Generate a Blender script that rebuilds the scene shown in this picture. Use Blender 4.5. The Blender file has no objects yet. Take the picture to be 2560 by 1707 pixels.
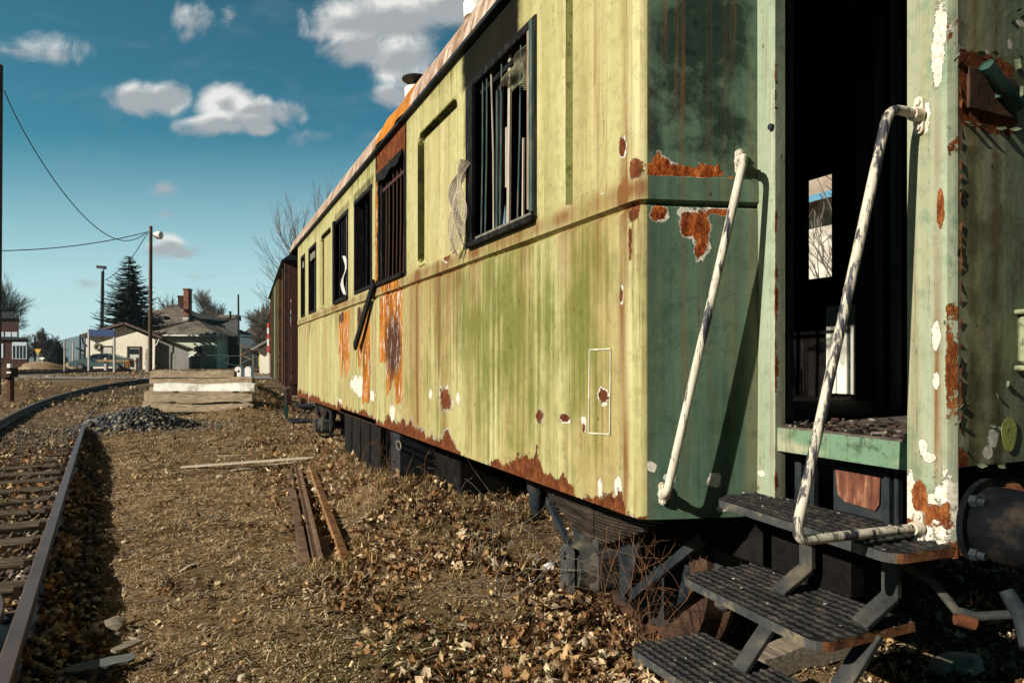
import bpy, math, random
import numpy as np
from mathutils import Vector, Matrix, noise as mnoise
random.seed(7); RNG = np.random.default_rng(7)
SC = bpy.context.scene
COL = SC.collection
R = math.radians
# ------------------------------------------------------------------ camera model (photo pixels 2560x1707)
EYE = 1.38; FPX = 1706.7; CX = 1280.0; HY = 902.0
TH = math.atan(778 / FPX)
FW = np.array([math.sin(TH), math.cos(TH), 0.0]); RT = np.array([math.cos(TH), -math.sin(TH), 0.0])
def ray(px, py):
    d = FW + RT * ((px - CX) / FPX); return np.array([d[0], d[1], (HY - py) / FPX])
def onX(px, py, X):
    d = ray(px, py); t = X / d[0]; return np.array([X, d[1] * t, EYE + d[2] * t])
def atZ(px, py, Z):
    d = ray(px, py); return np.array([d[0] * Z, d[1] * Z, EYE + d[2] * Z])
def Yside(px, X=1.5): return float(onX(px, 0, X)[1])
def zm(zx, zy): return zx / 3.075, 550 + zy / 3.075        # coordinates read off one enlargement
# ------------------------------------------------------------------ terrain
def sstep(a, b, x):
    t = np.clip((x - a) / (b - a), 0, 1); return t * t * (3 - 2 * t)
def hash2(ix, iy, s):
    h = np.sin(ix * 127.1 + iy * 311.7 + s * 74.7) * 43758.5453; return h - np.floor(h)
def vnoise(x, y, s=0):
    x = np.asarray(x, float); y = np.asarray(y, float)
    ix = np.floor(x); iy = np.floor(y); fx = x - ix; fy = y - iy
    fx = fx * fx * (3 - 2 * fx); fy = fy * fy * (3 - 2 * fy)
    a = hash2(ix, iy, s); b = hash2(ix + 1, iy, s); c = hash2(ix, iy + 1, s); d = hash2(ix + 1, iy + 1, s)
    return (a * (1 - fx) + b * fx) * (1 - fy) + (c * (1 - fx) + d * fx) * fy
def fbm(x, y, s=0, o=4):
    v = 0; a = .5; t = 0
    for k in range(o):
        v = v + a * vnoise(np.asarray(x) * 2 ** k, np.asarray(y) * 2 ** k, s + k); t += a; a *= .5
    return v / t
def terrain0(x, y):
    x = np.asarray(x, float); y = np.asarray(y, float)
    h = .58 * sstep(19, 46, y)
    h = h + .20 * sstep(.9, 1.5, x) * sstep(4.4, 6.0, y) * (1 - sstep(9.2, 11, y)) * (1 - sstep(2.2, 3.2, x))
    h = h + .10 * sstep(.9, 1.7, x) * (1 - sstep(9, 11, y)) * (1 - sstep(4, 6, x))
    h = h - .13 * sstep(1.6, 2.0, x) * (1 - sstep(4.0, 4.6, x)) * (1 - sstep(4.2, 5.2, y))
    h = h + .80 * np.exp(-((x - 1.15) / 1.0) ** 2 - ((y - 21.5) / 3.2) ** 2)
    return h
def terrain(x, y):
    near = 1 - sstep(30, 60, np.hypot(x, y))
    return terrain0(x, y) + near * (.05 * (fbm(np.asarray(x) * 1.3, np.asarray(y) * 1.3, 3) - .5) + .055 * (fbm(np.asarray(x) * 6, np.asarray(y) * 6, 9) - .5))
def ground(px, py, dz=0.0):
    d = ray(px, py); t0 = t = 1.0
    while t < 900:
        if EYE + d[2] * t < terrain0(d[0] * t, d[1] * t) + dz: break
        t0 = t; t *= 1.01
    for _ in range(30):
        m = (t0 + t) / 2
        if EYE + d[2] * m < terrain0(d[0] * m, d[1] * m) + dz: t = m
        else: t0 = m
    return np.array([d[0] * t, d[1] * t, EYE + d[2] * t])
# ------------------------------------------------------------------ materials
class NT:
    def __init__(s, name=None, tree=None):
        if tree is None:
            s.m = bpy.data.materials.new(name); s.m.use_nodes = True; s.t = s.m.node_tree
        else: s.t = tree
        s.t.nodes.clear(); s._co = None
    def n(s, typ, **kw):
        o = s.t.nodes.new(typ)
        for k, v in kw.items(): setattr(o, k, v)
        return o
    def put(s, sock, v):
        if v is None: return
        if isinstance(v, bpy.types.NodeSocket): s.t.links.new(v, sock)
        else:
            if sock.type == 'RGBA' and not hasattr(v, '__len__'): v = (v, v, v, 1)
            elif sock.type == 'RGBA' and len(v) == 3: v = tuple(v) + (1,)
            elif sock.type == 'VECTOR' and not hasattr(v, '__len__'): v = (v, v, v)
            sock.default_value = v
    def co(s):
        if s._co is None: s._co = s.n('ShaderNodeTexCoord').outputs['Object']
        return s._co
    def mp(s, scale=(1, 1, 1), loc=(0, 0, 0), rot=(0, 0, 0), vec=None):
        o = s.n('ShaderNodeMapping'); s.put(o.inputs['Vector'], vec or s.co()); s.put(o.inputs['Scale'], scale); s.put(o.inputs['Location'], loc); s.put(o.inputs['Rotation'], rot)
        return o.outputs[0]
    def noise(s, scale=5, det=4, rough=.55, vec=None, dist=0, color=False):
        o = s.n('ShaderNodeTexNoise'); s.put(o.inputs['Vector'], vec or s.co()); s.put(o.inputs['Scale'], scale); s.put(o.inputs['Detail'], det); s.put(o.inputs['Roughness'], rough); s.put(o.inputs['Distortion'], dist)
        return o.outputs['Color' if color else 'Fac']
    def vor(s, scale=5, vec=None, feature='F1', out='Distance', rnd=1):
        o = s.n('ShaderNodeTexVoronoi', feature=feature); s.put(o.inputs['Vector'], vec or s.co()); s.put(o.inputs['Scale'], scale); s.put(o.inputs['Randomness'], rnd)
        return o.outputs[out]
    def wave(s, scale=5, dist=1, vec=None, dr='X', typ='BANDS', prof='SIN', det=2):
        o = s.n('ShaderNodeTexWave', wave_type=typ, wave_profile=prof)
        o.bands_direction = dr
        s.put(o.inputs['Vector'], vec or s.co()); s.put(o.inputs['Scale'], scale); s.put(o.inputs['Distortion'], dist); s.put(o.inputs['Detail'], det)
        return o.outputs['Fac']
    def ramp(s, fac, *stops, interp='LINEAR'):
        o = s.n('ShaderNodeValToRGB'); o.color_ramp.interpolation = interp
        e = o.color_ramp.elements
        while len(e) < len(stops): e.new(.5)
        for k, (p, c) in enumerate(stops):
            e[k].position = p
            e[k].color = (c, c, c, 1) if not hasattr(c, '__len__') else tuple(c) + (1,)
        s.put(o.inputs[0], fac); return o.outputs[0]
    def mr(s, v, a, b, c=0, d=1, smooth=False):
        o = s.n('ShaderNodeMapRange', interpolation_type='SMOOTHSTEP' if smooth else 'LINEAR')
        s.put(o.inputs[0], v); s.put(o.inputs[1], a); s.put(o.inputs[2], b); s.put(o.inputs[3], c); s.put(o.inputs[4], d); return o.outputs[0]
    def math(s, op, a, b=None, c=None, clamp=False):
        o = s.n('ShaderNodeMath', operation=op, use_clamp=clamp); s.put(o.inputs[0], a); s.put(o.inputs[1], b); s.put(o.inputs[2], c); return o.outputs[0]
    def vm(s, op, a, b=None, out=0):
        o = s.n('ShaderNodeVectorMath', operation=op); s.put(o.inputs[0], a); s.put(o.inputs[1], b)
        return o.outputs['Value' if op in ('LENGTH', 'DOT_PRODUCT') else 'Vector']
    def mix(s, fac, a, b, blend='MIX'):
        o = s.n('ShaderNodeMix', data_type='RGBA', blend_type=blend); s.put(o.inputs[0], fac); s.put(o.inputs[6], a); s.put(o.inputs[7], b); return o.outputs[2]
    def attr(s, name, color=False):
        o = s.n('ShaderNodeAttribute', attribute_name=name); return o.outputs['Color' if color else 'Fac']
    def rnd(s): return s.n('ShaderNodeObjectInfo').outputs['Random']
    def bump(s, h, strength=.4, dist=.01, normal=None):
        o = s.n('ShaderNodeBump'); s.put(o.inputs['Height'], h); s.put(o.inputs['Strength'], strength); s.put(o.inputs['Distance'], dist); s.put(o.inputs['Normal'], normal); return o.outputs[0]
    def out(s, col, rough=.7, metal=0, normal=None, spec=.3, trans=None, alpha=None):
        b = s.n('ShaderNodeBsdfPrincipled'); s.put(b.inputs['Base Color'], col); s.put(b.inputs['Roughness'], rough); s.put(b.inputs['Metallic'], metal); s.put(b.inputs['Normal'], normal); s.put(b.inputs['Specular IOR Level'], spec)
        if alpha is not None: s.put(b.inputs['Alpha'], alpha)
        sh = b.outputs[0]
        if trans:
            t = s.n('ShaderNodeBsdfTranslucent'); s.put(t.inputs[0], col); mx = s.n('ShaderNodeMixShader'); mx.inputs[0].default_value = trans
            s.t.links.new(sh, mx.inputs[1]); s.t.links.new(t.outputs[0], mx.inputs[2]); sh = mx.outputs[0]
        o = s.n('ShaderNodeOutputMaterial'); s.t.links.new(sh, o.inputs[0]); return s.m
# ------------------------------------------------------------------ mesh builder
def basis(d):
    d = np.asarray(d, float); d = d / (np.linalg.norm(d) + 1e-12)
    a = np.array([0, 0, 1.0]) if abs(d[2]) < .9 else np.array([1.0, 0, 0])
    u = np.cross(a, d); u /= np.linalg.norm(u); return u, np.cross(d, u)
class MB:
    def __init__(s): s.v = []; s.f = []; s.m = []
    def add(s, vs, fs, mat=0):
        o = len(s.v); s.v.extend([tuple(map(float, p)) for p in vs]); s.f.extend([tuple(i + o for i in f) for f in fs]); s.m.extend([mat] * len(fs)); return s
    def box(s, c, size, rot=None, mat=0, ch=0.0):
        x, y, z = [q / 2 for q in size]
        if ch <= 0:
            P = [(-x, -y, -z), (x, -y, -z), (x, y, -z), (-x, y, -z), (-x, -y, z), (x, -y, z), (x, y, z), (-x, y, z)]
            F = [(0, 3, 2, 1), (4, 5, 6, 7), (0, 1, 5, 4), (1, 2, 6, 5), (2, 3, 7, 6), (3, 0, 4, 7)]
        else:
            P = []; 
            for sz, k in ((-z, ch), (-z + ch, 0), (z - ch, 0), (z, ch)):
                P += [(-x + k + ch * (k == 0), -y + k, sz), (x - k - ch * (k == 0), -y + k, sz), (x - k, -y + k + ch * (k == 0), sz), (x - k, y - k - ch * (k == 0), sz), (x - k - ch * (k == 0), y - k, sz), (-x + k + ch * (k == 0), y - k, sz), (-x + k, y - k - ch * (k == 0), sz), (-x + k, -y + k + ch * (k == 0), sz)]
            F = [tuple(range(7, -1, -1)), tuple(range(24, 32))]
            for r in range(3): F += [(r * 8 + i, r * 8 + (i + 1) % 8, r * 8 + 8 + (i + 1) % 8, r * 8 + 8 + i) for i in range(8)]
        P = np.array(P)
        if rot is not None: P = P @ np.array(rot.to_3x3() if hasattr(rot, 'to_3x3') else rot).T
        return s.add(P + np.array(c), F, mat)
    def bar(s, a, b, w, h, mat=0, up=(0, 0, 1), ch=0.0):
        a = np.array(a, float); b = np.array(b, float); d = b - a; L = np.linalg.norm(d); d /= L
        u = np.cross(d, up)
        if np.linalg.norm(u) < 1e-6: u = np.array([1.0, 0, 0])
        u /= np.linalg.norm(u); v = np.cross(u, d)
        return s.box((a + b) / 2, (w, L, h), np.array([u, d, v]).T, mat, ch)
    def tube(s, pts, r, n=8, cap=True, mat=0):
        pts = np.array(pts, float); k = len(pts); rr = np.broadcast_to(np.asarray(r, float), (k,))
        V = []; u = None
        for i in range(k):
            d = pts[min(i + 1, k - 1)] - pts[max(i - 1, 0)]; d = d / (np.linalg.norm(d) + 1e-12)
            if u is None: u, v = basis(d)
            else:
                u = u - d * np.dot(u, d); u /= np.linalg.norm(u) + 1e-12; v = np.cross(d, u)
            for j in range(n):
                a = 2 * math.pi * j / n; V.append(pts[i] + rr[i] * (u * math.cos(a) + v * math.sin(a)))
        F = [(i * n + j, i * n + (j + 1) % n, (i + 1) * n + (j + 1) % n, (i + 1) * n + j) for i in range(k - 1) for j in range(n)]
        if cap: F += [tuple(range(n - 1, -1, -1)), tuple((k - 1) * n + j for j in range(n))]
        return s.add(V, F, mat)
    def lathe(s, o, d, prof, n=20, mat=0, cap=True):
        o = np.array(o, float); d = np.array(d, float); d /= np.linalg.norm(d); u, v = basis(d); V = []
        for t, r in prof:
            for j in range(n):
                a = 2 * math.pi * j / n; V.append(o + d * t + max(r, 1e-4) * (u * math.cos(a) + v * math.sin(a)))
        k = len(prof)
        F = [(i * n + j, i * n + (j + 1) % n, (i + 1) * n + (j + 1) % n, (i + 1) * n + j) for i in range(k - 1) for j in range(n)]
        if cap: F += [tuple(range(n - 1, -1, -1)), tuple((k - 1) * n + j for j in range(n))]
        return s.add(V, F, mat)
    def prism(s, poly, ext, mat=0):
        """closed 3-D polygon swept by vector ext"""
        P = [np.array(p, float) for p in poly]; n = len(P); e = np.array(ext, float)
        return s.add(P + [p + e for p in P], [tuple(range(n - 1, -1, -1)), tuple(range(n, 2 * n))] + [(i, (i + 1) % n, n + (i + 1) % n, n + i) for i in range(n)], mat)
    def build(s, name, mats, parent=None, local=False, angle=35, bevel=0):
        me = bpy.data.meshes.new(name)
        V = np.array(s.v, float).reshape(-1, 3)
        if parent is not None and not local: V = V - np.array(wloc(parent))
        me.from_pydata([tuple(p) for p in V], [], s.f)
        mats = mats if isinstance(mats, (list, tuple)) else [mats]
        for q in mats: me.materials.append(q)
        if len(mats) > 1: me.polygons.foreach_set('material_index', s.m)
        return link(name, me, parent, angle)
def link(name, me, parent=None, angle=35):
    me.polygons.foreach_set('use_smooth', [True] * len(me.polygons))
    me.update()
    if angle: me.set_sharp_from_angle(angle=R(angle))
    o = bpy.data.objects.new(name, me); COL.objects.link(o)
    if parent is not None: o.parent = parent
    return o
def wloc(o):
    p = Vector((0, 0, 0))
    while o is not None: p = p + o.location; o = o.parent
    return p
def tag(o, label=None, cat=None, group=None, kind=None):
    for k, v in (('label', label), ('category', cat), ('group', group), ('kind', kind)):
        if v: o[k] = v
    return o
def thing(name, label, cat, loc=(0, 0, 0), rz=0, group=None):
    o = bpy.data.objects.new(name, None); COL.objects.link(o); o.empty_display_size = .2
    o.location = tuple(map(float, loc)); o.rotation_euler = (0, 0, rz); return tag(o, label, cat, group)
def kids(o): return [c for c in bpy.data.objects if c.parent == o]
def copy_tree(o, parent=None):
    c = o.copy(); COL.objects.link(c); c.parent = parent
    for ch in kids(o): copy_tree(ch, c)
    return c
def np_mesh(name, V, F, mats, attrs=None, smooth=True, midx=None, angle=None):
    """fast mesh from numpy arrays; F (n,3) or (n,4); attrs {name: per-vertex float or rgb array}"""
    me = bpy.data.meshes.new(name); n, k = F.shape
    me.vertices.add(len(V)); me.vertices.foreach_set('co', np.ascontiguousarray(V, np.float32).ravel())
    me.loops.add(n * k); me.loops.foreach_set('vertex_index', np.ascontiguousarray(F, np.int32).ravel())
    me.polygons.add(n); me.polygons.foreach_set('loop_start', np.arange(0, n * k, k, dtype=np.int32)); me.polygons.foreach_set('loop_total', np.full(n, k, np.int32))
    if smooth: me.polygons.foreach_set('use_smooth', np.ones(n, bool))
    for q in (mats if isinstance(mats, (list, tuple)) else [mats]): me.materials.append(q)
    if midx is not None: me.polygons.foreach_set('material_index', np.ascontiguousarray(midx, np.int32))
    for a, d in (attrs or {}).items():
        d = np.asarray(d, np.float32)
        if d.ndim == 1:
            at = me.attributes.new(a, 'FLOAT', 'POINT'); at.data.foreach_set('value', d)
        else:
            at = me.attributes.new(a, 'FLOAT_COLOR', 'POINT'); at.data.foreach_set('color', np.concatenate([d, np.ones((len(d), 1), np.float32)], 1).ravel())
    me.update(calc_edges=True); me.validate()
    if angle: me.set_sharp_from_angle(angle=R(angle))
    return me
def np_obj(name, me, parent=None):
    o = bpy.data.objects.new(name, me); COL.objects.link(o)
    if parent is not None: o.parent = parent
    return o
# ------------------------------------------------------------------ plain materials
def m_mottle(name, c1, c2, scale=6, rough=.75, bump=.3, bscale=None, stretch=(1, 1, 1), c3=None, metal=0, spec=.3, bd=.004):
    t = NT(name); v = t.mp(stretch)
    f = t.noise(scale, 6, .65, v)
    stops = [(.3, c1), (.68, c2)] if c3 is None else [(.3, c1), (.52, c2), (.68, c3)]
    c = t.ramp(f, *stops)
    h = t.noise(bscale or scale * 4, 5, .7, v)
    return t.out(c, rough, metal, t.bump(h, bump, bd), spec)
M = {}
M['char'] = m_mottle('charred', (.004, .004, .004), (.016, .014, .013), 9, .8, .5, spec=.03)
M['black_iron'] = m_mottle('black_iron', (.008, .010, .013), (.022, .028, .034), 7, .6, .6, c3=(.045, .04, .036), spec=.1)
M['iron_dust'] = m_mottle('dusty_iron', (.012, .014, .016), (.045, .045, .042), 8, .7, .7, c3=(.12, .095, .065))
M['rust'] = m_mottle('rust', (.035, .012, .006), (.11, .036, .013), 9, .85, .6, c3=(.20, .075, .025))
M['rust_dark'] = m_mottle('dark_rust', (.018, .010, .008), (.05, .024, .014), 10, .85, .6, c3=(.09, .045, .024))
M['wood_grey'] = m_mottle('weathered_wood', (.07, .055, .038), (.22, .18, .13), 5, .9, .6, stretch=(1, 14, 14), c3=(.32, .28, .21))
M['wood_y'] = m_mottle('weathered_wood_long', (.07, .055, .038), (.2, .165, .12), 5, .9, .6, stretch=(14, 1, 14), c3=(.32, .27, .2))
M['concrete'] = m_mottle('concrete', (.16, .14, .11), (.34, .31, .25), 5, .9, .5, c3=(.42, .39, .33))
M['white'] = m_mottle('white_paint', (.55, .54, .5), (.82, .81, .77), 7, .6, .2, c3=(.85, .84, .8))
M['bark'] = m_mottle('bark', (.02, .016, .012), (.07, .055, .042), 12, .9, .5)
M['twig'] = m_mottle('twig', (.07, .06, .05), (.16, .135, .11), 3, .9, .1)
M['wire'] = m_mottle('wire', (.008, .010, .012), (.02, .024, .028), 4, .5, .0)
def m_pole():
    t = NT('pole_wood'); v = t.mp((9, 9, .6)); f = t.noise(3, 6, .65, v)
    c = t.ramp(f, (.3, (.03, .018, .012)), (.55, (.10, .06, .038)), (.75, (.2, .14, .095)))
    return t.out(c, .85, 0, t.bump(f, .5, .01))
M['pole'] = m_pole()
def m_rail():
    t = NT('rail_steel'); f = t.noise(7, 6, .65)
    c = t.ramp(f, (.3, (.022, .012, .009)), (.55, (.055, .030, .021)), (.75, (.10, .055, .035)))
    g = t.n('ShaderNodeNewGeometry'); up = t.vm('DOT_PRODUCT', g.outputs['Normal'], (0, 0, 1))
    k = t.mr(up, .8, .97); c = t.mix(t.math('MULTIPLY', k, t.mr(t.noise(3, 4), .3, .7, .35, 1)), c, (.15, .10, .085))
    return t.out(c, t.mr(k, 0, 1, .75, .42), t.mr(k, 0, 1, 0, .35), t.bump(t.noise(60, 4), .2, .002), .5)
M['rail'] = m_rail()
def m_render(name, c1, c2, dirt):
    t = NT(name); f = t.noise(.7, 6, .7); c = t.ramp(f, (.35, c1), (.65, c2))
    st = t.noise(1.2, 5, .7, t.mp((3, 3, .5))); c = t.mix(t.mr(st, .5, .75, 0, .6), c, dirt)
    return t.out(c, .95, 0, t.bump(t.noise(8, 6), .3, .02), .1)
M['cream'] = m_render('cream_render', (.70, .64, .52), (.82, .76, .63), (.42, .36, .26))
M['cream_grey'] = m_render('grey_shade_render', (.20, .20, .185), (.28, .275, .25), (.12, .11, .095))
M['mint'] = m_render('mint_render', (.50, .56, .43), (.62, .67, .53), (.36, .38, .29))
M['yellow_wall'] = m_render('yellow_render', (.5, .36, .08), (.58, .44, .13), (.25, .16, .06))
def m_slate():
    t = NT('slate_roof'); v = t.mp((1, 1, 2.6)); f = t.noise(.55, 6, .7, t.mp((1, 1, 1.6)), 1.5)
    b = t.vor(3.2, v, out='Color'); b2 = t.math('MULTIPLY', t.vm('DOT_PRODUCT', b, (.33, .33, .33)), 1)
    c = t.ramp(f, (.34, (.10, .097, .092)), (.52, (.22, .195, .165)), (.66, (.38, .33, .26)))
    c = t.mix(.55, c, t.ramp(b2, (.2, (.04, .04, .04)), (.8, (.3, .26, .2))), 'OVERLAY')
    return t.out(c, .9, 0, t.bump(b2, .4, .03), .1)
M['slate'] = m_slate()
def m_brick(name, c1, c2, mort, sc=3.3):
    t = NT(name); o = t.n('ShaderNodeTexBrick'); g = t.n('ShaderNodeSeparateXYZ'); t.put(g.inputs[0], t.co())
    cb = t.n('ShaderNodeCombineXYZ'); t.put(cb.inputs[0], t.math('ADD', g.outputs[0], g.outputs[1])); t.put(cb.inputs[1], g.outputs[2])
    t.put(o.inputs['Vector'], cb.outputs[0]); t.put(o.inputs['Color1'], c1); t.put(o.inputs['Color2'], c2); t.put(o.inputs['Mortar'], mort); t.put(o.inputs['Scale'], sc); t.put(o.inputs['Mortar Size'], .02)
    c = t.mix(.5, o.outputs[0], t.ramp(t.noise(1.2, 5, .7), (.3, .25), (.7, .75)), 'OVERLAY')
    return t.out(c, .9, 0, None, .1)
M['brick'] = m_brick('brick', (.24, .085, .045), (.15, .05, .03), (.2, .16, .12))
M['brick_dark'] = m_brick('dark_brick', (.075, .03, .022), (.04, .018, .014), (.06, .045, .035))
def m_flat(name, c, rough=.6, metal=0, var=.25, spec=.4):
    return m_mottle(name, tuple(q * (1 - var) for q in c), tuple(q * (1 + var) for q in c), 4, rough, .08, spec=spec, metal=metal)
M['frame_brown'] = m_flat('brown_frame', (.07, .035, .025))
M['glass_dark'] = m_flat('dark_glass', (.012, .016, .02), .08, 0, .2, .8)
M['curtain'] = m_flat('pale_curtain', (.5, .48, .44))
M['sign_blue'] = m_flat('blue_board', (.014, .04, .15), .45)
M['sign_grey'] = m_flat('grey_post', (.42, .41, .38))
M['car_paint'] = m_flat('car_paint', (.10, .16, .165), .28, .3, .06, .6)
M['tyre'] = m_flat('tyre', (.012, .012, .012), .8)
M['alloy'] = m_flat('alloy', (.3, .3, .3), .35, .6)
M['lamp_white'] = m_flat('lamp_shell', (.62, .62, .6), .4)
M['lamp_red'] = m_flat('red_lens', (.25, .02, .015), .3)
M['orange_wood'] = m_flat('orange_plank', (.32, .15, .04))
M['red'] = m_flat('red_paint', (.55, .06, .03))
M['yellow'] = m_flat('yellow_sign', (.65, .36, .03))
M['green_metal'] = m_flat('green_metal', (.02, .055, .045))
M['gutter'] = m_flat('zinc', (.45, .46, .45), .45, .3)
M['white_band'] = m_flat('white_cladding', (.42, .48, .55))
M['bollard'] = M['white']
# ------------------------------------------------------------------ world and sun
SUN_EL, SUN_A = R(27), R(8)           # light travels (cos A, sin A) in plan
w = bpy.data.worlds.new('World'); SC.world = w; w.use_nodes = True
t = NT(tree=w.node_tree)
sky = t.n('ShaderNodeTexSky', sky_type='NISHITA'); sky.sun_disc = False; sky.sun_elevation = SUN_EL
sky.sun_rotation = math.atan2(-math.cos(SUN_A), -math.sin(SUN_A)) % (2 * math.pi)
sky.altitude = 150; sky.air_density = 1.0; sky.dust_density = .6; sky.ozone_density = 2.0
gen = t.n('ShaderNodeTexCoord').outputs['Generated']
df = t.math('MAXIMUM', t.vm('DOT_PRODUCT', gen, tuple(FW)), .02)
u = t.math('DIVIDE', t.vm('DOT_PRODUCT', gen, tuple(RT)), df); vv = t.math('DIVIDE', t.vm('DOT_PRODUCT', gen, (0, 0, 1)), df)
cb = t.n('ShaderNodeCombineXYZ'); t.put(cb.inputs[0], u); t.put(cb.inputs[1], vv); P2 = cb.outputs[0]
# cloud lobes: centre and radii as directions (photo pixels turned into fixed azimuth / elevation tangents), weight
LOBES = [(345, 248, 95, 52, 1), (415, 242, 66, 48, .95), (375, 262, 80, 36, .75),
         (570, 262, 80, 62, 1), (630, 285, 110, 58, 1), (550, 305, 66, 36, .85), (570, 316, 120, 30, .75), (700, 285, 95, 48, .75), (650, 322, 70, 24, .95),
         (880, 60, 130, 85, 1), (990, 40, 170, 100, 1.1), (1130, 10, 200, 90, 1), (900, 120, 130, 55, .9), (1010, 150, 110, 80, 1), (1060, 215, 110, 70, .9), (990, 235, 70, 35, .7), (1300, -80, 250, 130, 1), (800, 85, 60, 30, .55),
         (478, 48, 56, 46, .52), (470, 85, 40, 28, .36), (575, 45, 26, 40, .26), (50, 128, 150, 38, .30), (140, 140, 60, 22, .28),
         (412, 470, 52, 26, .62), (380, 482, 60, 18, .42), (410, 536, 46, 18, .5), (430, 610, 52, 32, .85), (460, 632, 62, 22, .72), (400, 625, 55, 28, .6),
         (220, 710, 50, 18, .42), (80, 765, 60, 14, .35), (530, 690, 60, 14, .36), (800, 340, 110, 30, .36),
         (-300, 350, 260, 110, .9), (-700, 150, 300, 120, .9), (2900, 100, 400, 160, 1), (3600, 400, 420, 120, .9)]
def field(vec):
    acc = None
    for (px, py, rx, ry, wt) in LOBES:
        d = t.vm('SUBTRACT', vec, ((px - CX) / FPX, (HY - py) / FPX, 0)); d = t.vm('MULTIPLY', d, (FPX / rx / 1.08, FPX / ry / 1.08, 0))
        f = t.math('MULTIPLY', t.math('SUBTRACT', 1.0, t.vm('LENGTH', d)), wt)
        acc = f if acc is None else t.math('SMOOTH_MAX', acc, f, .10)
    return acc
nz = t.noise(9.5, 11, .63, P2, .5); nz_up = t.noise(7.5, 5, .50, t.vm('ADD', P2, (-.016, .022, 0)), .15)
f0 = field(P2)
dens = t.mr(t.math('ADD', f0, t.math('MULTIPLY', t.math('SUBTRACT', nz, .50), 1.7)), .04, .62, 0, 1, True)
inside = t.mr(t.math('ADD', f0, t.math('MULTIPLY', t.math('SUBTRACT', nz, .5), 1.2)), .25, 1.0)
f1 = field(t.vm('ADD', P2, (.012, -.020, 0)))
lit = t.math('ADD', t.mr(t.math('SUBTRACT', nz, nz_up), -.12, .12, .15, .75), t.math('MULTIPLY', t.math('SUBTRACT', f1, f0), 1.6))
lit = t.math('ADD', lit, t.math('MULTIPLY', inside, -.12))
wisps = t.mr(t.noise(5, 8, .62, t.vm('MULTIPLY', P2, (1, 3.2, 1)), .6), .52, .8, 0, .16)
skyc = t.mix(1.0, sky.outputs[0], (.22, .98, .93, 1), 'MULTIPLY')
cc = t.ramp(lit, (.0, (4.6, 4.8, 5.0)), (.38, (6.6, 6.6, 6.5)), (.75, (10.0, 9.8, 9.4)))
hz = t.mr(vv, -.02, .34, 1, 0)
gs = t.n('ShaderNodeSeparateXYZ'); t.put(gs.inputs[0], gen); el_ = t.ramp(gs.outputs[2], (0, 1.0), (.25, 1.0), (.48, .78), (1, .14))
back = t.mr(t.vm('DOT_PRODUCT', gen, tuple(FW)), -.3, .55, .16, 1, True)
skyc = t.mix(1.0, skyc, el_, 'MULTIPLY')
skyc = t.mix(t.math('MULTIPLY', t.math('POWER', hz, 1.35), .94), skyc, (10.0, 12.6, 13.0, 1))
skyc = t.mix(wisps, skyc, (4.5, 5, 5.2, 1))
final = t.mix(t.math('MULTIPLY', dens, .93), skyc, cc); final = t.mix(1.0, final, back, 'MULTIPLY')
bg = t.n('ShaderNodeBackground'); t.put(bg.inputs[0], final); bg.inputs[1].default_value = .062
t.t.links.new(bg.outputs[0], t.n('ShaderNodeOutputWorld').inputs[0])
sl = bpy.data.lights.new('sun', 'SUN'); sl.energy = 5.0; sl.angle = R(.5); sl.color = (1, .93, .80)
so = bpy.data.objects.new('sun', sl); COL.objects.link(so)
so.rotation_euler = Vector((math.cos(SUN_A) * math.cos(SUN_EL), math.sin(SUN_A) * math.cos(SUN_EL), -math.sin(SUN_EL))).to_track_quat('-Z', 'Y').to_euler()
so.location = (-20, -5, 30)
cam = bpy.data.cameras.new('camera'); co_ = bpy.data.objects.new('camera', cam); COL.objects.link(co_)
co_.location = (0, 0, EYE); co_.rotation_euler = (R(90), 0, -TH); cam.sensor_width = 36; cam.lens = 36 * FPX / 2560
cam.shift_y = (HY - 1707 / 2) / 2560; cam.clip_end = 9000; cam.clip_start = .05; SC.camera = co_
SC.view_settings.view_transform = 'Standard'; SC.view_settings.look = 'None'; SC.view_settings.gamma = 1; SC.view_settings.exposure = .55
SC.cycles.max_bounces = 6; SC.cycles.diffuse_bounces = 2; SC.cycles.transparent_max_bounces = 12
# ------------------------------------------------------------------ track line
RP = [(9, 1707), (90, 1406), (155, 1234), (207, 1068), (225, 1031), (250, 1002)]
LP = [(0, 1057), (130, 992), (202, 973), (260, 961), (304, 955)]
rpts = [ground(px, py, .16) for px, py in RP]; lpts = [ground(px, py, .16) for px, py in LP]
LS = np.polyfit([p[1] for p in rpts[:4]], [p[0] for p in rpts[:4]], 1); YK = 13.0
_y = np.array([p[1] for p in rpts[4:]] + [p[1] for p in lpts]); _x = np.array([p[0] for p in rpts[4:]] + [p[0] + 1.51 for p in lpts]); _q = _y - YK
CF = np.linalg.lstsq(np.stack([_q ** 2, _q ** 3], 1), _x - np.polyval(LS, YK) - LS[0] * _q, rcond=None)[0]
YEND = float(max(_y)) + 3
def rail_x(y):
    y = np.asarray(y, float); q = np.clip(y, YK, YEND) - YK; d = 2 * CF[0] * q + 3 * CF[1] * q ** 2
    return np.polyval(LS, y) + CF[0] * q ** 2 + CF[1] * q ** 3 + np.maximum(y - YEND, 0) * d
def rail_dx(y): return float(rail_x(y + .05) - rail_x(y - .05)) / .1
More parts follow.
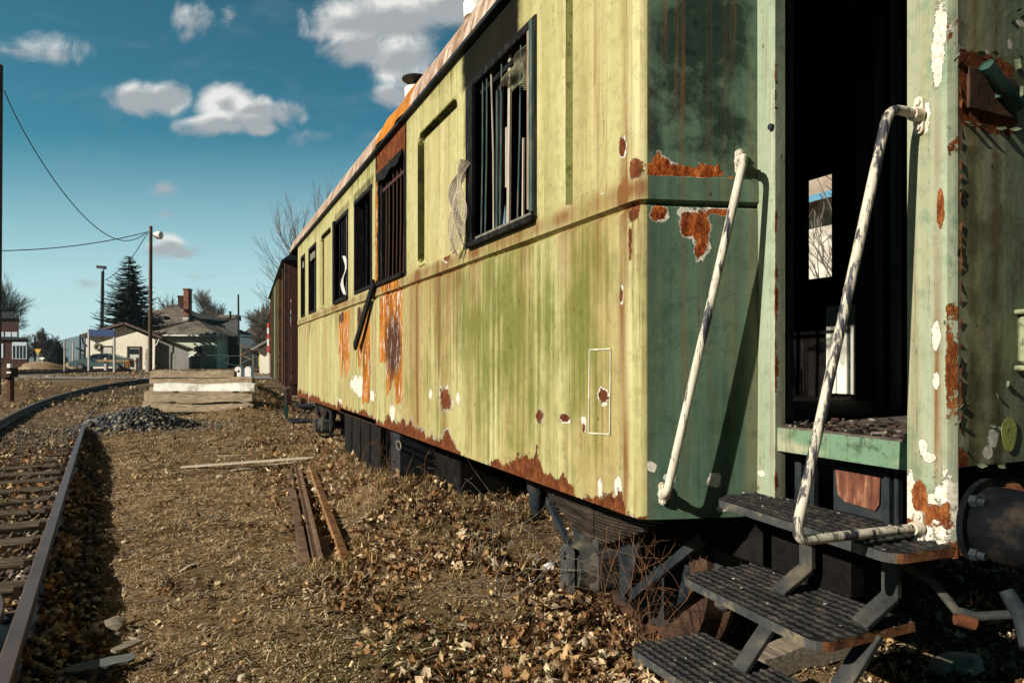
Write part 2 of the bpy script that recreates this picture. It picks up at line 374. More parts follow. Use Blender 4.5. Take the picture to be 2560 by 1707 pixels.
# ------------------------------------------------------------------ ground sheet
def m_ground():
    t = NT('ground_soil')
    big = t.noise(.9, 6, .7); mid = t.noise(7, 6, .72); fine = t.noise(45, 5, .75)
    fib = t.noise(30, 5, .8, t.mp((1, 3.5, 1), rot=(0, 0, .5)))
    soil = t.ramp(mid, (.3, (.016, .011, .007)), (.5, (.06, .038, .022)), (.7, (.15, .095, .052)))
    straw = t.ramp(fib, (.3, (.045, .029, .016)), (.5, (.29, .185, .095)), (.66, (.62, .455, .275)))
    moss = t.ramp(fine, (.3, (.014, .02, .006)), (.6, (.06, .07, .018)), (.75, (.14, .13, .045)))
    k = t.mr(t.math('ADD', t.math('MULTIPLY', mid, .55), t.math('MULTIPLY', big, .5)), .42, .62, .1, .9)
    c = t.mix(k, soil, straw)
    mm = t.mr(t.math('ADD', t.attr('moss'), t.math('MULTIPLY', t.math('SUBTRACT', mid, .5), 1.4)), .35, .75, 0, .75)
    c = t.mix(mm, c, moss)
    st = t.vor(38, out='Color'); sv = t.vm('DOT_PRODUCT', st, (.33, .33, .33)); ball = t.ramp(sv, (.2, (.013, .011, .009)), (.55, (.05, .039, .03)), (.85, (.14, .11, .08)))
    bm = t.mr(t.math('ADD', t.attr('ballast'), t.math('MULTIPLY', t.math('SUBTRACT', mid, .5), .9)), .4, .62)
    c = t.mix(bm, c, ball)
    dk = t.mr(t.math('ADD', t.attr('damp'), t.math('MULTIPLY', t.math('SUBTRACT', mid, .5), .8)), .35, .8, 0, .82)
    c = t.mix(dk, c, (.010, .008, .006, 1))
    far = t.noise(.16, 5, .7); c = t.mix(t.mr(far, .5, .66, 0, .55), c, (.05, .04, .026, 1))
    h = t.math('ADD', t.math('MULTIPLY', fine, .5), t.math('ADD', t.math('MULTIPLY', fib, .5), mid))
    return t.out(c, 1, 0, t.bump(h, 1.0, .035), .05)
def axis_lines(lo, hi, d0, d1, fine, grow=1.13):
    a = list(np.arange(d0, d1 + 1e-6, fine)); s = fine; x = d1
    while x < hi: s *= grow; x += s; a.append(x)
    s = fine; x = d0
    while x > lo: s *= grow; x -= s; a.insert(0, x)
    return np.array(a)
def moss_f(x, y):
    return .6 * np.exp(-((x - .95) / .6) ** 2 - ((y - 3.2) / .75) ** 2) + .2 * np.exp(-((x - .3) / .8) ** 2 - ((y - 3.0) / .8) ** 2) + .25 * np.exp(-((x - 1.0) / .4) ** 2 - ((y - 14) / 2.5) ** 2)
def ballast_f(x, y):
    d = x - (rail_x(y) - .75); w = 1 - sstep(.9, 1.28, np.abs(d + .02)); return w * (1 - .55 * sstep(9, 16, y)) * (1 - sstep(36, 44, y))
def soil_shade_f(x, y):
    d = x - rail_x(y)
    return .62 * sstep(.0, .06, d) * sstep(.6, .25, d) * (1 - sstep(9, 15, y)) + .8 * sstep(2.2, 2.9, x) * (1 - sstep(4.6, 5.4, x)) * (1 - sstep(11.5, 13, y)) + .25 * sstep(1.1, 1.5, x) * np.exp(-((y - 3.4) / 1.0) ** 2)  # darker soil: shade painted along the rail and under the carriage
def gz(x, y): d = x - rail_x(y); return terrain(x, y) - .05 * ballast_f(x, y) * (1 - sstep(10, 16, y)) * (d < .03) + .03 * sstep(.02, .05, d) * sstep(.17, .10, d) - .045 * sstep(.10, .2, d) * sstep(.75, .4, d) * (1 - sstep(10, 16, y))
gx = axis_lines(-3200, 3200, -5.0, 4.6, .055); gy = axis_lines(-60, 6500, 1.4, 15, .055)
X, Y = np.meshgrid(gx, gy); Z = terrain(X, Y)
Z = gz(X, Y)
nx, ny = len(gx), len(gy); idx = np.arange(nx * ny).reshape(ny, nx)
F = np.stack([idx[:-1, :-1], idx[:-1, 1:], idx[1:, 1:], idx[1:, :-1]], -1).reshape(-1, 4)
V = np.stack([X, Y, Z], -1).reshape(-1, 3)
gm = np_mesh('ground', V, F, m_ground(), {'moss': moss_f(X, Y).ravel(), 'ballast': ballast_f(X, Y).ravel(), 'damp': soil_shade_f(X, Y).ravel()})
tag(np_obj('ground', gm), kind='structure')
# ------------------------------------------------------------------ scatters
def polar(n, r0, r1, p, a0=-17, a1=64):
    """points round the camera, thinning with distance as r^-p"""
    u = RNG.random(n); e = 2 - p
    r = (r0 ** e + u * (r1 ** e - r0 ** e)) ** (1 / e); a = np.radians(a0 + RNG.random(n) * (a1 - a0))
    return r * np.sin(a), r * np.cos(a), r
def m_vcol(name, rough=.9, trans=0, var=.3):
    t = NT(name); c = t.attr('col', True); c = t.mix(.6, c, t.ramp(t.noise(60, 4), (.3, .3), (.7, .72)), 'OVERLAY')
    return t.out(c, rough, 0, None, .12, trans)
def rotz(a): c, s = np.cos(a), np.sin(a); return c, s
def blades(name, x, y, r, L, W, tilt, cols, mat, bend=.5):
    n = len(x); a = RNG.random(n) * 2 * np.pi; c, s = rotz(a); z = gz(x, y)
    dx = c * np.cos(tilt); dy = s * np.cos(tilt); dz = np.sin(tilt)
    px, py = -s * W / 2, c * W / 2
    b = np.stack([x, y, z - .004], 1); m = b + np.stack([dx, dy, dz], 1) * (L * .55)[:, None]
    tip = b + np.stack([dx, dy, dz - bend * np.abs(np.sin(tilt)) * .6], 1) * L[:, None]
    tip[:, 2] = np.maximum(tip[:, 2], z + .003)
    P = np.stack([px, py, np.zeros(n)], 1)
    V = np.stack([b - P, b + P, m - P * .8, m + P * .8, tip], 1).reshape(-1, 3)
    o = (np.arange(n) * 5)[:, None, None]; T = np.array([[0, 1, 3], [0, 3, 2], [2, 3, 4]])[None]
    me = np_mesh(name, V, (o + T).reshape(-1, 3), mat, {'col': np.repeat(cols, 5, 0)})
    return np_obj(name, me)
def pick(pal, n, var=.25):
    pal = np.array(pal); k = RNG.integers(0, len(pal), n); return np.clip(pal[k] * (1 + (RNG.random((n, 1)) - .5) * 2 * var), 0, 1)
STRAW = [(.56, .41, .24), (.43, .30, .165), (.66, .53, .36), (.25, .165, .09), (.13, .08, .045), (.50, .36, .21)]
def keep(x, y, dens): return RNG.random(len(x)) < dens
def under(x, y): return sstep(1.7, 2.1, x) * (1 - sstep(11, 12.5, y))
M['blade'] = m_vcol('dry_blade', .9, .25); M['leaf'] = m_vcol('dead_leaf', .8, .2); M['stone'] = m_vcol('stone', .85)
x, y, r = polar(620000, 2.3, 26, 1.3)
cl = fbm(x * 2.2, y * 2.2, 21); dens = np.clip(sstep(.30, .60, cl) * 1.1, .2, 1) * (1 - .93 * np.clip(ballast_f(x, y) * 1.5, 0, 1) * (1 - .6 * sstep(8, 14, y))) * (1 - .8 * under(x, y)) * (1 - .7 * sstep(.3, 0, x - rail_x(y)) * (x > rail_x(y)))
k = keep(x, y, dens); x, y, r = x[k], y[k], r[k]; n = len(x)
cols = np.clip(pick(STRAW, n, .35) * 1.15, 0, .9); ms = np.clip(moss_f(x, y) * 1.3, 0, .9); g = RNG.random(n) < ms * .75
cols[g] = pick([(.13, .12, .035), (.2, .17, .06), (.09, .085, .025), (.3, .23, .1)], int(g.sum()), .3)
tag(blades('dry_grass', x, y, r, .025 + RNG.random(n) ** 1.5 * .065 + .003 * r, (.0012 + .00045 * r) * (1 + RNG.random(n)), .04 + RNG.random(n) ** 3 * .55, cols, M['blade']), 'short dry straw-coloured grass covering the strip between track and carriage', 'grass', kind='stuff')
a_ = RNG.uniform(-24, 14, 60000); r_ = RNG.uniform(24, 75, 60000); x, y = r_ * np.sin(np.radians(a_)), r_ * np.cos(np.radians(a_)); k = keep(x, y, sstep(.42, .62, fbm(x * .35, y * .35, 77)) * (1 - ballast_f(x, y))) ; x, y = x[k], y[k]; n = len(x)
tag(blades('field_grass', x, y, np.hypot(x, y), .12 + RNG.random(n) * .16, .03 + RNG.random(n) * .03, .3 + RNG.random(n) * .7, pick(STRAW + [(.2, .17, .07), (.12, .085, .045)], n, .35), M['blade'], .6), 'patchy dead grass on the open ground towards the road', 'grass', kind='stuff')
# taller dead grass tufts along the carriage and on the bank
tx, ty, tc = [], [], []
for (cx, cy, sx, sy, m) in [(1.5, 6.9, .22, 1.0, 1500), (1.55, 5.3, .24, .6, 1200), (1.8, 4.6, .3, .5, 900), (1.25, 9.4, .3, .8, 600), (1.0, 4.55, .16, .1, 300), (1.3, 21.5, .9, 2.0, 2500), (.8, 13.5, .4, 1.5, 500), (-1.3, 16.5, .5, 2, 700), (2.05, 1.35, .35, .22, 900), (2.4, 5.2, .4, .5, 500)]:
    nc = max(4, m // 28); ax = cx + RNG.normal(0, sx, nc); ay = cy + RNG.normal(0, sy, nc); q = RNG.integers(0, nc, m)
    tx.append(ax[q] + RNG.normal(0, .035, m)); ty.append(ay[q] + RNG.normal(0, .035, m))
x = np.concatenate(tx); y = np.concatenate(ty); r = np.hypot(x, y); n = len(x)
tag(blades('grass_tufts', x, y, r, .06 + RNG.random(n) * .14, (.0022 + .0004 * r) * (1 + RNG.random(n) * .6), .35 + RNG.random(n) * .95, pick([(.46, .33, .16), (.36, .24, .11), (.25, .15, .065), (.52, .41, .23)], n, .3), M['blade'], .8), 'longer dead grass tufts along the foot of the carriage', 'grass', kind='stuff')
LV = np.array([(0, 0, 0), (.30, -.34, .06), (.36, 0, 0), (.30, .34, .06), (.62, -.40, .10), (.70, 0, .0), (.66, .37, .10), (1, 0, .03), (.47, -.17, .03), (.5, .18, .03)])
LF = np.array([(0, 1, 2), (0, 2, 3), (1, 8, 2), (2, 8, 5), (8, 4, 5), (2, 5, 9), (2, 9, 3), (9, 5, 6), (4, 7, 5), (5, 7, 6)])
def leaves(name, x, y, size, cols, mat, lift=.02, tiltmax=.8):
    n = len(x); z = gz(x, y) + RNG.random(n) * lift
    a = RNG.random(n) * 6.283; tl = (RNG.random(n) - .35) * tiltmax; rl = (RNG.random(n) - .5) * 1.3 * tiltmax
    wd = .55 + RNG.random(n) * .75; cu = (RNG.random(n) - .25) * 3.4; bd = (RNG.random(n) - .4) * 1.5
    P = np.repeat(LV[None], n, 0) + RNG.normal(0, .065, (n, 10, 3))
    P[:, :, 0] -= .5; lx = P[:, :, 0]; P[:, :, 1] *= wd[:, None]
    P[:, :, 2] = P[:, :, 2] * cu[:, None] * 2.2 + (lx ** 2) * bd[:, None]
    P *= size[:, None, None]
    c, s = np.cos(rl)[:, None], np.sin(rl)[:, None]; Yv = P[:, :, 1] * c - P[:, :, 2] * s; Zv = P[:, :, 1] * s + P[:, :, 2] * c
    c, s = np.cos(tl)[:, None], np.sin(tl)[:, None]; Xv = P[:, :, 0] * c - Zv * s; Zv = P[:, :, 0] * s + Zv * c
    c, s = np.cos(a)[:, None], np.sin(a)[:, None]
    V = np.stack([x[:, None] + Xv * c - Yv * s, y[:, None] + Xv * s + Yv * c, z[:, None] + Zv - Zv.min(1, keepdims=True) * .7], -1).reshape(-1, 3)
    Ff = ((np.arange(n) * 10)[:, None, None] + LF[None]).reshape(-1, 3)
    return np_obj(name, np_mesh(name, V, Ff, mat, {'col': np.repeat(cols, 10, 0)}, smooth=False))
x, y, r = polar(150000, 2.3, 24, 1.3)
cl = fbm(x * 1.7, y * 1.7, 44)
wz = 1.0 * sstep(.5, 1.1, x + .16 * (cl - .5) * 6) * (1 - .65 * sstep(2.6, 3.6, x)) * (1 - .5 * sstep(11, 14, y))
wz = np.maximum(wz, .75 * np.clip(ballast_f(x, y), 0, 1) * (1 - sstep(12, 15, y))); wz = np.maximum(wz, .06); wz = np.maximum(wz, .7 * np.exp(-((x - 1.15) / 1.0) ** 2 - ((y - 21.5) / 3) ** 2))
wz = np.maximum(wz, .35 * np.exp(-((x - .55) / .2) ** 2 - ((y - 6.5) / 1.2) ** 2))
wz = np.maximum(wz, 1.0 * sstep(.9, 1.3, x) * (1 - sstep(4.6, 5.4, y)) * (1 - sstep(2.0, 2.4, x)))
wz = wz * (1 - .8 * np.clip(moss_f(x, y) * 1.3, 0, 1)) * (1 - .55 * sstep(1.0, .5, x) * (y < 9))
k = keep(x, y, wz * sstep(.34, .58, cl)); x, y, r = x[k], y[k], r[k]; n = len(x)
LEAFC = [(.16, .085, .04), (.12, .07, .035), (.40, .25, .12), (.50, .34, .18), (.28, .15, .065), (.58, .44, .27), (.16, .08, .036), (.30, .16, .07), (.58, .46, .31), (.10, .055, .03)]
tag(leaves('dead_leaves', x, y, (.014 + RNG.random(n) ** 1.6 * .052) * (1 + .02 * r), pick(LEAFC, n, .3), M['leaf'], .03, 1.1), 'brown dead leaves drifted over the ground beside the carriage', 'leaves', kind='stuff')
ICO = None
x, y, r = polar(120000, 2.3, 18, 1.3)
k = keep(x, y, np.clip(.35 + .6 * (fbm(x * 2.6, y * 2.6, 91) - .4) * 3, .05, 1) * (1 - .6 * np.clip(ballast_f(x, y), 0, 1))); x, y, r = x[k], y[k], r[k]; n = len(x)
tag(leaves('leaf_litter', x, y, (.006 + RNG.random(n) ** 2 * .020) * (1 + .03 * r), pick([(.36, .24, .12), (.22, .13, .06), (.12, .07, .035), (.50, .38, .22), (.07, .042, .022), (.58, .47, .31)], n, .3), M['leaf'], .012, .9), 'crumbled leaf and straw litter over the soil', 'litter', kind='stuff')
_c = None
def ico():
    p = (1 + 5 ** .5) / 2
    v = np.array([(-1, p, 0), (1, p, 0), (-1, -p, 0), (1, -p, 0), (0, -1, p), (0, 1, p), (0, -1, -p), (0, 1, -p), (p, 0, -1), (p, 0, 1), (-p, 0, -1), (-p, 0, 1)], float); v /= np.linalg.norm(v[0])
    f = np.array([(0, 11, 5), (0, 5, 1), (0, 1, 7), (0, 7, 10), (0, 10, 11), (1, 5, 9), (5, 11, 4), (11, 10, 2), (10, 7, 6), (7, 1, 8), (3, 9, 4), (3, 4, 2), (3, 2, 6), (3, 6, 8), (3, 8, 9), (4, 9, 5), (2, 4, 11), (6, 2, 10), (8, 6, 7), (9, 8, 1)]); return v, f
IV, IF = ico()
def stones(name, x, y, z, size, cols, mat, jag=.25, flat=.6, smooth=False):
    n = len(x); P = IV[None] * (1 + RNG.normal(0, jag, (n, 12, 1))) * (np.array([1, 1, 1]) + (RNG.random((n, 1, 3)) - .5) * .8)
    a = RNG.random(n) * 6.283; c, s = np.cos(a)[:, None], np.sin(a)[:, None]
    if not smooth:
        b = RNG.random(n) * 6.283; cb_, sb = np.cos(b)[:, None], np.sin(b)[:, None]; P = np.stack([P[:, :, 0], P[:, :, 1] * cb_ - P[:, :, 2] * sb, P[:, :, 1] * sb + P[:, :, 2] * cb_], -1)
    P = P * size[:, None, None] * .5; P[:, :, 2] *= flat
    V = np.stack([x[:, None] + P[:, :, 0] * c - P[:, :, 1] * s, y[:, None] + P[:, :, 0] * s + P[:, :, 1] * c, z[:, None] + P[:, :, 2]], -1).reshape(-1, 3)
    Ff = ((np.arange(n) * 12)[:, None, None] + IF[None]).reshape(-1, 3)
    return np_mesh(name, V, Ff, mat, {'col': np.repeat(cols, 12, 0)}, smooth=smooth)
x, y, r = polar(42000, 2.3, 18, 1.2, -17, 30)
d = x - rail_x(y); wz = .75 * sstep(.5, .1, d) * (d > .02) * (1 - sstep(6, 11, y)) + .02 + .5 * (np.abs(d + .75) < .7)
k = keep(x, y, wz * sstep(.3, .6, fbm(x * 3, y * 3, 71))); x, y, r = x[k], y[k], r[k]; n = len(x)
sz = .012 + RNG.random(n) ** 2.5 * .05
me = stones('pebbles', x, y, gz(x, y) + sz * .12, sz, pick([(.22, .18, .14), (.32, .27, .21), (.12, .10, .08), (.42, .36, .28), (.16, .14, .12)], n, .25), M['stone'], .12, .65, True)
tag(np_obj('pebbles', me), 'loose rounded pebbles lying beside the left hand rail', 'pebbles', kind='stuff')
# ballast between the rails
n = 9000; y = 2.2 + 14 * RNG.random(n) ** 1.6; x = rail_x(y) - .75 + (RNG.random(n) - .5) * 2.1; sz = .025 + RNG.random(n) * .035
k = keep(x, y, (ballast_f(x, y) > .4) * (.1 + .6 * sstep(.42, .62, fbm(x * 2, y * 2, 5)))); x, y, sz = x[k], y[k], sz[k]; n = len(x)
me = stones('track_ballast', x, y, gz(x, y) + .012, sz, pick([(.075, .06, .048), (.05, .042, .036), (.12, .095, .075), (.17, .13, .10)], n, .3), M['stone'], .2, .8)
tag(np_obj('track_ballast', me), 'dark crushed ballast between the rails of the curving track', 'ballast', kind='stuff')
# twigs
mb = MB()
for _ in range(420):
    rr = 2.6 + random.random() ** 1.4 * 11; a = R(-10 + random.random() * 52); px, py = rr * math.sin(a), rr * math.cos(a); q = random.random() * 6.28; L = .05 + random.random() ** 2 * .3
    P = []
    for s in (0, .35, .7, 1): ax, ay = px + math.cos(q) * L * s + random.uniform(-.01, .01), py + math.sin(q) * L * s + random.uniform(-.01, .01); P.append((ax, ay, float(gz(ax, ay)) + .012 + random.random() * .012))
    mb.tube(P, np.array([.0035, .003, .0025, .001]) * random.uniform(.7, 1.7), 5, mat=random.randint(0, 1))
tag(mb.build('twigs', [M['wood_grey'], M['twig']]), 'thin dry twigs and splinters strewn over the ground', 'twigs', kind='stuff')
# ------------------------------------------------------------------ railway track
def rail_profile(w=.5):
    return [(-.065, 0), (.065, 0), (.065, .012), (.012, .03), (.010, .118), (.034, .128), (.036, .152), (.028, .16), (-.028, .16), (-.036, .152), (-.034, .128), (-.010, .118), (-.012, .03), (-.065, .012)]
def sweep_rail(pts, name, parent, mat, scale=1.0, lean=None):
    prof = rail_profile(); k = len(prof); mb = MB(); V = []
    for i, p in enumerate(pts):
        d = np.array(pts[min(i + 1, len(pts) - 1)]) - np.array(pts[max(i - 1, 0)]); d[2] = 0; d /= np.linalg.norm(d); nrm = np.array([d[1], -d[0], 0])
        for (a, b) in prof: V.append(np.array(p) + nrm * a * scale + np.array([0, 0, b * scale]))
    F = [(i * k + j, i * k + (j + 1) % k, (i + 1) * k + (j + 1) % k, (i + 1) * k + j) for i in range(len(pts) - 1) for j in range(k)] + [tuple(range(k)), tuple((len(pts) - 1) * k + j for j in range(k - 1, -1, -1))]
    mb.add(V, F); return mb.build(name, mat, parent)
trk = thing('railway_track', 'rusty railway track on wooden sleepers curving away on the left', 'railway track', (float(rail_x(3)) - .75, 3, 0))
ys = np.concatenate([np.arange(-1.0, 20, .5), np.arange(20, YEND + 14, 1.0)])
for off in (0, -1.51):
    sweep_rail([(float(rail_x(q)) + off, q, float(terrain0(rail_x(q), q)) - (.135 * float(sstep(11, 22, q)) if off == 0 else 0)) for q in ys], 'rail', trk, M['rail'])
q = 1.2
def m_sleeper():
    t = NT('sleeper_wood'); v = t.mp((1.2, 16, 16)); f = t.noise(3, 6, .7, v)
    c = t.ramp(f, (.32, (.025, .018, .013)), (.52, (.10, .075, .05)), (.7, (.24, .19, .135)))
    return t.out(c, .95, 0, t.bump(f, .8, .012), .1)
M['sleeper'] = m_sleeper()
k = 0
while q < 34:
    sx = float(rail_x(q)) - .755; sl_ = rail_dx(q); a = math.atan(sl_); sx -= .22
    mb = MB(); z0 = float(terrain0(sx, q)) - .06 + .003 * random.random()
    mb.box((sx + random.uniform(-.05, .05), q, z0), (2.0 + random.uniform(-.1, .06), .235 + random.uniform(-.02, .02), .13), Matrix.Rotation(-a + random.uniform(-.015, .015), 3, 'Z'), 0, .012)
    for e in (0, -1.51):
        for s in (-.1, .1):
            mb.box((sx + .975 + e + s, q + .05 * (1 if s > 0 else -1), z0 + .075), (.04, .05, .04), None, 1)
    mb.build('sleeper', [M['sleeper'], M['rust_dark']], trk); q += .63 + random.uniform(-.02, .02); k += 1
# short check rail with a bent end, inside the near rail
P = [(float(rail_x(q)) - .115 - .09 * max(0, (q - 4.0) / .5) ** 2, q, .01) for q in np.arange(.6, 4.6, .15)]
sweep_rail(P, 'check_rail', trk, M['rail'])
# ================================================================== the carriage
A = 1.5; YC = 2.134; YE = 12.05; ZB = .783; ZT = 3.32; FX = (.958, -.287)        # side plane, near corner, far corner, skirt, gutter, tapered face direction
FL = .47; DX = A + FX[0] * FL; DY = YC + FX[1] * FL                               # where the tapered face ends = door plane
XC = A + 1.45                                                                     # centre line
WIN = [('open', 2.995, 3.891), ('blind', 4.143, 5.012), ('open', 5.41, 6.25), ('open', 6.53, 7.35), ('open', 7.70, 8.52), ('blind', 8.84, 9.63), ('open', 10.02, 10.74), ('open', 11.17, 11.62)]
WZ0, WZ1 = 2.085, 3.08
coach = thing('railway_carriage', 'peeling yellow-green passenger carriage with burnt-out barred windows, open doorway and entrance steps', 'railway carriage', (XC, 6.5, 0))
def paint(name, c1, c2, c3, algae, bright=1.0, teal=False, rp=((.030, .010, .006), (.09, .028, .013), (.16, .052, .020), (.30, .12, .045))):
    """faded peeling enamel; masks in vertex attributes: rust, primer, soot, orange, algae (signed, 0.5 = edge)"""
    t = NT(name)
    v = t.co()
    streak = t.noise(1.0, 7, .72, t.mp((7, 7, .28))); streak2 = t.noise(1.0, 5, .75, t.mp((26, 26, .5), (3, 7, 1))); streak3 = t.noise(1.0, 4, .6, t.mp((2.6, 2.6, .12), (1, 9, 4)))
    big = t.noise(1.7, 5, .65, t.mp((1, 1, .7))); mid = t.noise(9, 6, .7); fine = t.noise(70, 5, .7); vf = t.noise(24, 6, .78)
    c = t.ramp(t.math('ADD', t.math('MULTIPLY', streak, .7), t.math('MULTIPLY', big, .3)), (.37, c2), (.5, c1), (.61, c3))
    sx_ = t.n('ShaderNodeSeparateXYZ'); t.put(sx_.inputs[0], t.co()); low = t.mr(sx_.outputs[2], 1.95, 2.1, 1, .35) if not teal else 1.0
    c = t.mix(t.math('MULTIPLY', t.mr(streak3, .45, .58, 0, .9), low), c, tuple(q * .5 + .5 * r_ for q, r_ in zip(c2, (.40, .27, .11))))
    c = t.mix(t.mr(mid, .4, .75, 0, .35), c, c3)
    fs = t.noise(1.0, 6, .8, t.mp((44, 44, .9), (5, 2, 8))); c = t.mix(t.math('MULTIPLY', t.mr(fs, .53, .66, 0, .24), low), c, tuple(q * .55 for q in c2)); c = t.mix(t.math('MULTIPLY', t.mr(fs, .46, .36, 0, .16), low), c, tuple(min(1, q * 1.22) for q in c3))
    mot = t.noise(16, 8, .75); c = t.mix(t.mr(mot, .50, .68, 0, .5), c, tuple(q * .62 for q in c2))
    c = t.mix(t.mr(fine, .55, .8, 0, .25), c, tuple(q * .55 for q in c2))
    al = t.math('ADD', t.attr('algae'), t.math('ADD', t.math('MULTIPLY', t.math('SUBTRACT', big, .5), 2.3), t.math('MULTIPLY', t.math('SUBTRACT', t.noise(6.5, 6, .7) if teal else streak2, .5), 2.4 if teal else 1.6)))
    am = t.mr(al, -.02, .45, 0, .88); c = t.mix(am, c, algae)
    c = t.mix(t.math('MULTIPLY', t.mr(al, .35, .85), t.mr(vf, .5, .66)), c, tuple(q * .35 for q in algae))
    # rust runs: thin brown vertical streaks
    run = t.math('ADD', t.mr(streak2, .53, .68), t.math('MULTIPLY', t.attr('runs'), 1.0)); run = t.math('MULTIPLY', t.math('MULTIPLY', run, t.mr(streak, .38, .62, .25, 1)), .72, clamp=True)
    c = t.mix(run, c, (.17, .075, .022, 1))
    gs_ = t.noise(1.0, 7, .8, t.mp((20, 20, 1.1), (7, 3, 2))); c = t.mix(t.math('MULTIPLY', t.math('MULTIPLY', t.mr(gs_, .56, .66), t.mr(vf, .40, .58)), .72), c, (.05, .045, .02, 1))
    # pin-holes
    vo = t.vor(17, t.mp((1, 1, .55)), out='Distance'); vm_ = t.math('MULTIPLY', t.mr(vo, .055, .10, 1, 0), t.mr(t.noise(3, 3), .46, .58)); c = t.mix(t.math('MULTIPLY', vm_, .85), c, (.03, .025, .012, 1))
    # soot, plus shade painted into the recess edges
    so = t.math('ADD', t.attr('soot_shade'), t.math('MULTIPLY', t.math('SUBTRACT', mid, .5), .5)); c = t.mix(t.mr(so, .25, .75, 0, .985, True), c, (.006, .006, .006, 1))
    # chips: primer rim round bare metal
    edge = t.math('ADD', t.math('MULTIPLY', t.math('SUBTRACT', vf, .5), .75), t.math('MULTIPLY', t.math('SUBTRACT', t.noise(8, 5, .6), .5), .75))
    rs = t.math('ADD', t.attr('rust'), edge); ps = t.math('ADD', t.attr('primer'), edge); os_ = t.math('ADD', t.attr('orange'), edge)
    chip = t.vor(4.2, t.mp((1, 1, .6), (.3, .2, .7))); chipm = t.math('MULTIPLY', t.mr(t.math('ADD', chip, t.math('MULTIPLY', edge, .25)), .055, .075, 1, 0), t.attr('chips'))
    prim = t.math('MAXIMUM', t.mr(t.math('MAXIMUM', ps, t.math('SUBTRACT', rs, t.mr(t.noise(11, 4), .52, .68, .12, -.05))), .47, .50), chipm)
    pc = t.ramp(fine, (.35, (.36, .31, .22)), (.5, (.62, .58, .49)), (.65, (.72, .69, .62)))
    c = t.mix(prim, c, pc)
    rustc = t.ramp(t.noise(19, 7, .8, t.mp((1.5, 1.5, .7))), (.30, rp[0]), (.45, rp[1]), (.56, rp[2]), (.70, rp[3]))
    rm = t.mr(rs, .52, .54); c = t.mix(rm, c, rustc)
    flk = t.noise(1, 6, .8, t.mp((22, 22, 5))); oc = t.ramp(t.noise(1, 5, .7, t.mp((10, 10, 1.6))), (.3, (.10, .032, .010)), (.48, (.30, .10, .015)), (.62, (.48, .20, .03)), (.8, (.55, .36, .16)))
    oc = t.mix(t.mr(flk, .57, .60), oc, (.74, .70, .62, 1)); oc = t.mix(t.mr(t.attr('charred'), .3, .8, 0, .85), oc, t.mix(t.mr(flk, .57, .60), (.035, .022, .022, 1), (.45, .42, .4, 1)))
    om = t.mr(os_, .5, .53); c = t.mix(om, c, oc)
    bare = t.math('MAXIMUM', rm, om)
    h = t.math('ADD', t.math('MULTIPLY', t.math('MAXIMUM', bare, prim), -.9), t.math('MULTIPLY', vf, .25))
    h = t.math('ADD', h, t.math('MULTIPLY', bare, t.math('MULTIPLY', t.noise(40, 5, .75), 1.2)))
    warp = t.noise(1.4, 3, .5, t.mp((1, 1.5, .5)))
    nrm = t.bump(h, .85, .009, t.bump(warp, .28, .10))
    return t.out(c, t.mr(bare, 0, 1, .58, .95), 0, nrm, t.math('MULTIPLY', t.mr(bare, 0, 1, .14, .03), t.mr(so, .2, .5, 1, .06)))
M['paint_y'] = paint('faded_yellow_green_paint', (.41, .38, .17), (.27, .245, .10), (.52, .485, .26), (.125, .14, .026))
M['paint_g'] = paint('faded_green_paint', (.075, .135, .092), (.04, .085, .058), (.125, .18, .12), (.012, .024, .020), teal=True, rp=((.02, .006, .004), (.17, .038, .012), (.42, .11, .025), (.60, .30, .11)))
M['paint_p'] = paint('sunlit_green_paint', (.27, .33, .235), (.20, .26, .175), (.36, .395, .285), (.12, .22, .14), teal=True, rp=((.04, .012, .006), (.14, .04, .014), (.28, .10, .03), (.46, .24, .09)))  # same green as the tapered wall, lightened for its sunlit faces
M['paint_e'] = paint('end_green_paint', (.18, .215, .13), (.11, .14, .085), (.25, .27, .175), (.09, .085, .035), teal=True)
ATTR = ('rust', 'primer', 'soot_shade', 'orange', 'algae', 'runs', 'chips', 'charred')
def ell(y, z, cy, cz, ry, rz, soft=1.0):
    """0.5 on the ellipse, more inside"""
    return .5 + (1 - np.sqrt(((y - cy) / ry) ** 2 + ((z - cz) / rz) ** 2)) * soft
def rectf(y, z, y0, y1, z0, z1, k=6.0):
    d = np.minimum(np.minimum(y - y0, y1 - y), np.minimum(z - z0, z1 - z)); return np.clip(.5 + d * k, -1, 1.5)
def sheet(name, mat, path, zs, offs=None, keepf=None, masks=None, parent=None, angle=30, keep_s=None):
    """wall sheet swept along a plan path: path (n,5) = x, y, outward normal x, y, running length"""
    path = np.array(path); n, k = len(path), len(zs); S, Zg = np.meshgrid(path[:, 4], zs)
    off = np.zeros_like(S) if offs is None else offs(S, Zg)
    Xg = path[None, :, 0] + off * path[None, :, 2]; Yg = path[None, :, 1] + off * path[None, :, 3]
    idx = np.arange(n * k).reshape(k, n); F = np.stack([idx[:-1, :-1], idx[1:, :-1], idx[1:, 1:], idx[:-1, 1:]], -1).reshape(-1, 4)
    sc = ((S[:-1, :-1] + S[1:, 1:]) / 2).ravel(); zc = ((Zg[:-1, :-1] + Zg[1:, 1:]) / 2).ravel()
    if keepf is not None: F = F[keepf(sc, zc)]
    m = {a: np.zeros(S.shape) for a in ATTR}
    m['chips'] += .0
    if masks: masks(S, Zg, m)
    V = np.stack([Xg, Yg, Zg], -1).reshape(-1, 3)
    if parent is not None: V = V - np.array(wloc(parent))
    me = np_mesh(name, V, F, mat, {a: q.ravel() for a, q in m.items()}, angle=angle)
    return np_obj(name, me, parent)
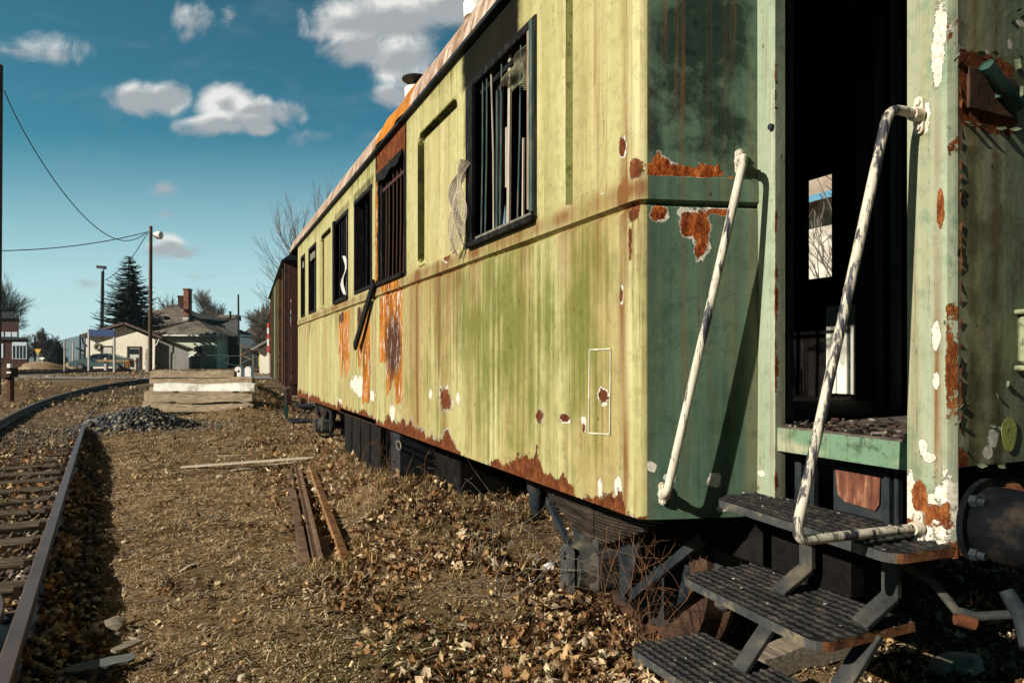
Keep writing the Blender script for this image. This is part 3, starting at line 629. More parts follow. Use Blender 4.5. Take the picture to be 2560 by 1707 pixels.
def lines(a, b, st, extra=(), eps=.006):
    q = list(np.arange(a, b, st)) + [b]
    for e in extra: q = [x for x in q if abs(x - e) > st * .45 or x in (a, b)] + [e]
    q = np.unique(np.round(q, 5)); return q
# side: running coordinate s = Y (decreasing Y round the corner arc)
CR = .045
ext = []
for kd, a, b in WIN: ext += [a, b] + ([a + .012, b - .012] if kd == 'blind' else [])
ext += [2.661, 2.666, 2.698, 2.703]
ys = np.concatenate([lines(YC + CR, 4.2, .014, [e for e in ext if e < 4.2]), lines(4.214, 7.6, .02, [e for e in ext if 4.2 < e < 7.6]), lines(7.62, YE, .03, [e for e in ext if e > 7.6])])
path = [(A, q, -1, 0, q) for q in ys[::-1]]
na = math.atan2(-.958, -.287)     # outward normal of the tapered face
a0, a1 = math.pi, math.pi + (math.atan2(.958, .287))
cxy = (A + CR, YC + CR * .78)
for q in np.linspace(0, 1, 9)[1:]:
    a = a0 + (a1 - a0) * q; path.append((cxy[0] + CR * math.cos(a), cxy[1] + CR * math.sin(a), math.cos(a), math.sin(a), YC + CR - (a1 - a0) * CR * q * .9))
zl = lines(ZB, ZT, .016, [WZ0, WZ1, WZ0 + .012, WZ1 - .012, 1.973, 1.975, 1.986, 1.9885, 2.074, 2.080])
def in_win(s, z, kinds):
    r = np.zeros(s.shape, bool)
    for kd, a, b in WIN:
        if kd in kinds: r |= (s > a) & (s < b) & (z > WZ0 + .0005) & (z < WZ1)
    return r
def rrect(s, z, a, b, c, d, rad):
    qx = np.abs(s - (a + b) / 2) - (b - a) / 2 + rad; qz = np.abs(z - (c + d) / 2) - (d - c) / 2 + rad
    return np.hypot(np.maximum(qx, 0), np.maximum(qz, 0)) + np.minimum(np.maximum(qx, qz), 0) - rad
def side_off(s, z):
    o = np.zeros_like(s)
    for kd, a, b in WIN:
        if kd == 'blind': o -= .045 * sstep(0, .013, -rrect(s, z, a, b, WZ0, WZ1, .07))
    o -= .03 * ((s > 2.664) & (s < 2.700) & (z > 2.078))
    o += .006 * ((z > 1.987) & (z < 2.077)) - .022 * ((z > 1.974) & (z < 1.988))
    o += .006 * np.sin(s * 5.1 + 1) * sstep(.9, 1.4, z) * (z < 1.98) * .8
    return o
# positions of wear read off the photograph's side plane
def SP(px, py): p = onX(px, py, A); return p[1], p[2]
def side_masks(s, z, m):
    jag = (vnoise(s * 9, 0 * s, 2) - .5) * .9 + (vnoise(s * 26, 0 * s, 3) - .5) * .5
    hb = np.interp(s, [2.13, 2.22, 2.26, 2.34, 2.40, 2.46, 2.62, 2.66, 2.70, 2.95, 3.25, 3.5, 3.62, 4.05, 4.12, 4.35, 4.55, 4.62, 4.9, 5.1, 5.5, 5.65, 6.0, 6.3, 6.6, 7.0, 7.5, 8.1, 8.6, 9.5, 11.9], [.0, .0, .10, .12, .05, .01, .01, .05, .115, .13, .09, .06, -.03, -.03, .04, .10, .09, .13, .07, .12, .15, .09, .11, .03, .08, .11, .05, .12, .06, .08, .12])
    m['rust'] = np.maximum(m['rust'], .5 + (hb * .72 * (1 + 1.3 * jag) + .012 - (z - ZB)) * 5)
    m['primer'] = np.maximum(m['primer'], np.where(vnoise(s * 3, z, 8) > .52, .47 + (hb * .72 * (1 + 1.3 * jag) * 1.08 + .015 * (s > 4) - (z - ZB)) * 4, -1))
    for (px, py, rx, ry) in [(1112, 998, 16, 26), (1350, 1040, 11, 20), (1413, 1045, 14, 10), (1508, 988, 14, 16), (1555, 368, 8, 26), (1553, 735, 5, 24), (1120, 640, 8, 12), (1460, 1068, 6, 14)]:
        cy, cz = SP(px, py); y2, _ = SP(px + rx, py); _, z2 = SP(px, py + ry); e = ell(s, z, cy, cz, abs(cy - y2), abs(z2 - cz), .40); m['rust'] = np.maximum(m['rust'], e); m['primer'] = np.maximum(m['primer'], e + .09 * (vnoise(s * 14, z * 11, 5) > .56))
        m['runs'] += .9 * np.exp(-((s - cy) / .018) ** 2) * sstep(0, .05, cz - z) * np.clip(1 - (cz - z) / .7, 0, 1)
    for (px, py, rx, ry) in [(980, 1036, 6, 22), (1144, 995, 4, 12), (1500, 1222, 6, 26), (1545, 1225, 9, 34), (890, 960, 14, 20), (905, 965, 12, 26), (930, 990, 8, 14), (1415, 1052, 16, 7), (850, 1005, 4, 8), (1460, 1050, 8, 12), (1076, 985, 4, 10), (1512, 1010, 6, 5), (1513, 480, 12, 5)]:
        cy, cz = SP(px, py); y2, _ = SP(px + rx, py); _, z2 = SP(px, py + ry); m['primer'] = np.maximum(m['primer'], ell(s, z, cy, cz, abs(cy - y2), abs(z2 - cz), .38))
    # burnt bare metal under three windows, over window three
    def fing(y0, y1, z0f, z1, seed): 
        bot = z0f + (vnoise(s * 8, 0 * s, seed) - .5) * .35; return np.clip(.5 + np.minimum(np.minimum((s - y0), (y1 - s)) * 10, np.minimum(z - bot, z1 - z) * 6), -1, 1.4)
    o = fing(5.46, 6.22, 1.06, 1.99, 11) - .9 * (rectf(s, z, 5.95, 6.4, .9, 1.35, 9) > .3) * 0
    o = np.where((s > 5.98) & (z < 1.36), o - 1.2, o)
    for (y0, y1, zz, sd) in [(6.62, 6.98, 1.02, 12), (7.0, 7.22, 1.38, 13), (7.62, 8.3, 1.34, 15)]: o = np.maximum(o, fing(y0, y1, zz, 1.95, sd))
    m['rust'] = np.maximum(m['rust'], rectf(s, z, 5.36, 6.34, WZ1 - .02, ZT + .1, 7) - .0); o = np.maximum(o, .9 * rectf(s, z, 5.55, 6.2, 1.98, 2.09, 5)); o = np.maximum(o, rectf(s, z, 6.3, 6.42, 2.1, 3.1, 5) * .85)
    m['orange'] = o; m['rust'] = np.maximum(m['rust'], (.16 + .62 * vnoise(s * 4.5, 0 * s, 61)) * np.exp(-((z - 1.981) / .009) ** 2) * 1.0)
    m['charred'] = np.clip(1.2 * np.exp(-((s - 5.75) / .28) ** 2 - ((z - 1.5) / .3) ** 2) + .9 * (s > 6.95) * (s < 7.3) * sstep(1.5, 1.9, z) + 1.0 * (s > 8.0) * (s < 8.5) * sstep(1.75, 1.9, z) + .7 * (z > 3.05) * (s > 6.15), 0, 1)
    so = .95 * np.exp(-(np.maximum(np.abs(s - 3.62) - .30, 0) / .16) ** 2) * sstep(3.0, 3.1, z) * (s < 4.2)
    so = np.maximum(so, .9 * rectf(s, z, 3.80, 4.0, 2.72, 3.2, 5))
    for (a, b, q) in [(5.36, 5.43, .8), (6.24, 6.36, .9), (8.45, 8.55, .5), (6.5, 7.4, .55), (7.66, 8.5, .5)]: so = np.maximum(so, q * np.exp(-(np.maximum(np.maximum(a - s, s - b), 0) / .05) ** 2) * np.exp(-(np.maximum(np.maximum(3.06 - z, z - 3.14), 0) / .06) ** 2 * (a > 6.4)) * (z > 2.05))
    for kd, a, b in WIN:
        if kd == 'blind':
            d = -rrect(s, z, a, b, WZ0, WZ1, .07); m['algae'] += 1.6 * (d > -.002) * (d < .016) * ((s > b - .1) | (z > WZ1 - .1)); so = np.maximum(so, .6 * (d > -.001) * (d < .016) * ((s > b - .05) | (z > WZ1 - .05))); m['algae'] += .5 * np.exp(-(np.maximum(WZ1 - .06 - z, 0) / .10) ** 2) * (d > .012) * (vnoise(s * 18, 0 * s, 3) > .5)  # top and far recess edges: black shade painted in with the soot mask
    m['soot_shade'] = np.maximum(m['soot_shade'], so)
    al = .10 * (z < 1.98) + .50 * np.exp(-((z - 1.5) / .45) ** 2) * (np.exp(-((s - 3.3) / .5) ** 2) + .8 * np.exp(-((s - 4.0) / .25) ** 2) + .7 * np.exp(-((s - 2.55) / .12) ** 2)) + .28 * sstep(3.15, 3.3, z) - .12
    for (a, b) in [(4.14, 5.01)]: al = al + .35 * np.exp(-((s - 4.35) / .14) ** 2 - ((z - 2.25) / .09) ** 2)
    al = al + .25 * np.exp(-((s - 5.0) / .3) ** 2 - ((z - 2.9) / .5) ** 2) * 0 - .5 * (z > 2.1) * (z < 3.1)
    m['algae'] = m['algae'] + al
    ru = 1.3 * np.exp(-((z - 2.03) / .05) ** 2) * (.5 + vnoise(s * 5, 0 * s, 31))
    ru += .8 * np.exp(-(np.maximum(1.98 - z, 0) / .35) ** 2) * (z < 1.98) * sstep(.45, .7, vnoise(s * 7, 0 * s, 33))
    ru += 1.0 * np.exp(-((s - 5.02) / .025) ** 2) * (z < 2.08) * (z > .9) + .5 * np.exp(-((s - 4.35) / .02) ** 2) * (z < 2) + .75 * np.exp(-((s - 5.1) / .22) ** 2) * (z < 2.0) + .5 * np.exp(-((s - 4.45) / .15) ** 2) * (z < 2.0)
    ru += 1.5 * np.exp(-((s - 2.235 - .008 * np.sin(z * 5)) / .022) ** 2) * (.3 + 1.0 * vnoise(s * 25, z * 4, 41)) + .35 * np.exp(-((s - 2.30) / .05) ** 2) * (z < 2)
    ru += .5 * np.exp(-((s - 4.75) / .07) ** 2) * np.exp(-(np.maximum(z - 2.1, 0) / .25) ** 2) * (z > 2.08)
    ru += .8 * np.exp(-((s - 9.66) / .05) ** 2) * (z > 2.08) * (z < 3.05)
    m['runs'] = m['runs'] + ru
    m['rust'] = np.maximum(m['rust'], ell(s, z, 2.17, 2.11, .035, .045, .45)); m['rust'] = np.maximum(m['rust'], ell(s, z, 2.185, 1.945, .03, .045, .45)); m['rust'] = np.maximum(m['rust'], ell(s, z, 2.2, 1.85, .01, .08, .4))
    m['rust'] = np.maximum(m['rust'], .36 * (np.abs(s - 2.68) < .03) * (z > 2.1) * (z < 2.6)); m['algae'] += 1.6 * (np.abs(s - 2.684) < .022) * (z > 2.08); m['soot_shade'] = np.maximum(m['soot_shade'], .62 * (np.abs(s - 2.668) < .008) * (z > 2.08))  # seam groove: darker green inside, black along one edge
    m['chips'] = .9 * np.exp(-((z - 1.02) / .06) ** 2) * (s > 3.2)
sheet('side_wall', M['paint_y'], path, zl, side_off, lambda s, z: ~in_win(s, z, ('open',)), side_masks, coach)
# inner skin so that the rooms are dark, with the same openings
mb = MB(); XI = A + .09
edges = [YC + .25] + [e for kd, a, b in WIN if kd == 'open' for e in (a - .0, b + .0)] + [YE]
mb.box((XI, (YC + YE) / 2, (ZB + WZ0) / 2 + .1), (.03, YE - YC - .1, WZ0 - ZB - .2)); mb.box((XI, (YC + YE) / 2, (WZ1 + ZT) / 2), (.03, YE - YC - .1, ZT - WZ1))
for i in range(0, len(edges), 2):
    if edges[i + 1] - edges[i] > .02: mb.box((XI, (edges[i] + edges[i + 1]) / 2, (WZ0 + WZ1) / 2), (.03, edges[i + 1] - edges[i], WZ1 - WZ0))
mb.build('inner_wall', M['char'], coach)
# ------------------------------------------------------------------ tapered face beside the door
fp = []
for q in lines(0.0, FL, .011): fp.append((A + .028 + FX[0] * q * (FL - .028) / FL, YC - .0085 + FX[1] * q * (FL - .028) / FL, -.287, -.958, q))
zf = lines(ZB, ZT, .012, [1.973, 1.975, 1.986, 1.9885, 2.074, 2.080])
def face_off(s, z): return .006 * ((z > 1.987) & (z < 2.077)) - .022 * ((z > 1.974) & (z < 1.988)) + .004 * np.sin(s * 9) * np.sin(z * 3)
def FPt(px, py):
    d = ray(px, py); k = d[0] / d[1]; s = (A - k * YC) / (k * FX[1] - FX[0]); t = (A + FX[0] * s) / d[0]; return s, EYE + d[2] * t
def face_masks(s, z, m):
    hz_ = np.interp(s, [0, .02, .03, .085, .095, .3, .36, .4, .47], [.06, .06, .095, .09, .045, .05, .02, -.02, -.03]); m['rust'] = np.maximum(m['rust'], .5 + np.minimum((hz_ * (1 + .5 * (vnoise(s * 40, 0 * s, 3) - .5)) - (z - 2.078)) * 9, (z - 2.076) * 30))
    for (px, py, rx, ry) in [(1712, 560, 26, 34), (1745, 590, 26, 60), (1735, 625, 12, 30), (1790, 530, 34, 8), (1630, 530, 22, 20)]:
        cs, cz = FPt(px, py); s2, _ = FPt(px + rx, py); _, z2 = FPt(px, py + ry); e = ell(s, z, cs, cz, abs(s2 - cs), abs(z2 - cz), .42); m['rust'] = np.maximum(m['rust'], np.where(z < 1.985, e, -1)); m['primer'] = np.maximum(m['primer'], np.where(z < 1.985, e + .09 * (vnoise(s * 38, z * 26, 5) > .62), -1))
    for (px, py, rx, ry) in [(1777, 1200, 18, 20), (1612, 1165, 12, 12), (1660, 1195, 16, 10), (1640, 540, 20, 16), (1692, 530, 14, 12), (1800, 1270, 24, 9)]:
        cs, cz = FPt(px, py); s2, _ = FPt(px + rx, py); _, z2 = FPt(px, py + ry); m['primer'] = np.maximum(m['primer'], ell(s, z, cs, cz, abs(s2 - cs), abs(z2 - cz), .38))
    m['algae'] = .75 * np.exp(-((z - 2.62) / .34) ** 2 - ((s - .27) / .22) ** 2) + .4 * np.exp(-((z - 2.22) / .12) ** 2) - .22 + .3 * np.exp(-((s - .12) / .05) ** 2 - ((z - 1.7) / .2) ** 2)
    for q in (.16, .22, .265, .3): m['runs'] += .28 * np.exp(-((s - q) / .008) ** 2) * (z < 1.98) * np.clip((z - .9) / .5, 0, 1)
    m['runs'] += .6 * np.exp(-(s / .02) ** 2)
sheet('tapered_wall', M['paint_g'], fp, zf, face_off, None, face_masks, coach)
# far end mirror of the recess (seen past the side only as an edge)
mb = MB(); mb.prism([(A + .01, YE, ZB), (A + .46, YE + .14, ZB), (A + .5, YE + .14, ZB), (A + .05, YE, ZB)], (0, 0, ZT - ZB)); mb.prism([(A + .46, YE + .88, ZB), (A + .5, YE + .87, ZB), (A + .5, YE + 1.0, ZB), (A + .46, YE + 1.0, ZB)], (0, 0, ZT - ZB))
mb.box((XC, YE + 1.0, 2.0), (2.0, .04, 2.5)); mb.build('far_vestibule', M['rust_dark'], coach)
# ------------------------------------------------------------------ door posts (same green, lightened as facing the sun)
def dp(px, X=DX): return onX(px, 0, X)[1]
PY0 = dp(1938); PY1 = dp(2268); JE = dp(2368)
def post(name, y_hi, y_lo, z0, z1, masks, cap_lo=False, mat='paint_p', X=DX):
    p = [(X, q, -1, 0, q) for q in lines(y_lo, y_hi, .01)[::-1]]
    if cap_lo: p += [(X + .012, y_lo - .008, -.7, -.7, y_lo - .012), (X + .03, y_lo - .012, 0, -1, y_lo - .03)]
    else: p += [(X + .05, y_lo + .0005, 0, -1, y_lo - .05)]
    return sheet(name, M[mat], p, lines(z0, z1, .012), None, None, masks, coach)
def mk_p1(s, z, m):
    m['algae'] = np.full(s.shape, -.35); m['rust'] = np.maximum(m['rust'], .42 * np.exp(-((s - PY0) / .008) ** 2) * (vnoise(z * 5, s * 0, 4) > .6) * 1.4); m['primer'] = np.maximum(m['primer'], ell(s, z, DY - .02, .95, .02, .012))
post('door_post', DY + .001, PY0, ZB, ZT, mk_p1)
def JPt(px, py): p = onX(px, py, DX); return p[1], p[2]
def mk_p2(s, z, m):
    m['algae'] = np.full(s.shape, -.3)
    e = np.exp(-(np.maximum(s - (JE + .001), 0) / .011) ** 2); rn = vnoise(z * 6, s * 0, 14)
    m['rust'] = np.maximum(m['rust'], (.02 + .64 * rn) * e * .95); m['runs'] += .8 * np.exp(-((s - JE - .028) / .012) ** 2) * (.4 + rn)
    bz = z < 1.06 + .02 * np.sin(s * 60); m['primer'] = np.maximum(m['primer'], np.where(bz, .54 + .25 * (vnoise(s * 45, z * 45, 6) - .5), -1)); m['rust'] = np.maximum(m['rust'], np.where(bz, .10 + .62 * vnoise(s * 22, z * 16, 7) - .1 * sstep(.98, 1.06, z), -1)); m['rust'] = np.maximum(m['rust'], ell(s, z, *JPt(2300, 1240), .025, .06, .8))
    for (px, py, rx, ry) in [(2350, 60, 17, 60), (2342, 130, 16, 70), (2345, 185, 12, 30), (2340, 832, 13, 34), (2308, 1120, 12, 28), (2325, 1145, 18, 14), (2312, 292, 15, 36), (2290, 1300, 10, 40), (2340, 950, 8, 20)]:
        cs, cz = JPt(px, py); s2, _ = JPt(px + rx, py); _, z2 = JPt(px, py + ry); m['primer'] = np.maximum(m['primer'], ell(s, z, cs, cz, abs(s2 - cs), abs(z2 - cz), .42))
    m['rust'] = np.maximum(m['rust'], ell(s, z, JE + .02, 1.83, .012, .07, .6))
post('corner_post', PY1, JE, ZB + .03, ZT, mk_p2, True)
# ------------------------------------------------------------------ end wall with thick curled paint
EY = JE - .012
def EPt(px, py):
    d = ray(px, py); t = EY / d[1]; return d[0] * t, EYE + d[2] * t
ep = [(q, EY, 0, -1, q) for q in np.concatenate([lines(DX + .03, DX + .55, .010), lines(DX + .57, XC + 1.0, .06)])]
ez0 = EPt(2400, 1168)[1]
def mk_e(s, z, m):
    m['algae'] = .15 * vnoise(s * 5, z, 2) - .25 + .6 * np.exp(-((s - 2.04) / .03) ** 2) * (z < 2.0) + .5 * np.exp(-((s - 2.16) / .025) ** 2) * (z < 2.0)
    for px in (2395, 2490): 
        cs, _ = EPt(px, 700); m['runs'] += .75 * np.exp(-((s - cs) / .016) ** 2) * np.clip((z - 1.1) / .6, 0, 1)
    for (px, py, rx, ry) in [(2460, 232, 82, 96), (2390, 1150, 30, 34), (2385, 180, 8, 40)]:
        cs, cz = EPt(px, py); s2, _ = EPt(px + rx, py); _, z2 = EPt(px, py + ry); n = 4; e = .5 + (1 - (np.abs((s - cs) / (s2 - cs)) ** n + np.abs((z - cz) / (z2 - cz)) ** n) ** (1 / n)) * .9; m['rust'] = np.maximum(m['rust'], e)
    for (px, py, rx, ry) in [(2482, 1095, 14, 24), (2470, 1130, 12, 18), (2385, 1090, 8, 30), (2500, 1075, 14, 10), (2552, 60, 14, 8), (2525, 110, 6, 12)]:
        cs, cz = EPt(px, py); s2, _ = EPt(px + rx, py); _, z2 = EPt(px, py + ry); m['primer'] = np.maximum(m['primer'], ell(s, z, cs, cz, abs(s2 - cs), abs(z2 - cz), .7))
    e = np.exp(-((s - DX - .03) / .010) ** 2); m['rust'] = np.maximum(m['rust'], e * (.1 + .62 * vnoise(z * 7, 0 * s, 5)))
    m['soot_shade'] = .35 * sstep(2.15, 2.5, z) * vnoise(s * 6, z * 4, 9) + .4 * np.exp(-((z - ez0) / .03) ** 2)
def e_off(s, z): return .004 * (fbm(s * 14, z * 5, 3) - .5)
sheet('end_wall', M['paint_e'], ep, lines(ez0, ZT, .012), e_off, None, mk_e, coach)
def m_yellow_patch():
    return m_mottle('yellow_patch', (.20, .24, .05), (.34, .36, .09), 30, .6, .4, c3=(.07, .08, .03))
mb = MB(); c, z = EPt(2518, 1085); yw = abs(EPt(2537, 1085)[0] - EPt(2500, 1085)[0]) / 2; mb.prism([(c + yw * math.cos(a) * (1 + .12 * math.sin(3 * a)), EY - .006, z + .052 * math.sin(a)) for a in np.linspace(0, 6.283, 22)[:-1]], (0, .001, 0)); mb.build('yellow_mark', m_yellow_patch(), coach)
# curled flakes of paint standing off the end wall
def m_flake(): return m_mottle('curled_paint', (.06, .085, .055), (.13, .165, .105), 30, .9, .4, c3=(.26, .2, .13), spec=.05)
mb = MB()
def flake(px, py, L, wdt, ang, curl):
    L *= .62; wdt *= .8
    cs, cz = EPt(px, py); V = []; n = 5
    for i in range(n):
        q = i / (n - 1); a = curl * q; r_ = L / max(curl, .01)
        along = r_ * math.sin(a); outw = r_ * (1 - math.cos(a))
        for sd in (-1, -.3, .4, 1):
            jj = random.uniform(.75, 1.15) * (1 - .35 * q); ax, az = along * math.cos(ang) - sd * wdt / 2 * jj * math.sin(ang), along * math.sin(ang) + sd * wdt / 2 * jj * math.cos(ang); V.append((cs + ax, EY - .002 - outw, cz + az))
    mb.add(V, [(i * 4 + j, i * 4 + j + 1, i * 4 + 5 + j, i * 4 + 4 + j) for i in range(n - 1) for j in range(3)])
for (px, py, L, wd, an, cu) in [(2390, 150, .028, .04, 2.4, 1.6), (2420, 305, .03, .05, -1.6, 1.9), (2450, 312, .035, .06, -1.7, 2.2), (2500, 318, .04, .06, -1.4, 2.0), (2535, 318, .035, .06, -1.2, 1.8), (2480, 145, .03, .04, 1.2, 1.4), (2535, 165, .03, .05, .4, 2.0), (2540, 230, .03, .05, 0, 1.6), (2450, 140, .02, .05, 1.6, 1.2), (2400, 1020, .02, .04, 2.2, 1.4), (2392, 900, .015, .05, 2.8, 1.3), (2515, 960, .03, .03, 3.0, 1.8), (2490, 985, .02, .03, -2.6, 1.6), (2505, 1035, .02, .03, -2.2, 1.4), (2480, 1060, .02, .04, -1.5, 1.2), (2390, 1060, .025, .03, 2.0, 1.8), (2410, 1120, .03, .04, -2.0, 1.5), (2450, 1155, .03, .05, -1.4, 1.3), (2500, 1160, .025, .05, -1.6, 1.4), (2400, 470, .012, .03, 2.9, 1.2), (2385, 620, .012, .04, 3, 1.4), (2540, 130, .012, .03, 1, 1), (2520, 40, .015, .03, 2.4, 1.4), (2545, 30, .015, .04, 2, 1.4)]: flake(px, py, L, wd, an, cu)
o = mb.build('paint_flake', m_flake(), coach); o['kind'] = 'stuff'
mb = MB()
for i in range(34):
    z = random.uniform(1.1, 2.25); cs = DX + .034
    mb.add([(cs, EY - .001, z), (cs + .002, EY - .001, z + random.uniform(.01, .03)), (cs + random.uniform(.004, .010), EY - random.uniform(.002, .006), z + random.uniform(.0, .03)), (cs + random.uniform(.003, .008), EY - random.uniform(.001, .005), z - .008)], [(0, 1, 2), (0, 2, 3)])
o = mb.build('rust_flake', M['rust'], coach); o['kind'] = 'stuff'
# lamp socket on its rusty plate
mb = MB(); x0, z1 = EPt(2416, 168); x1, z0 = EPt(2534, 300)
mb.box(((x0 + x1) / 2, EY - .004, (z0 + z1) / 2), (abs(x1 - x0), .010, abs(z1 - z0)), None, 0, .002)
lamp_plate = mb.build('lamp_bracket', M['rust_dark'], coach)
mb = MB(); p0 = np.array([*EPt(2440, 175)]); p1 = np.array([*EPt(2525, 280)])
a = np.array([p0[0] - .012, EY - .035, p0[1]]); b = np.array([p1[0] - .012, EY - .03, p1[1]]); d = b - a
mb.lathe(a, d, [(.004, .014), (0, .0155), (.002, .019), (np.linalg.norm(d) * .97, .019), (np.linalg.norm(d), .017)], 18); mb.box((b * .6 + a * .4) + np.array([0, .025, 0]), (.02, .04, .03)); mb.build('lamp_socket', m_mottle('socket_green', (.015, .045, .036), (.04, .095, .07), 22, .6, .4, spec=.15), lamp_plate)
# second cast bracket at the frame edge
mb = MB(); c, z = EPt(2548, 850)
mb.box((c + .02, EY - .03, z), (.075, .06, .15), None, 0, .012); mb.box((c + .02, EY - .045, z + .085), (.10, .09, .014), None, 0, .004); mb.lathe((c + .0, EY - .055, z + .06), (0, -1, 0), [(0, .022), (.012, .022), (.02, .014)], 14); mb.box((c + .02, EY - .035, z - .085), (.1, .07, .016), None, 0, .004)
mb.build('cast_bracket', m_mottle('bracket_paint', (.17, .20, .11), (.29, .31, .18), 25, .7, .7, c3=(.06, .055, .035)), coach)
# ------------------------------------------------------------------ windows
M['bar_green'] = m_mottle('old_green_rod', (.010, .025, .024), (.035, .07, .063), 30, .6, .3, c3=(.11, .12, .10), stretch=(1, 1, .2))
M['bar_rust'] = m_mottle('rusty_rod', (.02, .008, .006), (.07, .025, .014), 30, .8, .4, stretch=(1, 1, .2))
M['lath'] = m_mottle('pale_lath', (.22, .18, .13), (.50, .45, .37), 6, .8, .3, stretch=(8, 8, .6))
M['char_wood'] = m_mottle('charred_wood', (.003, .003, .003), (.010, .009, .009), 14, .7, .8, c3=(.042, .038, .036), stretch=(4, 4, .5), spec=.08)
M['sill_worn'] = m_mottle('worn_sill', (.05, .04, .034), (.26, .23, .19), 18, .8, .4)
def window(i, a, b, style):
    """frame with parts at its own place; bars are sub-parts"""
    mb = MB(); t = .045; pr = .012 if style != 'burnt' else -.01
    X0, X1 = A - pr, A + .095; xc, xd = (X0 + X1) / 2, X1 - X0; zc = (WZ0 + WZ1) / 2
    mb.box((xc, a + t / 2, zc), (xd, t, WZ1 - WZ0 - .002), None, 0, .004); mb.box((xc, b - t / 2, zc), (xd, t, WZ1 - WZ0 - .002), None, 0, .004)
    mb.box((xc, (a + b) / 2, WZ0 + .018), (xd, b - a - 2 * t, .034), None, 1 if style == 'net' else 0, .004); mb.box((xc, (a + b) / 2, WZ1 - t / 2), (xd, b - a - 2 * t, t), None, 0, .004)
    w_ = mb.build('window', [M['char_wood'], M['sill_worn']], coach)
    def rod(y0, y1, r, m, X=A + .05, z0=WZ0 + .03, z1=WZ1 - .04, flat=None):
        q = MB()
        if flat: q.bar((X, y0, z0), (X, y1, z1), flat[0], flat[1], 0, (0, 1, 0))
        else: q.tube([(X, y0, z0), (X + .004, (y0 + y1) / 2 + random.uniform(-.004, .004), (z0 + z1) / 2), (X, y1, z1)], r, 8)
        q.build('bar', m, w_)
    W = b - a
    if style == 'net':
        q = MB(); q.box((A - .022, b - .045, zc - .02), (.03, .10, WZ1 - WZ0 - .06), None, 0, .005); q.build('jamb_board', M['char_wood'], w_)
        q = MB(); q.box((A - .022, (a + b) / 2, WZ0 - .008), (.036, W + .01, .034), None, 0, .004); q.build('sill_board', M['char_wood'], w_)
        q = MB(); q.box((A - .02, a + .02, zc), (.022, .028, WZ1 - WZ0 - .05), None, 0, .004); q.build('edge_strip', M['bar_green'], w_)
        q = MB(); q.box((A - .004, a + .075, zc), (.02, .03, WZ1 - WZ0 - .1), None, 0, .003); q.build('edge_strip', m_mottle('raw_strip', (.16, .11, .07), (.33, .26, .19), 20, .8, .3, stretch=(4, 4, .5)), w_)
        for f, l, m in [(.30, .25, 'bar_green'), (.56, .53, 'bar_green'), (.66, .70, 'lath'), (.80, .77, 'bar_green'), (.87, .84, 'bar_green')]: rod(a + W * f, a + W * l, .006, M[m], A + .02)
        rod(a + W * .455, a + W * .43, 0, M['lath'], A + .03, flat=(.012, .03)); rod(a + W * .66, a + W * .645, 0, M['char_wood'], A + .06, flat=(.02, .045)); rod(a + W * .39, a + W * .38, 0, M['lath'], A + .09, z1=WZ0 + .5, flat=(.01, .014))
        rod(a + W * .61, a + W * .61, 0, M['lath'], A + .08, z0=WZ0 + .28, z1=WZ0 + .62, flat=(.006, .022)); rod(a + W * .72, a + W * .71, 0, M['bar_green'], A + .07, flat=(.02, .03))
        q = MB(); q.bar((A + .03, a + .06, WZ1 - .09), (A + .03, b - .1, WZ1 - .1), .02, .03, 0); q.build('cross_rail', M['char_wood'], w_)
        q = MB(); q.add([(A + .05, a + W * .60, WZ0 + .04), (A + .06, a + W * .5, WZ0 + .04), (A + .055, a + W * .57, WZ0 + .17)], [(0, 1, 2)]); q.add([(A + .053, a + W * .60, WZ0 + .04), (A + .063, a + W * .5, WZ0 + .04), (A + .058, a + W * .57, WZ0 + .17)], [(2, 1, 0)]); q.build('glass_shard', m_flat('shard', (.16, .2, .24), .15, 0, .1, .8), w_)
    elif style == 'burnt':
        for f in (.14, .26, .40, .55, .72, .84): rod(a + W * f, a + W * (f - .03), .007, M['bar_rust'], A + .03)
        q = MB(); q.bar((A + .03, a + .05, WZ1 - .14), (A + .03, b - .05, WZ1 - .14), .02, .03); q.build('cross_rail', M['bar_rust'], w_)
        q = MB()
        P = [(A - .02, a + (b - a) * s, WZ1 - .01 - .05 * abs(math.sin(s * 7)) - .04 * s) for s in np.linspace(0, 1, 9)]
        q.prism(P + [(A - .02, b, WZ1 + .02), (A - .02, a, WZ1 + .02)], (.012, 0, 0)); q.build('torn_lintel', M['char_wood'], w_)
        q = MB(); q.box((A - .012, (a + b) / 2, WZ0 - .004), (.04, W + .02, .03), None, 0, .005); q.build('sill_board', M['char_wood'], w_)
    elif style == 'empty':
        rod(a + W * .62, a + W * .60, 0, M['char_wood'], A + .06, flat=(.02, .02))
    elif style == 'bars':
        for f in (.12, .25, .38, .5, .62, .78): rod(a + W * f, a + W * (f - .02), .008, M['char_wood'] if f != .25 else M['sill_worn'], A + .02)
        q = MB(); q.box((A - .02, b - .03, zc), (.03, .09, WZ1 - WZ0), None, 0, .005); q.build('jamb_board', M['char_wood'], w_)
        q = MB(); q.box((A - .012, (a + b) / 2, WZ0 - .004), (.04, W + .02, .03), None, 0, .005); q.build('sill_board', M['char_wood'], w_)
    else:
        rod(a + W * .3, a + W * .3, .010, M['sill_worn'], A + .03); rod(a + W * .65, a + W * .65, .008, M['bar_green'], A + .05)
        q = MB(); q.box((A + .02, (a + b) / 2, WZ1 - .14), (.02, W - .09, .1)); q.build('blind', M['sill_worn'], w_)
    return w_
styles = ['net', None, 'burnt', 'empty', 'bars', None, 'plain', 'plain']
for i, (kd, a, b) in enumerate(WIN):
    if kd == 'open': window(i, a, b, styles[i])
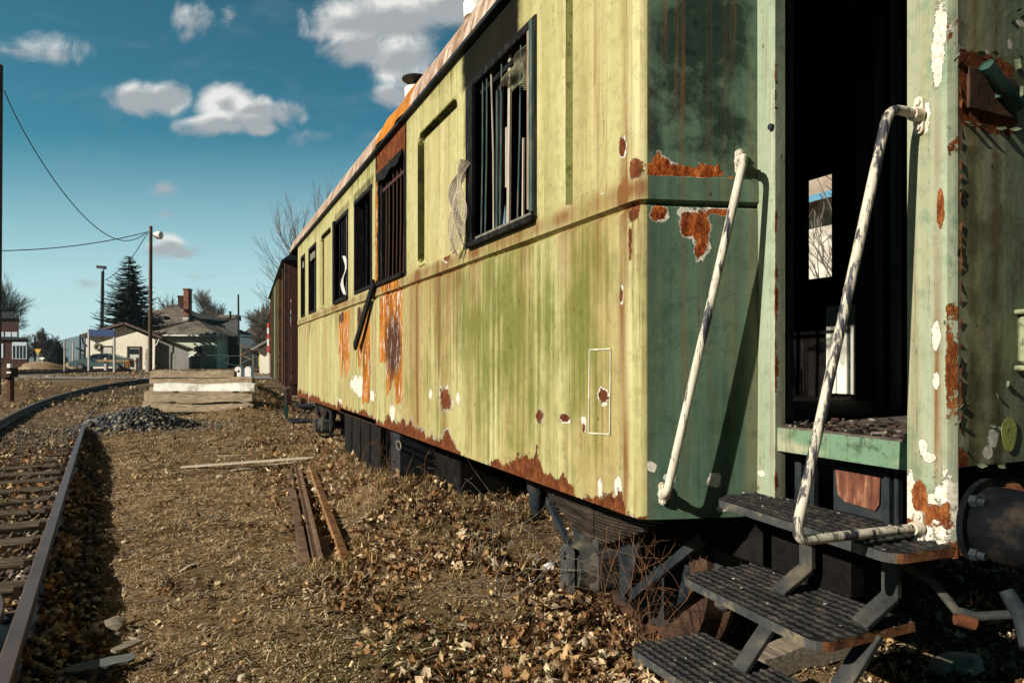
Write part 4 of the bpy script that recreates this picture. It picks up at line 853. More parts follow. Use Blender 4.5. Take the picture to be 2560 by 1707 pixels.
# white painted outline low on the side
mb = MB()
q = [SP(1476, 874), SP(1529, 872), SP(1527, 1085), SP(1474, 1082)]
for i in range(4):
    (y0, z0), (y1, z1) = q[i], q[(i + 1) % 4]; n = 7
    for k in range(n):
        s0, s1 = k / n, (k + 1) / n; mb.bar((A - .0055, y0 + (y1 - y0) * s0, z0 + (z1 - z0) * s0), (A - .0055, y0 + (y1 - y0) * s1, z0 + (z1 - z0) * s1), .007 * random.uniform(.6, 1.1), .002, 0, (1, 0, 0))
mb.build('painted_outline', m_mottle('worn_white_line', (.45, .44, .30), (.62, .61, .5), 40, .7, .1), coach)
# ------------------------------------------------------------------ roof, gutter, ventilators
def m_roof():
    t = NT('rusty_roof'); f = t.noise(1, 6, .75, t.mp((3.2, 11, 3.2), rot=(0, 0, .35))); g = t.noise(2.2, 5, .7)
    c = t.ramp(f, (.30, (.09, .04, .022)), (.44, (.25, .14, .085)), (.54, (.42, .33, .26)), (.72, (.60, .53, .45)))
    oc = t.ramp(t.noise(1, 5, .7, t.mp((2, 5, 2))), (.3, (.22, .07, .012)), (.55, (.46, .17, .022)), (.75, (.56, .27, .05)))
    sp = t.n('ShaderNodeSeparateXYZ'); t.put(sp.inputs[0], t.co()); yy_ = t.math('ADD', sp.outputs[1], t.math('MULTIPLY', t.math('SUBTRACT', g, .5), .5))
    om = t.math('MULTIPLY', t.mr(yy_, -1.35, -1.25), t.mr(yy_, -.10, .0, 1, 0))
    c = t.mix(om, c, oc); c = t.mix(t.mr(g, .5, .75, 0, .6), c, (.10, .045, .025, 1))
    return t.out(c, .9, 0, t.bump(f, .5, .01), .1)
prof = [(A - .035, 3.335), (A - .02, 3.36), (A + .005, 3.47), (A + .06, 3.585), (A + .16, 3.70), (A + .32, 3.80), (A + .6, 3.90), (A + 1.0, 3.97), (XC, 4.0)]
prof = prof + [(2 * XC - x, z) for x, z in prof[-2::-1]]
yr = np.concatenate([np.arange(EY - .02, 5.2, .15), np.arange(5.2, 6.5, .06), np.arange(6.5, YE + 1.05, .15)]); V = []
mb = MB(); k = len(prof)
for q in yr:
    wob = .018 * math.sin(q * 9) * (5.2 < q < 6.5) + .004 * math.sin(q * 3)
    for j, (x, z) in enumerate(prof): V.append((x + (wob if j < 6 else 0), q, z + (wob * .8 if 0 < j < 6 else 0)))
mb.add(V, [(i * k + j, i * k + j + 1, (i + 1) * k + j + 1, (i + 1) * k + j) for i in range(len(yr) - 1) for j in range(k - 1)])
mb.add([V[j] for j in range(k)], [tuple(range(k))]); mb.add([V[(len(yr) - 1) * k + j] for j in range(k)], [tuple(range(k - 1, -1, -1))])
roof = mb.build('roof', m_roof(), coach, angle=25)
mb = MB(); mb.box((A - .016, (YC + YE) / 2 + .2, ZT + .004), (.05, YE - YC + .75, .028), None, 0, .004); mb.build('gutter', M['black_iron'], coach)
def vent(px, py, Zd, s=1.0):
    p = atZ(px, py, Zd); mb = MB(); mb.lathe((p[0], p[1], p[2] - .35), (0, 0, 1), [(0, .07 * s), (.28, .07 * s), (.28, .15 * s), (.38, .155 * s), (.39, .13 * s)], 18); v_ = mb.build('ventilator', M['white'], roof)
    mb = MB(); mb.lathe((p[0], p[1], p[2] + .02), (0, 0, 1), [(0, .03 * s), (.08, .03 * s), (.085, .19 * s), (.095, .19 * s), (.115, .05 * s)], 18); mb.build('ventilator_cap', M['black_iron'], roof)
vent(1040, 232, 5.75, .62); vent(1192, 22, 4.7, .6)
# ------------------------------------------------------------------ floor, ceiling, far side, bulkheads
mb = MB(); FZ = 1.135
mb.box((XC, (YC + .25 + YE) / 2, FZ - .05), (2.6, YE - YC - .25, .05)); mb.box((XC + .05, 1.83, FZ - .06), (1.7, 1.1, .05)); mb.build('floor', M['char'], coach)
fpts = [(DX + .025, PY1 - .0), (DX + .025, PY0 + .05), (XC + 1.0, PY0 + .25), (XC + 1.0, PY1 - .0)]
mb = MB(); mb.prism([(x, y, FZ - .012) for x, y in fpts], (0, 0, .014)); mb.build('entrance_floor', m_mottle('worn_floor', (.03, .022, .018), (.10, .075, .06), 12, .8, .5, c3=(.17, .13, .105)), coach)
mb = MB()
for _ in range(330):
    u_ = random.random() ** 2.2; x = DX + .04 + u_ * 1.3; y = PY1 + random.random() * (PY0 - PY1 + .1); s = random.uniform(.003, .010) + .012 * random.random() ** 4
    mb.box((x, y, FZ + .004 + random.random() * .012), (s * 1.6, s, s * .5), Matrix.Rotation(random.random() * 3, 3, 'Z') @ Matrix.Rotation(random.uniform(-.6, .6), 3, 'X'), random.choice([0, 0, 0, 1, 2]))
o = mb.build('floor_debris', [M['char_wood'], M['rust_dark'], M['sill_worn']], coach); o['kind'] = 'stuff'
mb = MB(); XF = 2 * XC - A
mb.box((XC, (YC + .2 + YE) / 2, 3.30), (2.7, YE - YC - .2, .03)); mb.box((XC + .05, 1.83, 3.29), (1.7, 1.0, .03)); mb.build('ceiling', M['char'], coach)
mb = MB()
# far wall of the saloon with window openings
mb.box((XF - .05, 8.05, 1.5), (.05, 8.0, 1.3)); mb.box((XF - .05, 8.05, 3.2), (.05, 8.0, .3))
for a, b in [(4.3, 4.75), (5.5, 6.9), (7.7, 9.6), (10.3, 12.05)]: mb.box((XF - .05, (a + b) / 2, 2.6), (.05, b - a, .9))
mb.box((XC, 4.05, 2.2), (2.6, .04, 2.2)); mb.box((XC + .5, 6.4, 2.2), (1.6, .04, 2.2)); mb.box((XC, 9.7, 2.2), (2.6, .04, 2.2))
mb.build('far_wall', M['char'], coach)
# entrance lobby: bulkhead with an inner door frame, opposite wall with window and door leaf
BX = XF - .10
def LP(px, py, X): p = onX(px, py, X); return p[1], p[2]
mb = MB()
mb.box((XC + .05, PY1 - .08, 2.2), (1.75, .03, 2.2))
wy0, wz1 = LP(2084, 432, BX); wy1, wz0 = LP(2018, 700, BX)
Y0b, Y1b = PY1 - .1, 4.05
mb.box((BX, (wy1 + Y1b) / 2, 2.2), (.04, Y1b - wy1, 2.2)); mb.box((BX, (Y0b + wy0) / 2, 2.2), (.04, wy0 - Y0b, 2.2))
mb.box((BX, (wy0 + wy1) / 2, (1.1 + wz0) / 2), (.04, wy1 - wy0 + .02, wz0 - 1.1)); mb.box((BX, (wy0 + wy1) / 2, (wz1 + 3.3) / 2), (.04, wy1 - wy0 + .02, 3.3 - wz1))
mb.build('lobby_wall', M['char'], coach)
IX = BX - .05
dy0, dz1 = LP(2148, 760, IX); dy1, dz0 = LP(2066, 990, IX); dz0 = 1.14; mb = MB(); n = 3
for i in range(n):
    ya, yb = dy0 + (dy1 - dy0) * i / n, dy0 + (dy1 - dy0) * (i + 1) / n - .008; mb.box((IX, (ya + yb) / 2, (dz0 + dz1) / 2), (.03, yb - ya, dz1 - dz0), None, 0, .004)
mb.build('inner_panel', m_mottle('cream_panel', (.62, .62, .52), (.74, .74, .64), 9, .7, .15), coach)
M['blue_dark'] = m_flat('dark_blue_grey', (.07, .085, .11), .6)
mb = MB()
for px, w_, X in [(2158, .09, IX - .12), (2196, .03, IX - .8), (2240, .03, IX - 1.2)]: y_, _ = LP(px, 500, X); mb.box((X, y_, 2.2), (.05, w_, 2.2), None, 0, .004)
mb.build('inner_post', M['blue_dark'], coach)
mb = MB(); mb.box((DX + .055, PY0 + .018, 2.2), (.03, .02, 2.15), None, 0, .003); mb.box((DX + .10, PY0 + .034, 2.2), (.05, .012, 2.15), None, 1, .003); mb.build('door_seal', [M['char'], M['bar_green']], coach)
mb = MB(); mb.lathe((DX - .012, PY0 + .015, LP(1921, 322, DX)[1]), (1, 0, 0), [(0, .012), (.012, .012)], 10); mb.build('latch', M['black_iron'], coach)
# sill beam with the worn band
def mk_s(s, z, m): m['algae'] = .55 * np.exp(-((s - PY1 - .2) / .12) ** 2) + .15 - .5 * np.exp(-((z - 1.065) / .02) ** 2); m['runs'] += .25 * np.exp(-((s - PY1 - .05) / .02) ** 2)
sz0 = 1.045
p = [(DX + .012, q, -1, 0, q) for q in lines(PY1, PY0 + .01, .012)[::-1]]
sheet('door_sill', M['paint_p'], p, np.concatenate([lines(sz0, FZ - .004, .008)]), lambda s, z: .0 * s, None, mk_s, coach)
mb = MB(); mb.box((DX + .055, (PY0 + PY1) / 2, (sz0 + FZ) / 2 - .004), (.08, PY0 - PY1 - .01, FZ - sz0 - .01)); mb.build('sill_beam', M['paint_p'], coach)
# recess below the sill: rusty plate on a dark bracket, uprights
RX = DX + .12
mb = MB()
for px, w_ in [(2150, .0)]:
    y1, z1 = LP(2076, 1165, RX); y0, z0 = LP(2215, 1300, RX); mb.box((RX + .02, (y0 + y1) / 2, (z0 + z1) / 2), (.03, abs(y1 - y0), abs(z1 - z0) + .03), None, 0, .01)
for px, w_ in [(2035, .02), (2000, .03), (2246, .015), (2222, .02)]: y_, _ = LP(px, 1250, RX); mb.box((RX + .0, y_, .93), (.03, w_, .26), None, 0, .004)
rb = mb.build('underfloor_bracket', M['black_iron'], coach)
y1, z1 = LP(2090, 1172, RX); y0, z0 = LP(2200, 1275, RX); mb = MB()
mb.prism([(RX - .004, y1, z1), (RX - .004, y1 - .01, z0 + .025), (RX - .004, y1 - .04, z0 + .004), (RX - .004, y0 + .015, z0 - .004), (RX - .004, y0, z0 + .02), (RX - .004, y0 - .002, z1 - .004)], (.004, 0, 0)); mb.build('rusty_plate', m_mottle('red_plate', (.05, .018, .012), (.16, .055, .03), 14, .8, .4, c3=(.34, .19, .11), stretch=(1, 3, .6)), rb)
mb = MB(); mb.box((DX + .6, 1.7, .93), (.04, .8, .28)); mb.build('headstock_web', M['char'], coach)
# ------------------------------------------------------------------ step boards
def m_tread(): return m_mottle('worn_tread', (.014, .015, .017), (.05, .048, .044), 16, .55, .5, c3=(.13, .11, .085))
M['tread'] = m_mottle('worn_tread', (.005, .006, .007), (.017, .016, .016), 16, .5, .5, c3=(.06, .046, .034), spec=.2); M['tread_rust'] = m_mottle('rust_edge', (.05, .018, .010), (.16, .06, .025), 16, .85, .6, c3=(.26, .13, .06)); M['tread_edge'] = m_mottle('tread_edge', (.02, .024, .03), (.055, .055, .052), 14, .6, .5, c3=(.2, .16, .1))
def step(fl, fr, bl, br, th, corner=.05, rust_ends='r'):
    """tread plate from its four top corners (front/back, left = far / right = near)"""
    fl, fr, bl, br = [np.array(q, float) for q in (fl, fr, bl, br)]
    def P(u_, v_): return (fl * (1 - u_) + fr * u_) * (1 - v_) + (bl * (1 - u_) + br * u_) * v_
    L = np.linalg.norm(fr - fl); D = np.linalg.norm(bl - fl); c = corner
    up = np.cross(fr - fl, bl - fl); up /= np.linalg.norm(up); up *= np.sign(up[2])
    out = []
    for (cu, cv, a0_) in [(c / L, c / D, 180), (1 - c / L, c / D, 270)]:
        for k in range(6): a = R(a0_ + 90 * k / 5); out.append(P(cu + c / L * math.cos(a), cv + c / D * math.sin(a)))
    out += [P(1, 1), P(0, 1)]
    mb = MB(); n = len(out); top = out; bot = [q - up * th for q in out]
    mb.add(top + bot, [tuple(range(n)), tuple(range(2 * n - 1, n - 1, -1))])
    for i in range(n): mb.add([top[i], bot[i], bot[(i + 1) % n], top[(i + 1) % n]], [(0, 1, 2, 3)], 2 if (9 <= i <= 11 and 'r' in rust_ends) or (i in (n - 1, 0, 1, 2) and 'l' in rust_ends) else 1)
    st = mb.build('step_board', [M['tread'], M['tread_edge'], M['tread_rust']], coach, angle=30)
    # raised bars of the anti-slip pattern, one mesh
    mb = MB(); e1 = (fr - fl) / L; e2 = (bl - fl) / D; nu = int(L / .034); nv = int(D / .034)
    for i in range(nu):
        for j in range(nv):
            u_, v_ = (i + .4 + .25 * (j % 2)) / nu, (j + .5) / nv
            if u_ > .985 or (min(u_, 1 - u_) * L < c * .8 and v_ * D < c * .8): continue
            q = P(u_, v_) + up * .0005; dl = (e1 * .90 + e2 * .43); dw = (e1 * .43 - e2 * .90); l_, w_, h_ = .021, .0085, random.uniform(.0055, .0075)
            mb.add([q - dl * l_, q - dw * w_, q + dl * l_, q + dw * w_, q - dl * l_ * .45 + up * h_, q - dw * w_ * .3 + up * h_, q + dl * l_ * .45 + up * h_, q + dw * w_ * .3 + up * h_], [(4, 5, 6, 7), (0, 1, 5, 4), (1, 2, 6, 5), (2, 3, 7, 6), (3, 0, 4, 7)])
    mb.build('tread_pattern', M['tread'], st, angle=20)
    mb = MB()
    for _ in range(14):
        q = P(random.random(), random.random()) + up * .005; s = random.uniform(.002, .006); mb.box(q, (s * 2, s, s * .4), Matrix.Rotation(random.random() * 3, 3, 'Z'), random.randint(0, 1))
    o = mb.build('grit', [M['sill_worn'], M['curtain']], st); o['kind'] = 'stuff'
    return st
def S3(px, py, X): p = onX(px, py, X); return p
s1 = step(S3(1783, 1244, 1.73), S3(2236, 1388, 1.73), S3(1783, 1244, 1.73) + np.array([.25, .02, 0]), S3(2236, 1388, 1.73) + np.array([.28, -.015, 0]), .028)
f2 = S3(1697, 1427, 1.615); g2 = S3(2048, 1640, 1.615) ; g2[2] = (g2[2] + f2[2]) / 2; f2[2] = g2[2] + .02
s2 = step(f2, g2, f2 + np.array([.34, -.02, .005]), g2 + np.array([.40, -.01, .005]), .03)
f3 = S3(1568, 1612, 1.435); g3 = S3(2000, 1930, 1.435); g3[2] = f3[2] = f3[2] - .0
s3 = step(f3, g3, f3 + np.array([.34, -.02, 0]), g3 + np.array([.36, 0, 0]), .03, rust_ends='rl')
# hangers between the steps
mb = MB()
def hang(pts, w_=.05, th=.02):
    q = MB()
    for a, b in zip(pts[:-1], pts[1:]): q.bar(a, b, w_, th, 0, (1, 0, 0), .003)
    q.build('step_hanger', M['iron_dust'], coach)
zA = s1.data; z1s = float(S3(1783, 1244, 1.73)[2]); z2s = f2[2]; z3s = f3[2]
for (px, pxb) in [(2018, 1995), (2228, 2195)]:
    y_ = onX(px, 1400, 1.92)[1]; hang([(1.92, y_, z1s - .03), (1.92, y_, z2s + .075), (1.80, y_ + .015, z2s + .002)], .055, .022)
for px in (1935, 2150):
    y_ = onX(px, 1600, 1.8)[1]; hang([(1.86, y_, z2s - .034), (1.66, y_ + .015, z3s + .004)], .06, .022)
y_ = 1.75; hang([(1.98, DY - .03, z1s - .03), (1.98, DY - .03, z2s)], .05, .02)
# far steps
for (zz, x0, x1) in [(z2s, 1.50, 1.86), (z3s, 1.40, 1.74)]:
    mb = MB(); mb.box(((x0 + x1) / 2, YE + .42, zz), (x1 - x0, .75, .03), None, 0, .004); mb.build('step_board', M['tread'], coach)
for y_ in (YE + .12, YE + .7): hang([(1.82, y_, .85), (1.80, y_, z2s), (1.56, y_, z3s)], .05, .02)
# ------------------------------------------------------------------ handrails
def m_handrail():
    t = NT('worn_handrail'); f = t.noise(1, 6, .7, t.mp((26, 26, 3.5))); g = t.noise(1, 5, .7, t.mp((60, 60, 9), (3, 1, 2)))
    f = t.math('ADD', f, t.mr(t.noise(2.2, 3), .35, .65, -.035, .14)); c = t.ramp(f, (.34, (.010, .012, .020)), (.44, (.045, .047, .058)), (.48, (.50, .45, .36)), (.66, (.64, .59, .48)), (.76, (.46, .30, .13)))
    c = t.mix(t.mr(g, .57, .62), c, (.06, .05, .05, 1)); return t.out(c, .55, 0, t.bump(f, .35, .004), .3)
M['handrail'] = m_handrail(); M['cast'] = m_mottle('painted_casting', (.45, .40, .31), (.62, .57, .47), 22, .7, .6, c3=(.38, .2, .09))
def arc(p0, p1, p2, r, n=6):
    p0, p1, p2 = [np.array(q, float) for q in (p0, p1, p2)]; a = (p0 - p1) / np.linalg.norm(p0 - p1); b = (p2 - p1) / np.linalg.norm(p2 - p1); s = p1 + a * r; e = p1 + b * r
    return [(1 - q) ** 2 * s + 2 * q * (1 - q) * p1 + q * q * e for q in np.linspace(0, 1, n)]
def rail(top_b, top_o, bot_o, bot_b, r=.0135, rb=.05):
    mb = MB(); mb.tube([np.array(top_b)] + arc(top_b, top_o, bot_o, rb) + arc(top_o, bot_o, bot_b, rb) + [np.array(bot_b)], r, 14); return mb.build('handrail', M['handrail'], coach, angle=60)
def bracket(c, nrm, hr, h=.075, w_=.028):
    c = np.array(c, float); n_ = np.array(nrm, float); side = np.cross(n_, (0, 0, 1)); q = MB()
    P = [c + side * w_ * math.cos(a) * .5 + np.array([0, 0, (h - w_) * .5 * np.sign(math.sin(a)) + w_ * .5 * math.sin(a)]) for a in np.linspace(.05, 6.283 + .05, 21)[:-1]]
    q.prism([p + n_ * .012 for p in P], -n_ * .014)
    q.lathe(c + n_ * .01, n_, [(0, .022), (.012, .021), (.03, .0185)], 16)
    br_ = q.build('rail_bracket', M['cast'], hr)
    for s in (-1, 1):
        q = MB(); q.lathe(c + np.array([0, 0, s * h * .34]) + n_ * .011, n_, [(0, .0095), (.007, .0095), (.009, .007)], 6); q.build('bolt', M['cast'], hr)
def face_pt(px, py, o=0.0): s, z = FPt(px, py); return np.array([A + FX[0] * s - .287 * o, YC - .0085 + FX[1] * s - .958 * o, z])
nf = np.array([-.287, -.958, 0])
tb, bb = face_pt(1842, 407), face_pt(1652, 1232)
h1 = rail(tb + nf * .01, tb + nf * .085 + np.array([-.02, 0, .0]), bb + nf * .085 + np.array([-.018, 0, .01]), bb + nf * .01, .0155, .045)
bracket(tb, nf, h1, .095); bracket(bb, nf, h1, .085)
tb = onX(2302, 290, DX); bb = onX(2302, 1318, DX); to = tb + np.array([-.14, .0, .005]); bo = np.array([1.452, tb[1] + .012, bb[2] + .01])
h2 = rail(tb, to, bo, bb, .0140, .055); nx_ = np.array([-1.0, 0, 0]); bracket(tb, nx_, h2, .11); bracket(bb, nx_, h2, .10)
# ------------------------------------------------------------------ running gear
mb = MB(); mb.box((XC - .95, 6.9, .69), (.06, 10.6, .20)); mb.box((XC + .95, 6.9, .69), (.06, 10.6, .20))
for q in (3.75, 5.3, 6.9, 8.5, 10.2, 11.8): mb.box((XC, q, .70), (1.86, .08, .14))
mb.box((XC, 7.15, .79), (2.6, 9.6, .02)); mb.build('underframe', M['char'], coach)
def wheelset(Yw):
    mb = MB(); AZ = .35; mb.tube([(XC - .98, Yw, AZ), (XC + .98, Yw, AZ)], .065, 14); ax = mb.build('axle', M['black_iron'], coach)
    for sgn in (-1, 1):
        q = MB(); x0 = XC + sgn * .745
        q.lathe((x0 + .075 * sgn, Yw, AZ), (-sgn, 0, 0), [(0, .34), (0, .46), (.004, .467), (.11, .475), (.118, .485), (.125, .50), (.15, .50), (.155, .44), (.15, .33)], 48, 0, False)
        q.lathe((x0 + .06 * sgn, Yw, AZ), (-sgn, 0, 0), [(0, .05), (0, .345), (.03, .345), (.1, .12), (.12, .05)], 48, 1, False)
        q.lathe((x0 + .10 * sgn, Yw, AZ), (-sgn, 0, 0), [(0, .05), (0, .11), (.2, .11)], 24, 1, False)
        q.build('wheel', [M['rust_dark'], M['black_iron']], coach)
    # axle box, guard, spring on the visible side
    bx = XC - 1.13
    q = MB(); q.lathe((bx + .12, Yw, AZ), (-1, 0, 0), [(0, .13), (.2, .13), (.24, .105), (.27, .1)], 20); q.box((bx - .0, Yw, AZ), (.2, .27, .2), None, 0, .03); q.box((bx + .02, Yw, AZ + .12), (.14, .16, .06), None, 0, .01)
    ab = q.build('axle_box', M['iron_dust'], coach)
    q = MB(); q.box((bx - .165, Yw, AZ), (.04, .13, .235), None, 0, .02)
    q.build('axle_box_cover', M['iron_dust'], ab)
    for s in (-1, 1):
        q = MB(); q.lathe((bx - .18, Yw, AZ + s * .075), (-1, 0, 0), [(0, .02), (.02, .02), (.03, .012)], 8); q.build('bolt', M['iron_dust'], ab)
    for s in (-1, 1):
        q = MB(); q.prism([(bx + .03, Yw + s * .16, .22), (bx + .03, Yw + s * .23, .22), (bx + .03, Yw + s * .36, .66), (bx + .03, Yw + s * .16, .66)], (.03, 0, 0))
        q.bar((bx + .045, Yw + s * .21, .24), (bx + .045, Yw + s * .75, .66), .03, .04); q.build('horn_guide', M['black_iron'], coach)
    q = MB(); n = 12
    for k in range(n):
        L = .64 - .046 * k; zc_ = .655 - .0148 * k
        pts = [(y_, zc_ + .06 * (y_ / .62) ** 2) for y_ in np.linspace(-L, L, 13)]
        for (ya, za), (yb, zb) in zip(pts[:-1], pts[1:]): q.bar((bx, Yw + ya, za), (bx, Yw + yb, zb), .085, .0095, 0, (0, 0, 1))
    q.box((bx, Yw, .56), (.115, .09, .23), None, 0, .01); q.build('leaf_spring', m_mottle('spring_steel', (.010, .008, .007), (.035, .026, .02), 12, .65, .3, c3=(.07, .055, .042), stretch=(1, .3, 3), spec=.1), coach)
    for s in (1,) if Yw < 5 else (-1, 1):
        q = MB(); q.lathe((bx - .01, Yw + s * .66, .78), (0, 0, -1), [(0, .055), (.05, .062), (.16, .056), (.2, .042), (.24, .046), (.27, .034), (.31, .026), (.32, .012)], 16); q.build('spring_hanger', M['black_iron'], coach)
WY = 2.96
wheelset(WY); wheelset(11.2)
# brake block ahead of the near wheel
mb = MB(); p = onX(1755, 1500, 1.95); 
mb.box((2.16, 2.40, .40), (.11, .08, .28), None, 0, .02); mb.box((2.14, 2.38, .62), (.05, .05, .26), None, 0, .006); mb.lathe((2.11, 2.37, .42), (-1, 0, 0), [(0, .035), (.03, .035), (.05, .03), (.07, .018)], 8)
mb.lathe((2.10, 2.36, .72), (-1, 0, 0), [(0, .055), (.05, .055), (.07, .03)], 14); mb.build('brake_block', M['iron_dust'], coach)
# battery box of corrugated planks, and a second cabinet
mb = MB(); y0, y1 = 6.38, 8.2; n = 8
for i in range(n):
    ya = y0 + (y1 - y0) * i / n; wd = (y1 - y0) / n; mb.box((A + .06 + .012 * (i % 2), ya + wd / 2, .55), (.04, wd - .012, .58), None, 0, .006)
mb.box((A + .5, y0 + .02, .55), (.8, .04, .56), None, 0, .004); mb.box((A + .55, y1 - .02, .55), (.8, .04, .56)); mb.box((A + .04, (y0 + y1) / 2, .80), (.08, y1 - y0, .06), None, 1, .006); mb.box((A + .45, (y0 + y1) / 2, .3), (.8, y1 - y0, .03))
bb_ = mb.build('battery_box', [M['char_wood'], M['rust_dark']], coach)
mb = MB(); ya = onX(1000, 1150, A + .12)[1]
mb.box((A + .30, ya + .18, .56), (.36, .30, .44), None, 0, .01); cab = mb.build('equipment_cabinet', M['black_iron'], coach)
mb = MB(); c = onX(997, 1113, A + .10); mb.tube([(c[0] - .0, c[1] + .075 * math.cos(a), c[2] + .038 * math.sin(a)) for a in np.linspace(0, 6.283, 22)], .008, 6); mb.build('ring_handle', M['sill_worn'], cab)
mb = MB(); mb.box((A + .8, 5.8, .54), (.7, .95, .52), None, 0, .01); mb.build('under_shade_box', M['char'], coach)  # black box added to stand for the deep shade below the floor
# buffer, headstock, hoses at the right
mb = MB(); zb = EYE - .475; bxx = 2.10
mb.lathe((bxx, EY + .0, zb), (0, -1, 0), [(0, .13), (.018, .13), (.018, .108), (.05, .11), (.40, .102), (.42, .094)], 30); bf = mb.build('buffer', m_mottle('blue_black_paint', (.003, .004, .005), (.007, .008, .010), 10, .7, .8, c3=(.034, .026, .02), spec=.02), coach)
for a in (40, 140, 220, 320):
    q = MB(); q.lathe((bxx + .118 * math.cos(R(a)), EY - .02, zb + .118 * math.sin(R(a))), (0, -1, 0), [(0, .018), (.02, .018), (.02, .012), (.04, .012)], 6); q.build('bolt', M['black_iron'], bf)
mb = MB(); mb.box((XC + .04, EY + .06, .97), (1.75, .09, .26), None, 0, .006); mb.build('headstock', M['char'], coach)
mb = MB(); c, z = EPt(2470, 1222); mb.prism([(c - .06, EY - .02, z), (c + .12, EY - .02, z + .01), (c + .12, EY - .05, z - .03), (c - .03, EY - .05, z - .03)], (0, .02, 0)); mb.build('torn_flap', M['rust'], coach)
pp = [onX(2255, 1410, 2.0), onX(2330, 1450, 2.0), onX(2390, 1525, 2.02), onX(2440, 1540, 2.06), onX(2600, 1532, 2.2)]
mb = MB(); P = []
for a, b in zip(pp[:-1], pp[1:]):
    for s in np.linspace(0, 1, 5)[:-1]: P.append(a + (b - a) * s)
mb.tube(P + [pp[-1]], [.013] * len(P) + [.013], 10, mat=0); mb.lathe(pp[2] - np.array([.0, .0, .02]), pp[3] - pp[2], [(0, .022), (.05, .022)], 10, 1); mb.build('brake_pipe', [M['iron_dust'], M['rust']], coach)
mb = MB(); pp = [onX(2515, 1475, 2.15), onX(2530, 1500, 2.15), onX(2555, 1540, 2.12), onX(2570, 1620, 2.08)]; mb.tube(pp, [.02, .022, .024, .02], 12); mb.build('brake_hose', M['black_iron'], coach)
# ================================================================== things near the carriage
# torn netting at the first window: woven sheet with real gaps
def m_net():
    t = NT('netting'); c = t.ramp(t.noise(30, 4), (.3, (.20, .19, .10)), (.7, (.42, .40, .27)))
    return t.out(c, .9, 0, None, .1, .35)
M['net'] = m_net(); M['net_pale'] = m_mottle('pale_netting', (.42, .36, .27), (.60, .54, .44), 30, .9, .2)
def netting(name, label, f, nu, nv, mat, r=.0012, hole=None):
    """f(u, v) -> point; threads along both directions"""
    mb = MB(); P = [[np.array(f(i / nu, j / nv)) for i in range(nu + 1)] for j in range(nv + 1)]
    def seg(a, b):
        d = b - a; u_, v_ = basis(d); V = []
        for q in (a, b): V += [q + u_ * r, q + v_ * r * .9 - u_ * r * .5, q - v_ * r * .9 - u_ * r * .5]
        mb.add(V, [(0, 1, 4, 3), (1, 2, 5, 4), (2, 0, 3, 5)])
    for j in range(nv + 1):
        for i in range(nu + 1):
            if hole and hole(i / nu, j / nv): continue
            if i < nu and not (hole and hole((i + 1) / nu, j / nv)): seg(P[j][i], P[j][i + 1])
            if j < nv and not (hole and hole(i / nu, (j + 1) / nv)): seg(P[j][i], P[j + 1][i])
    return tag(mb.build(name, mat, None, angle=0), label, 'netting')
def nf1(u, v):
    tl, tr = onX(1262, 200, A + .01), onX(1332, 80, A + .01); bl, br = onX(1232, 245, A + .01), onX(1322, 225, A + .01)
    p = (tl * (1 - u) + tr * u) * (1 - v) + (bl * (1 - u) + br * u) * v; p[0] += .02 * math.sin(u * 9 + v * 4) + .015 * math.sin(v * 11); return p
netting('torn_netting', 'grey-green torn netting caught in the top of the large barred window', nf1, 34, 30, M['net'], .0016, lambda u, v: v > .55 + .5 * u + .1 * math.sin(u * 20))
def nf2(u, v):
    top = onX(1186, 350, A - .03); w_ = .05 + .15 * v ** .7; x = A - .055 - .05 * math.sin(v * 3.1) - .02 * math.sin(u * 8 + v * 9)
    y0 = Yside(1176) + .02; z = 2.56 - .50 * v + .02 * math.sin(u * 5); return (x + .02 * math.cos(u * 14), y0 - .11 + w_ * u * 1.25 + .03 * math.sin(v * 7), z)
netting('torn_netting', 'pale torn netting hanging out over the far corner of the large barred window', nf2, 26, 62, [M['net_pale']][0], .0022, lambda u, v: (v > .86 and abs(math.sin(u * 9 + 1)) > .75))
# charred plank leaning out of the fourth window
mb = MB(); a, b = onX(935, 706, A - .03), onX(887, 868, A - .055); mb.bar(a, b, .09, .03, 0, (1, 0, 0), .006)
tag(mb.build('charred_plank', M['char_wood']), 'black charred plank hanging down the side from a burnt window sill', 'plank')
# rags
mb = MB(); V = []
for j in range(9):
    for i in range(3):
        p = onX(860 + 4 * math.sin(j * .8) + 3.2 * (i - 1) * (1 - abs(j - 4) / 9), 640 + j * 12, A - .0); V.append(p + np.array([-.012 * math.cos(i + j), 0, 0]))
mb.add(V, [(j * 3 + i, j * 3 + i + 1, j * 3 + 4 + i, j * 3 + 3 + i) for j in range(8) for i in range(2)])
tag(mb.build('torn_rag', M['curtain']), 'pale rag hanging in the barred window beside the second blind panel', 'rag')
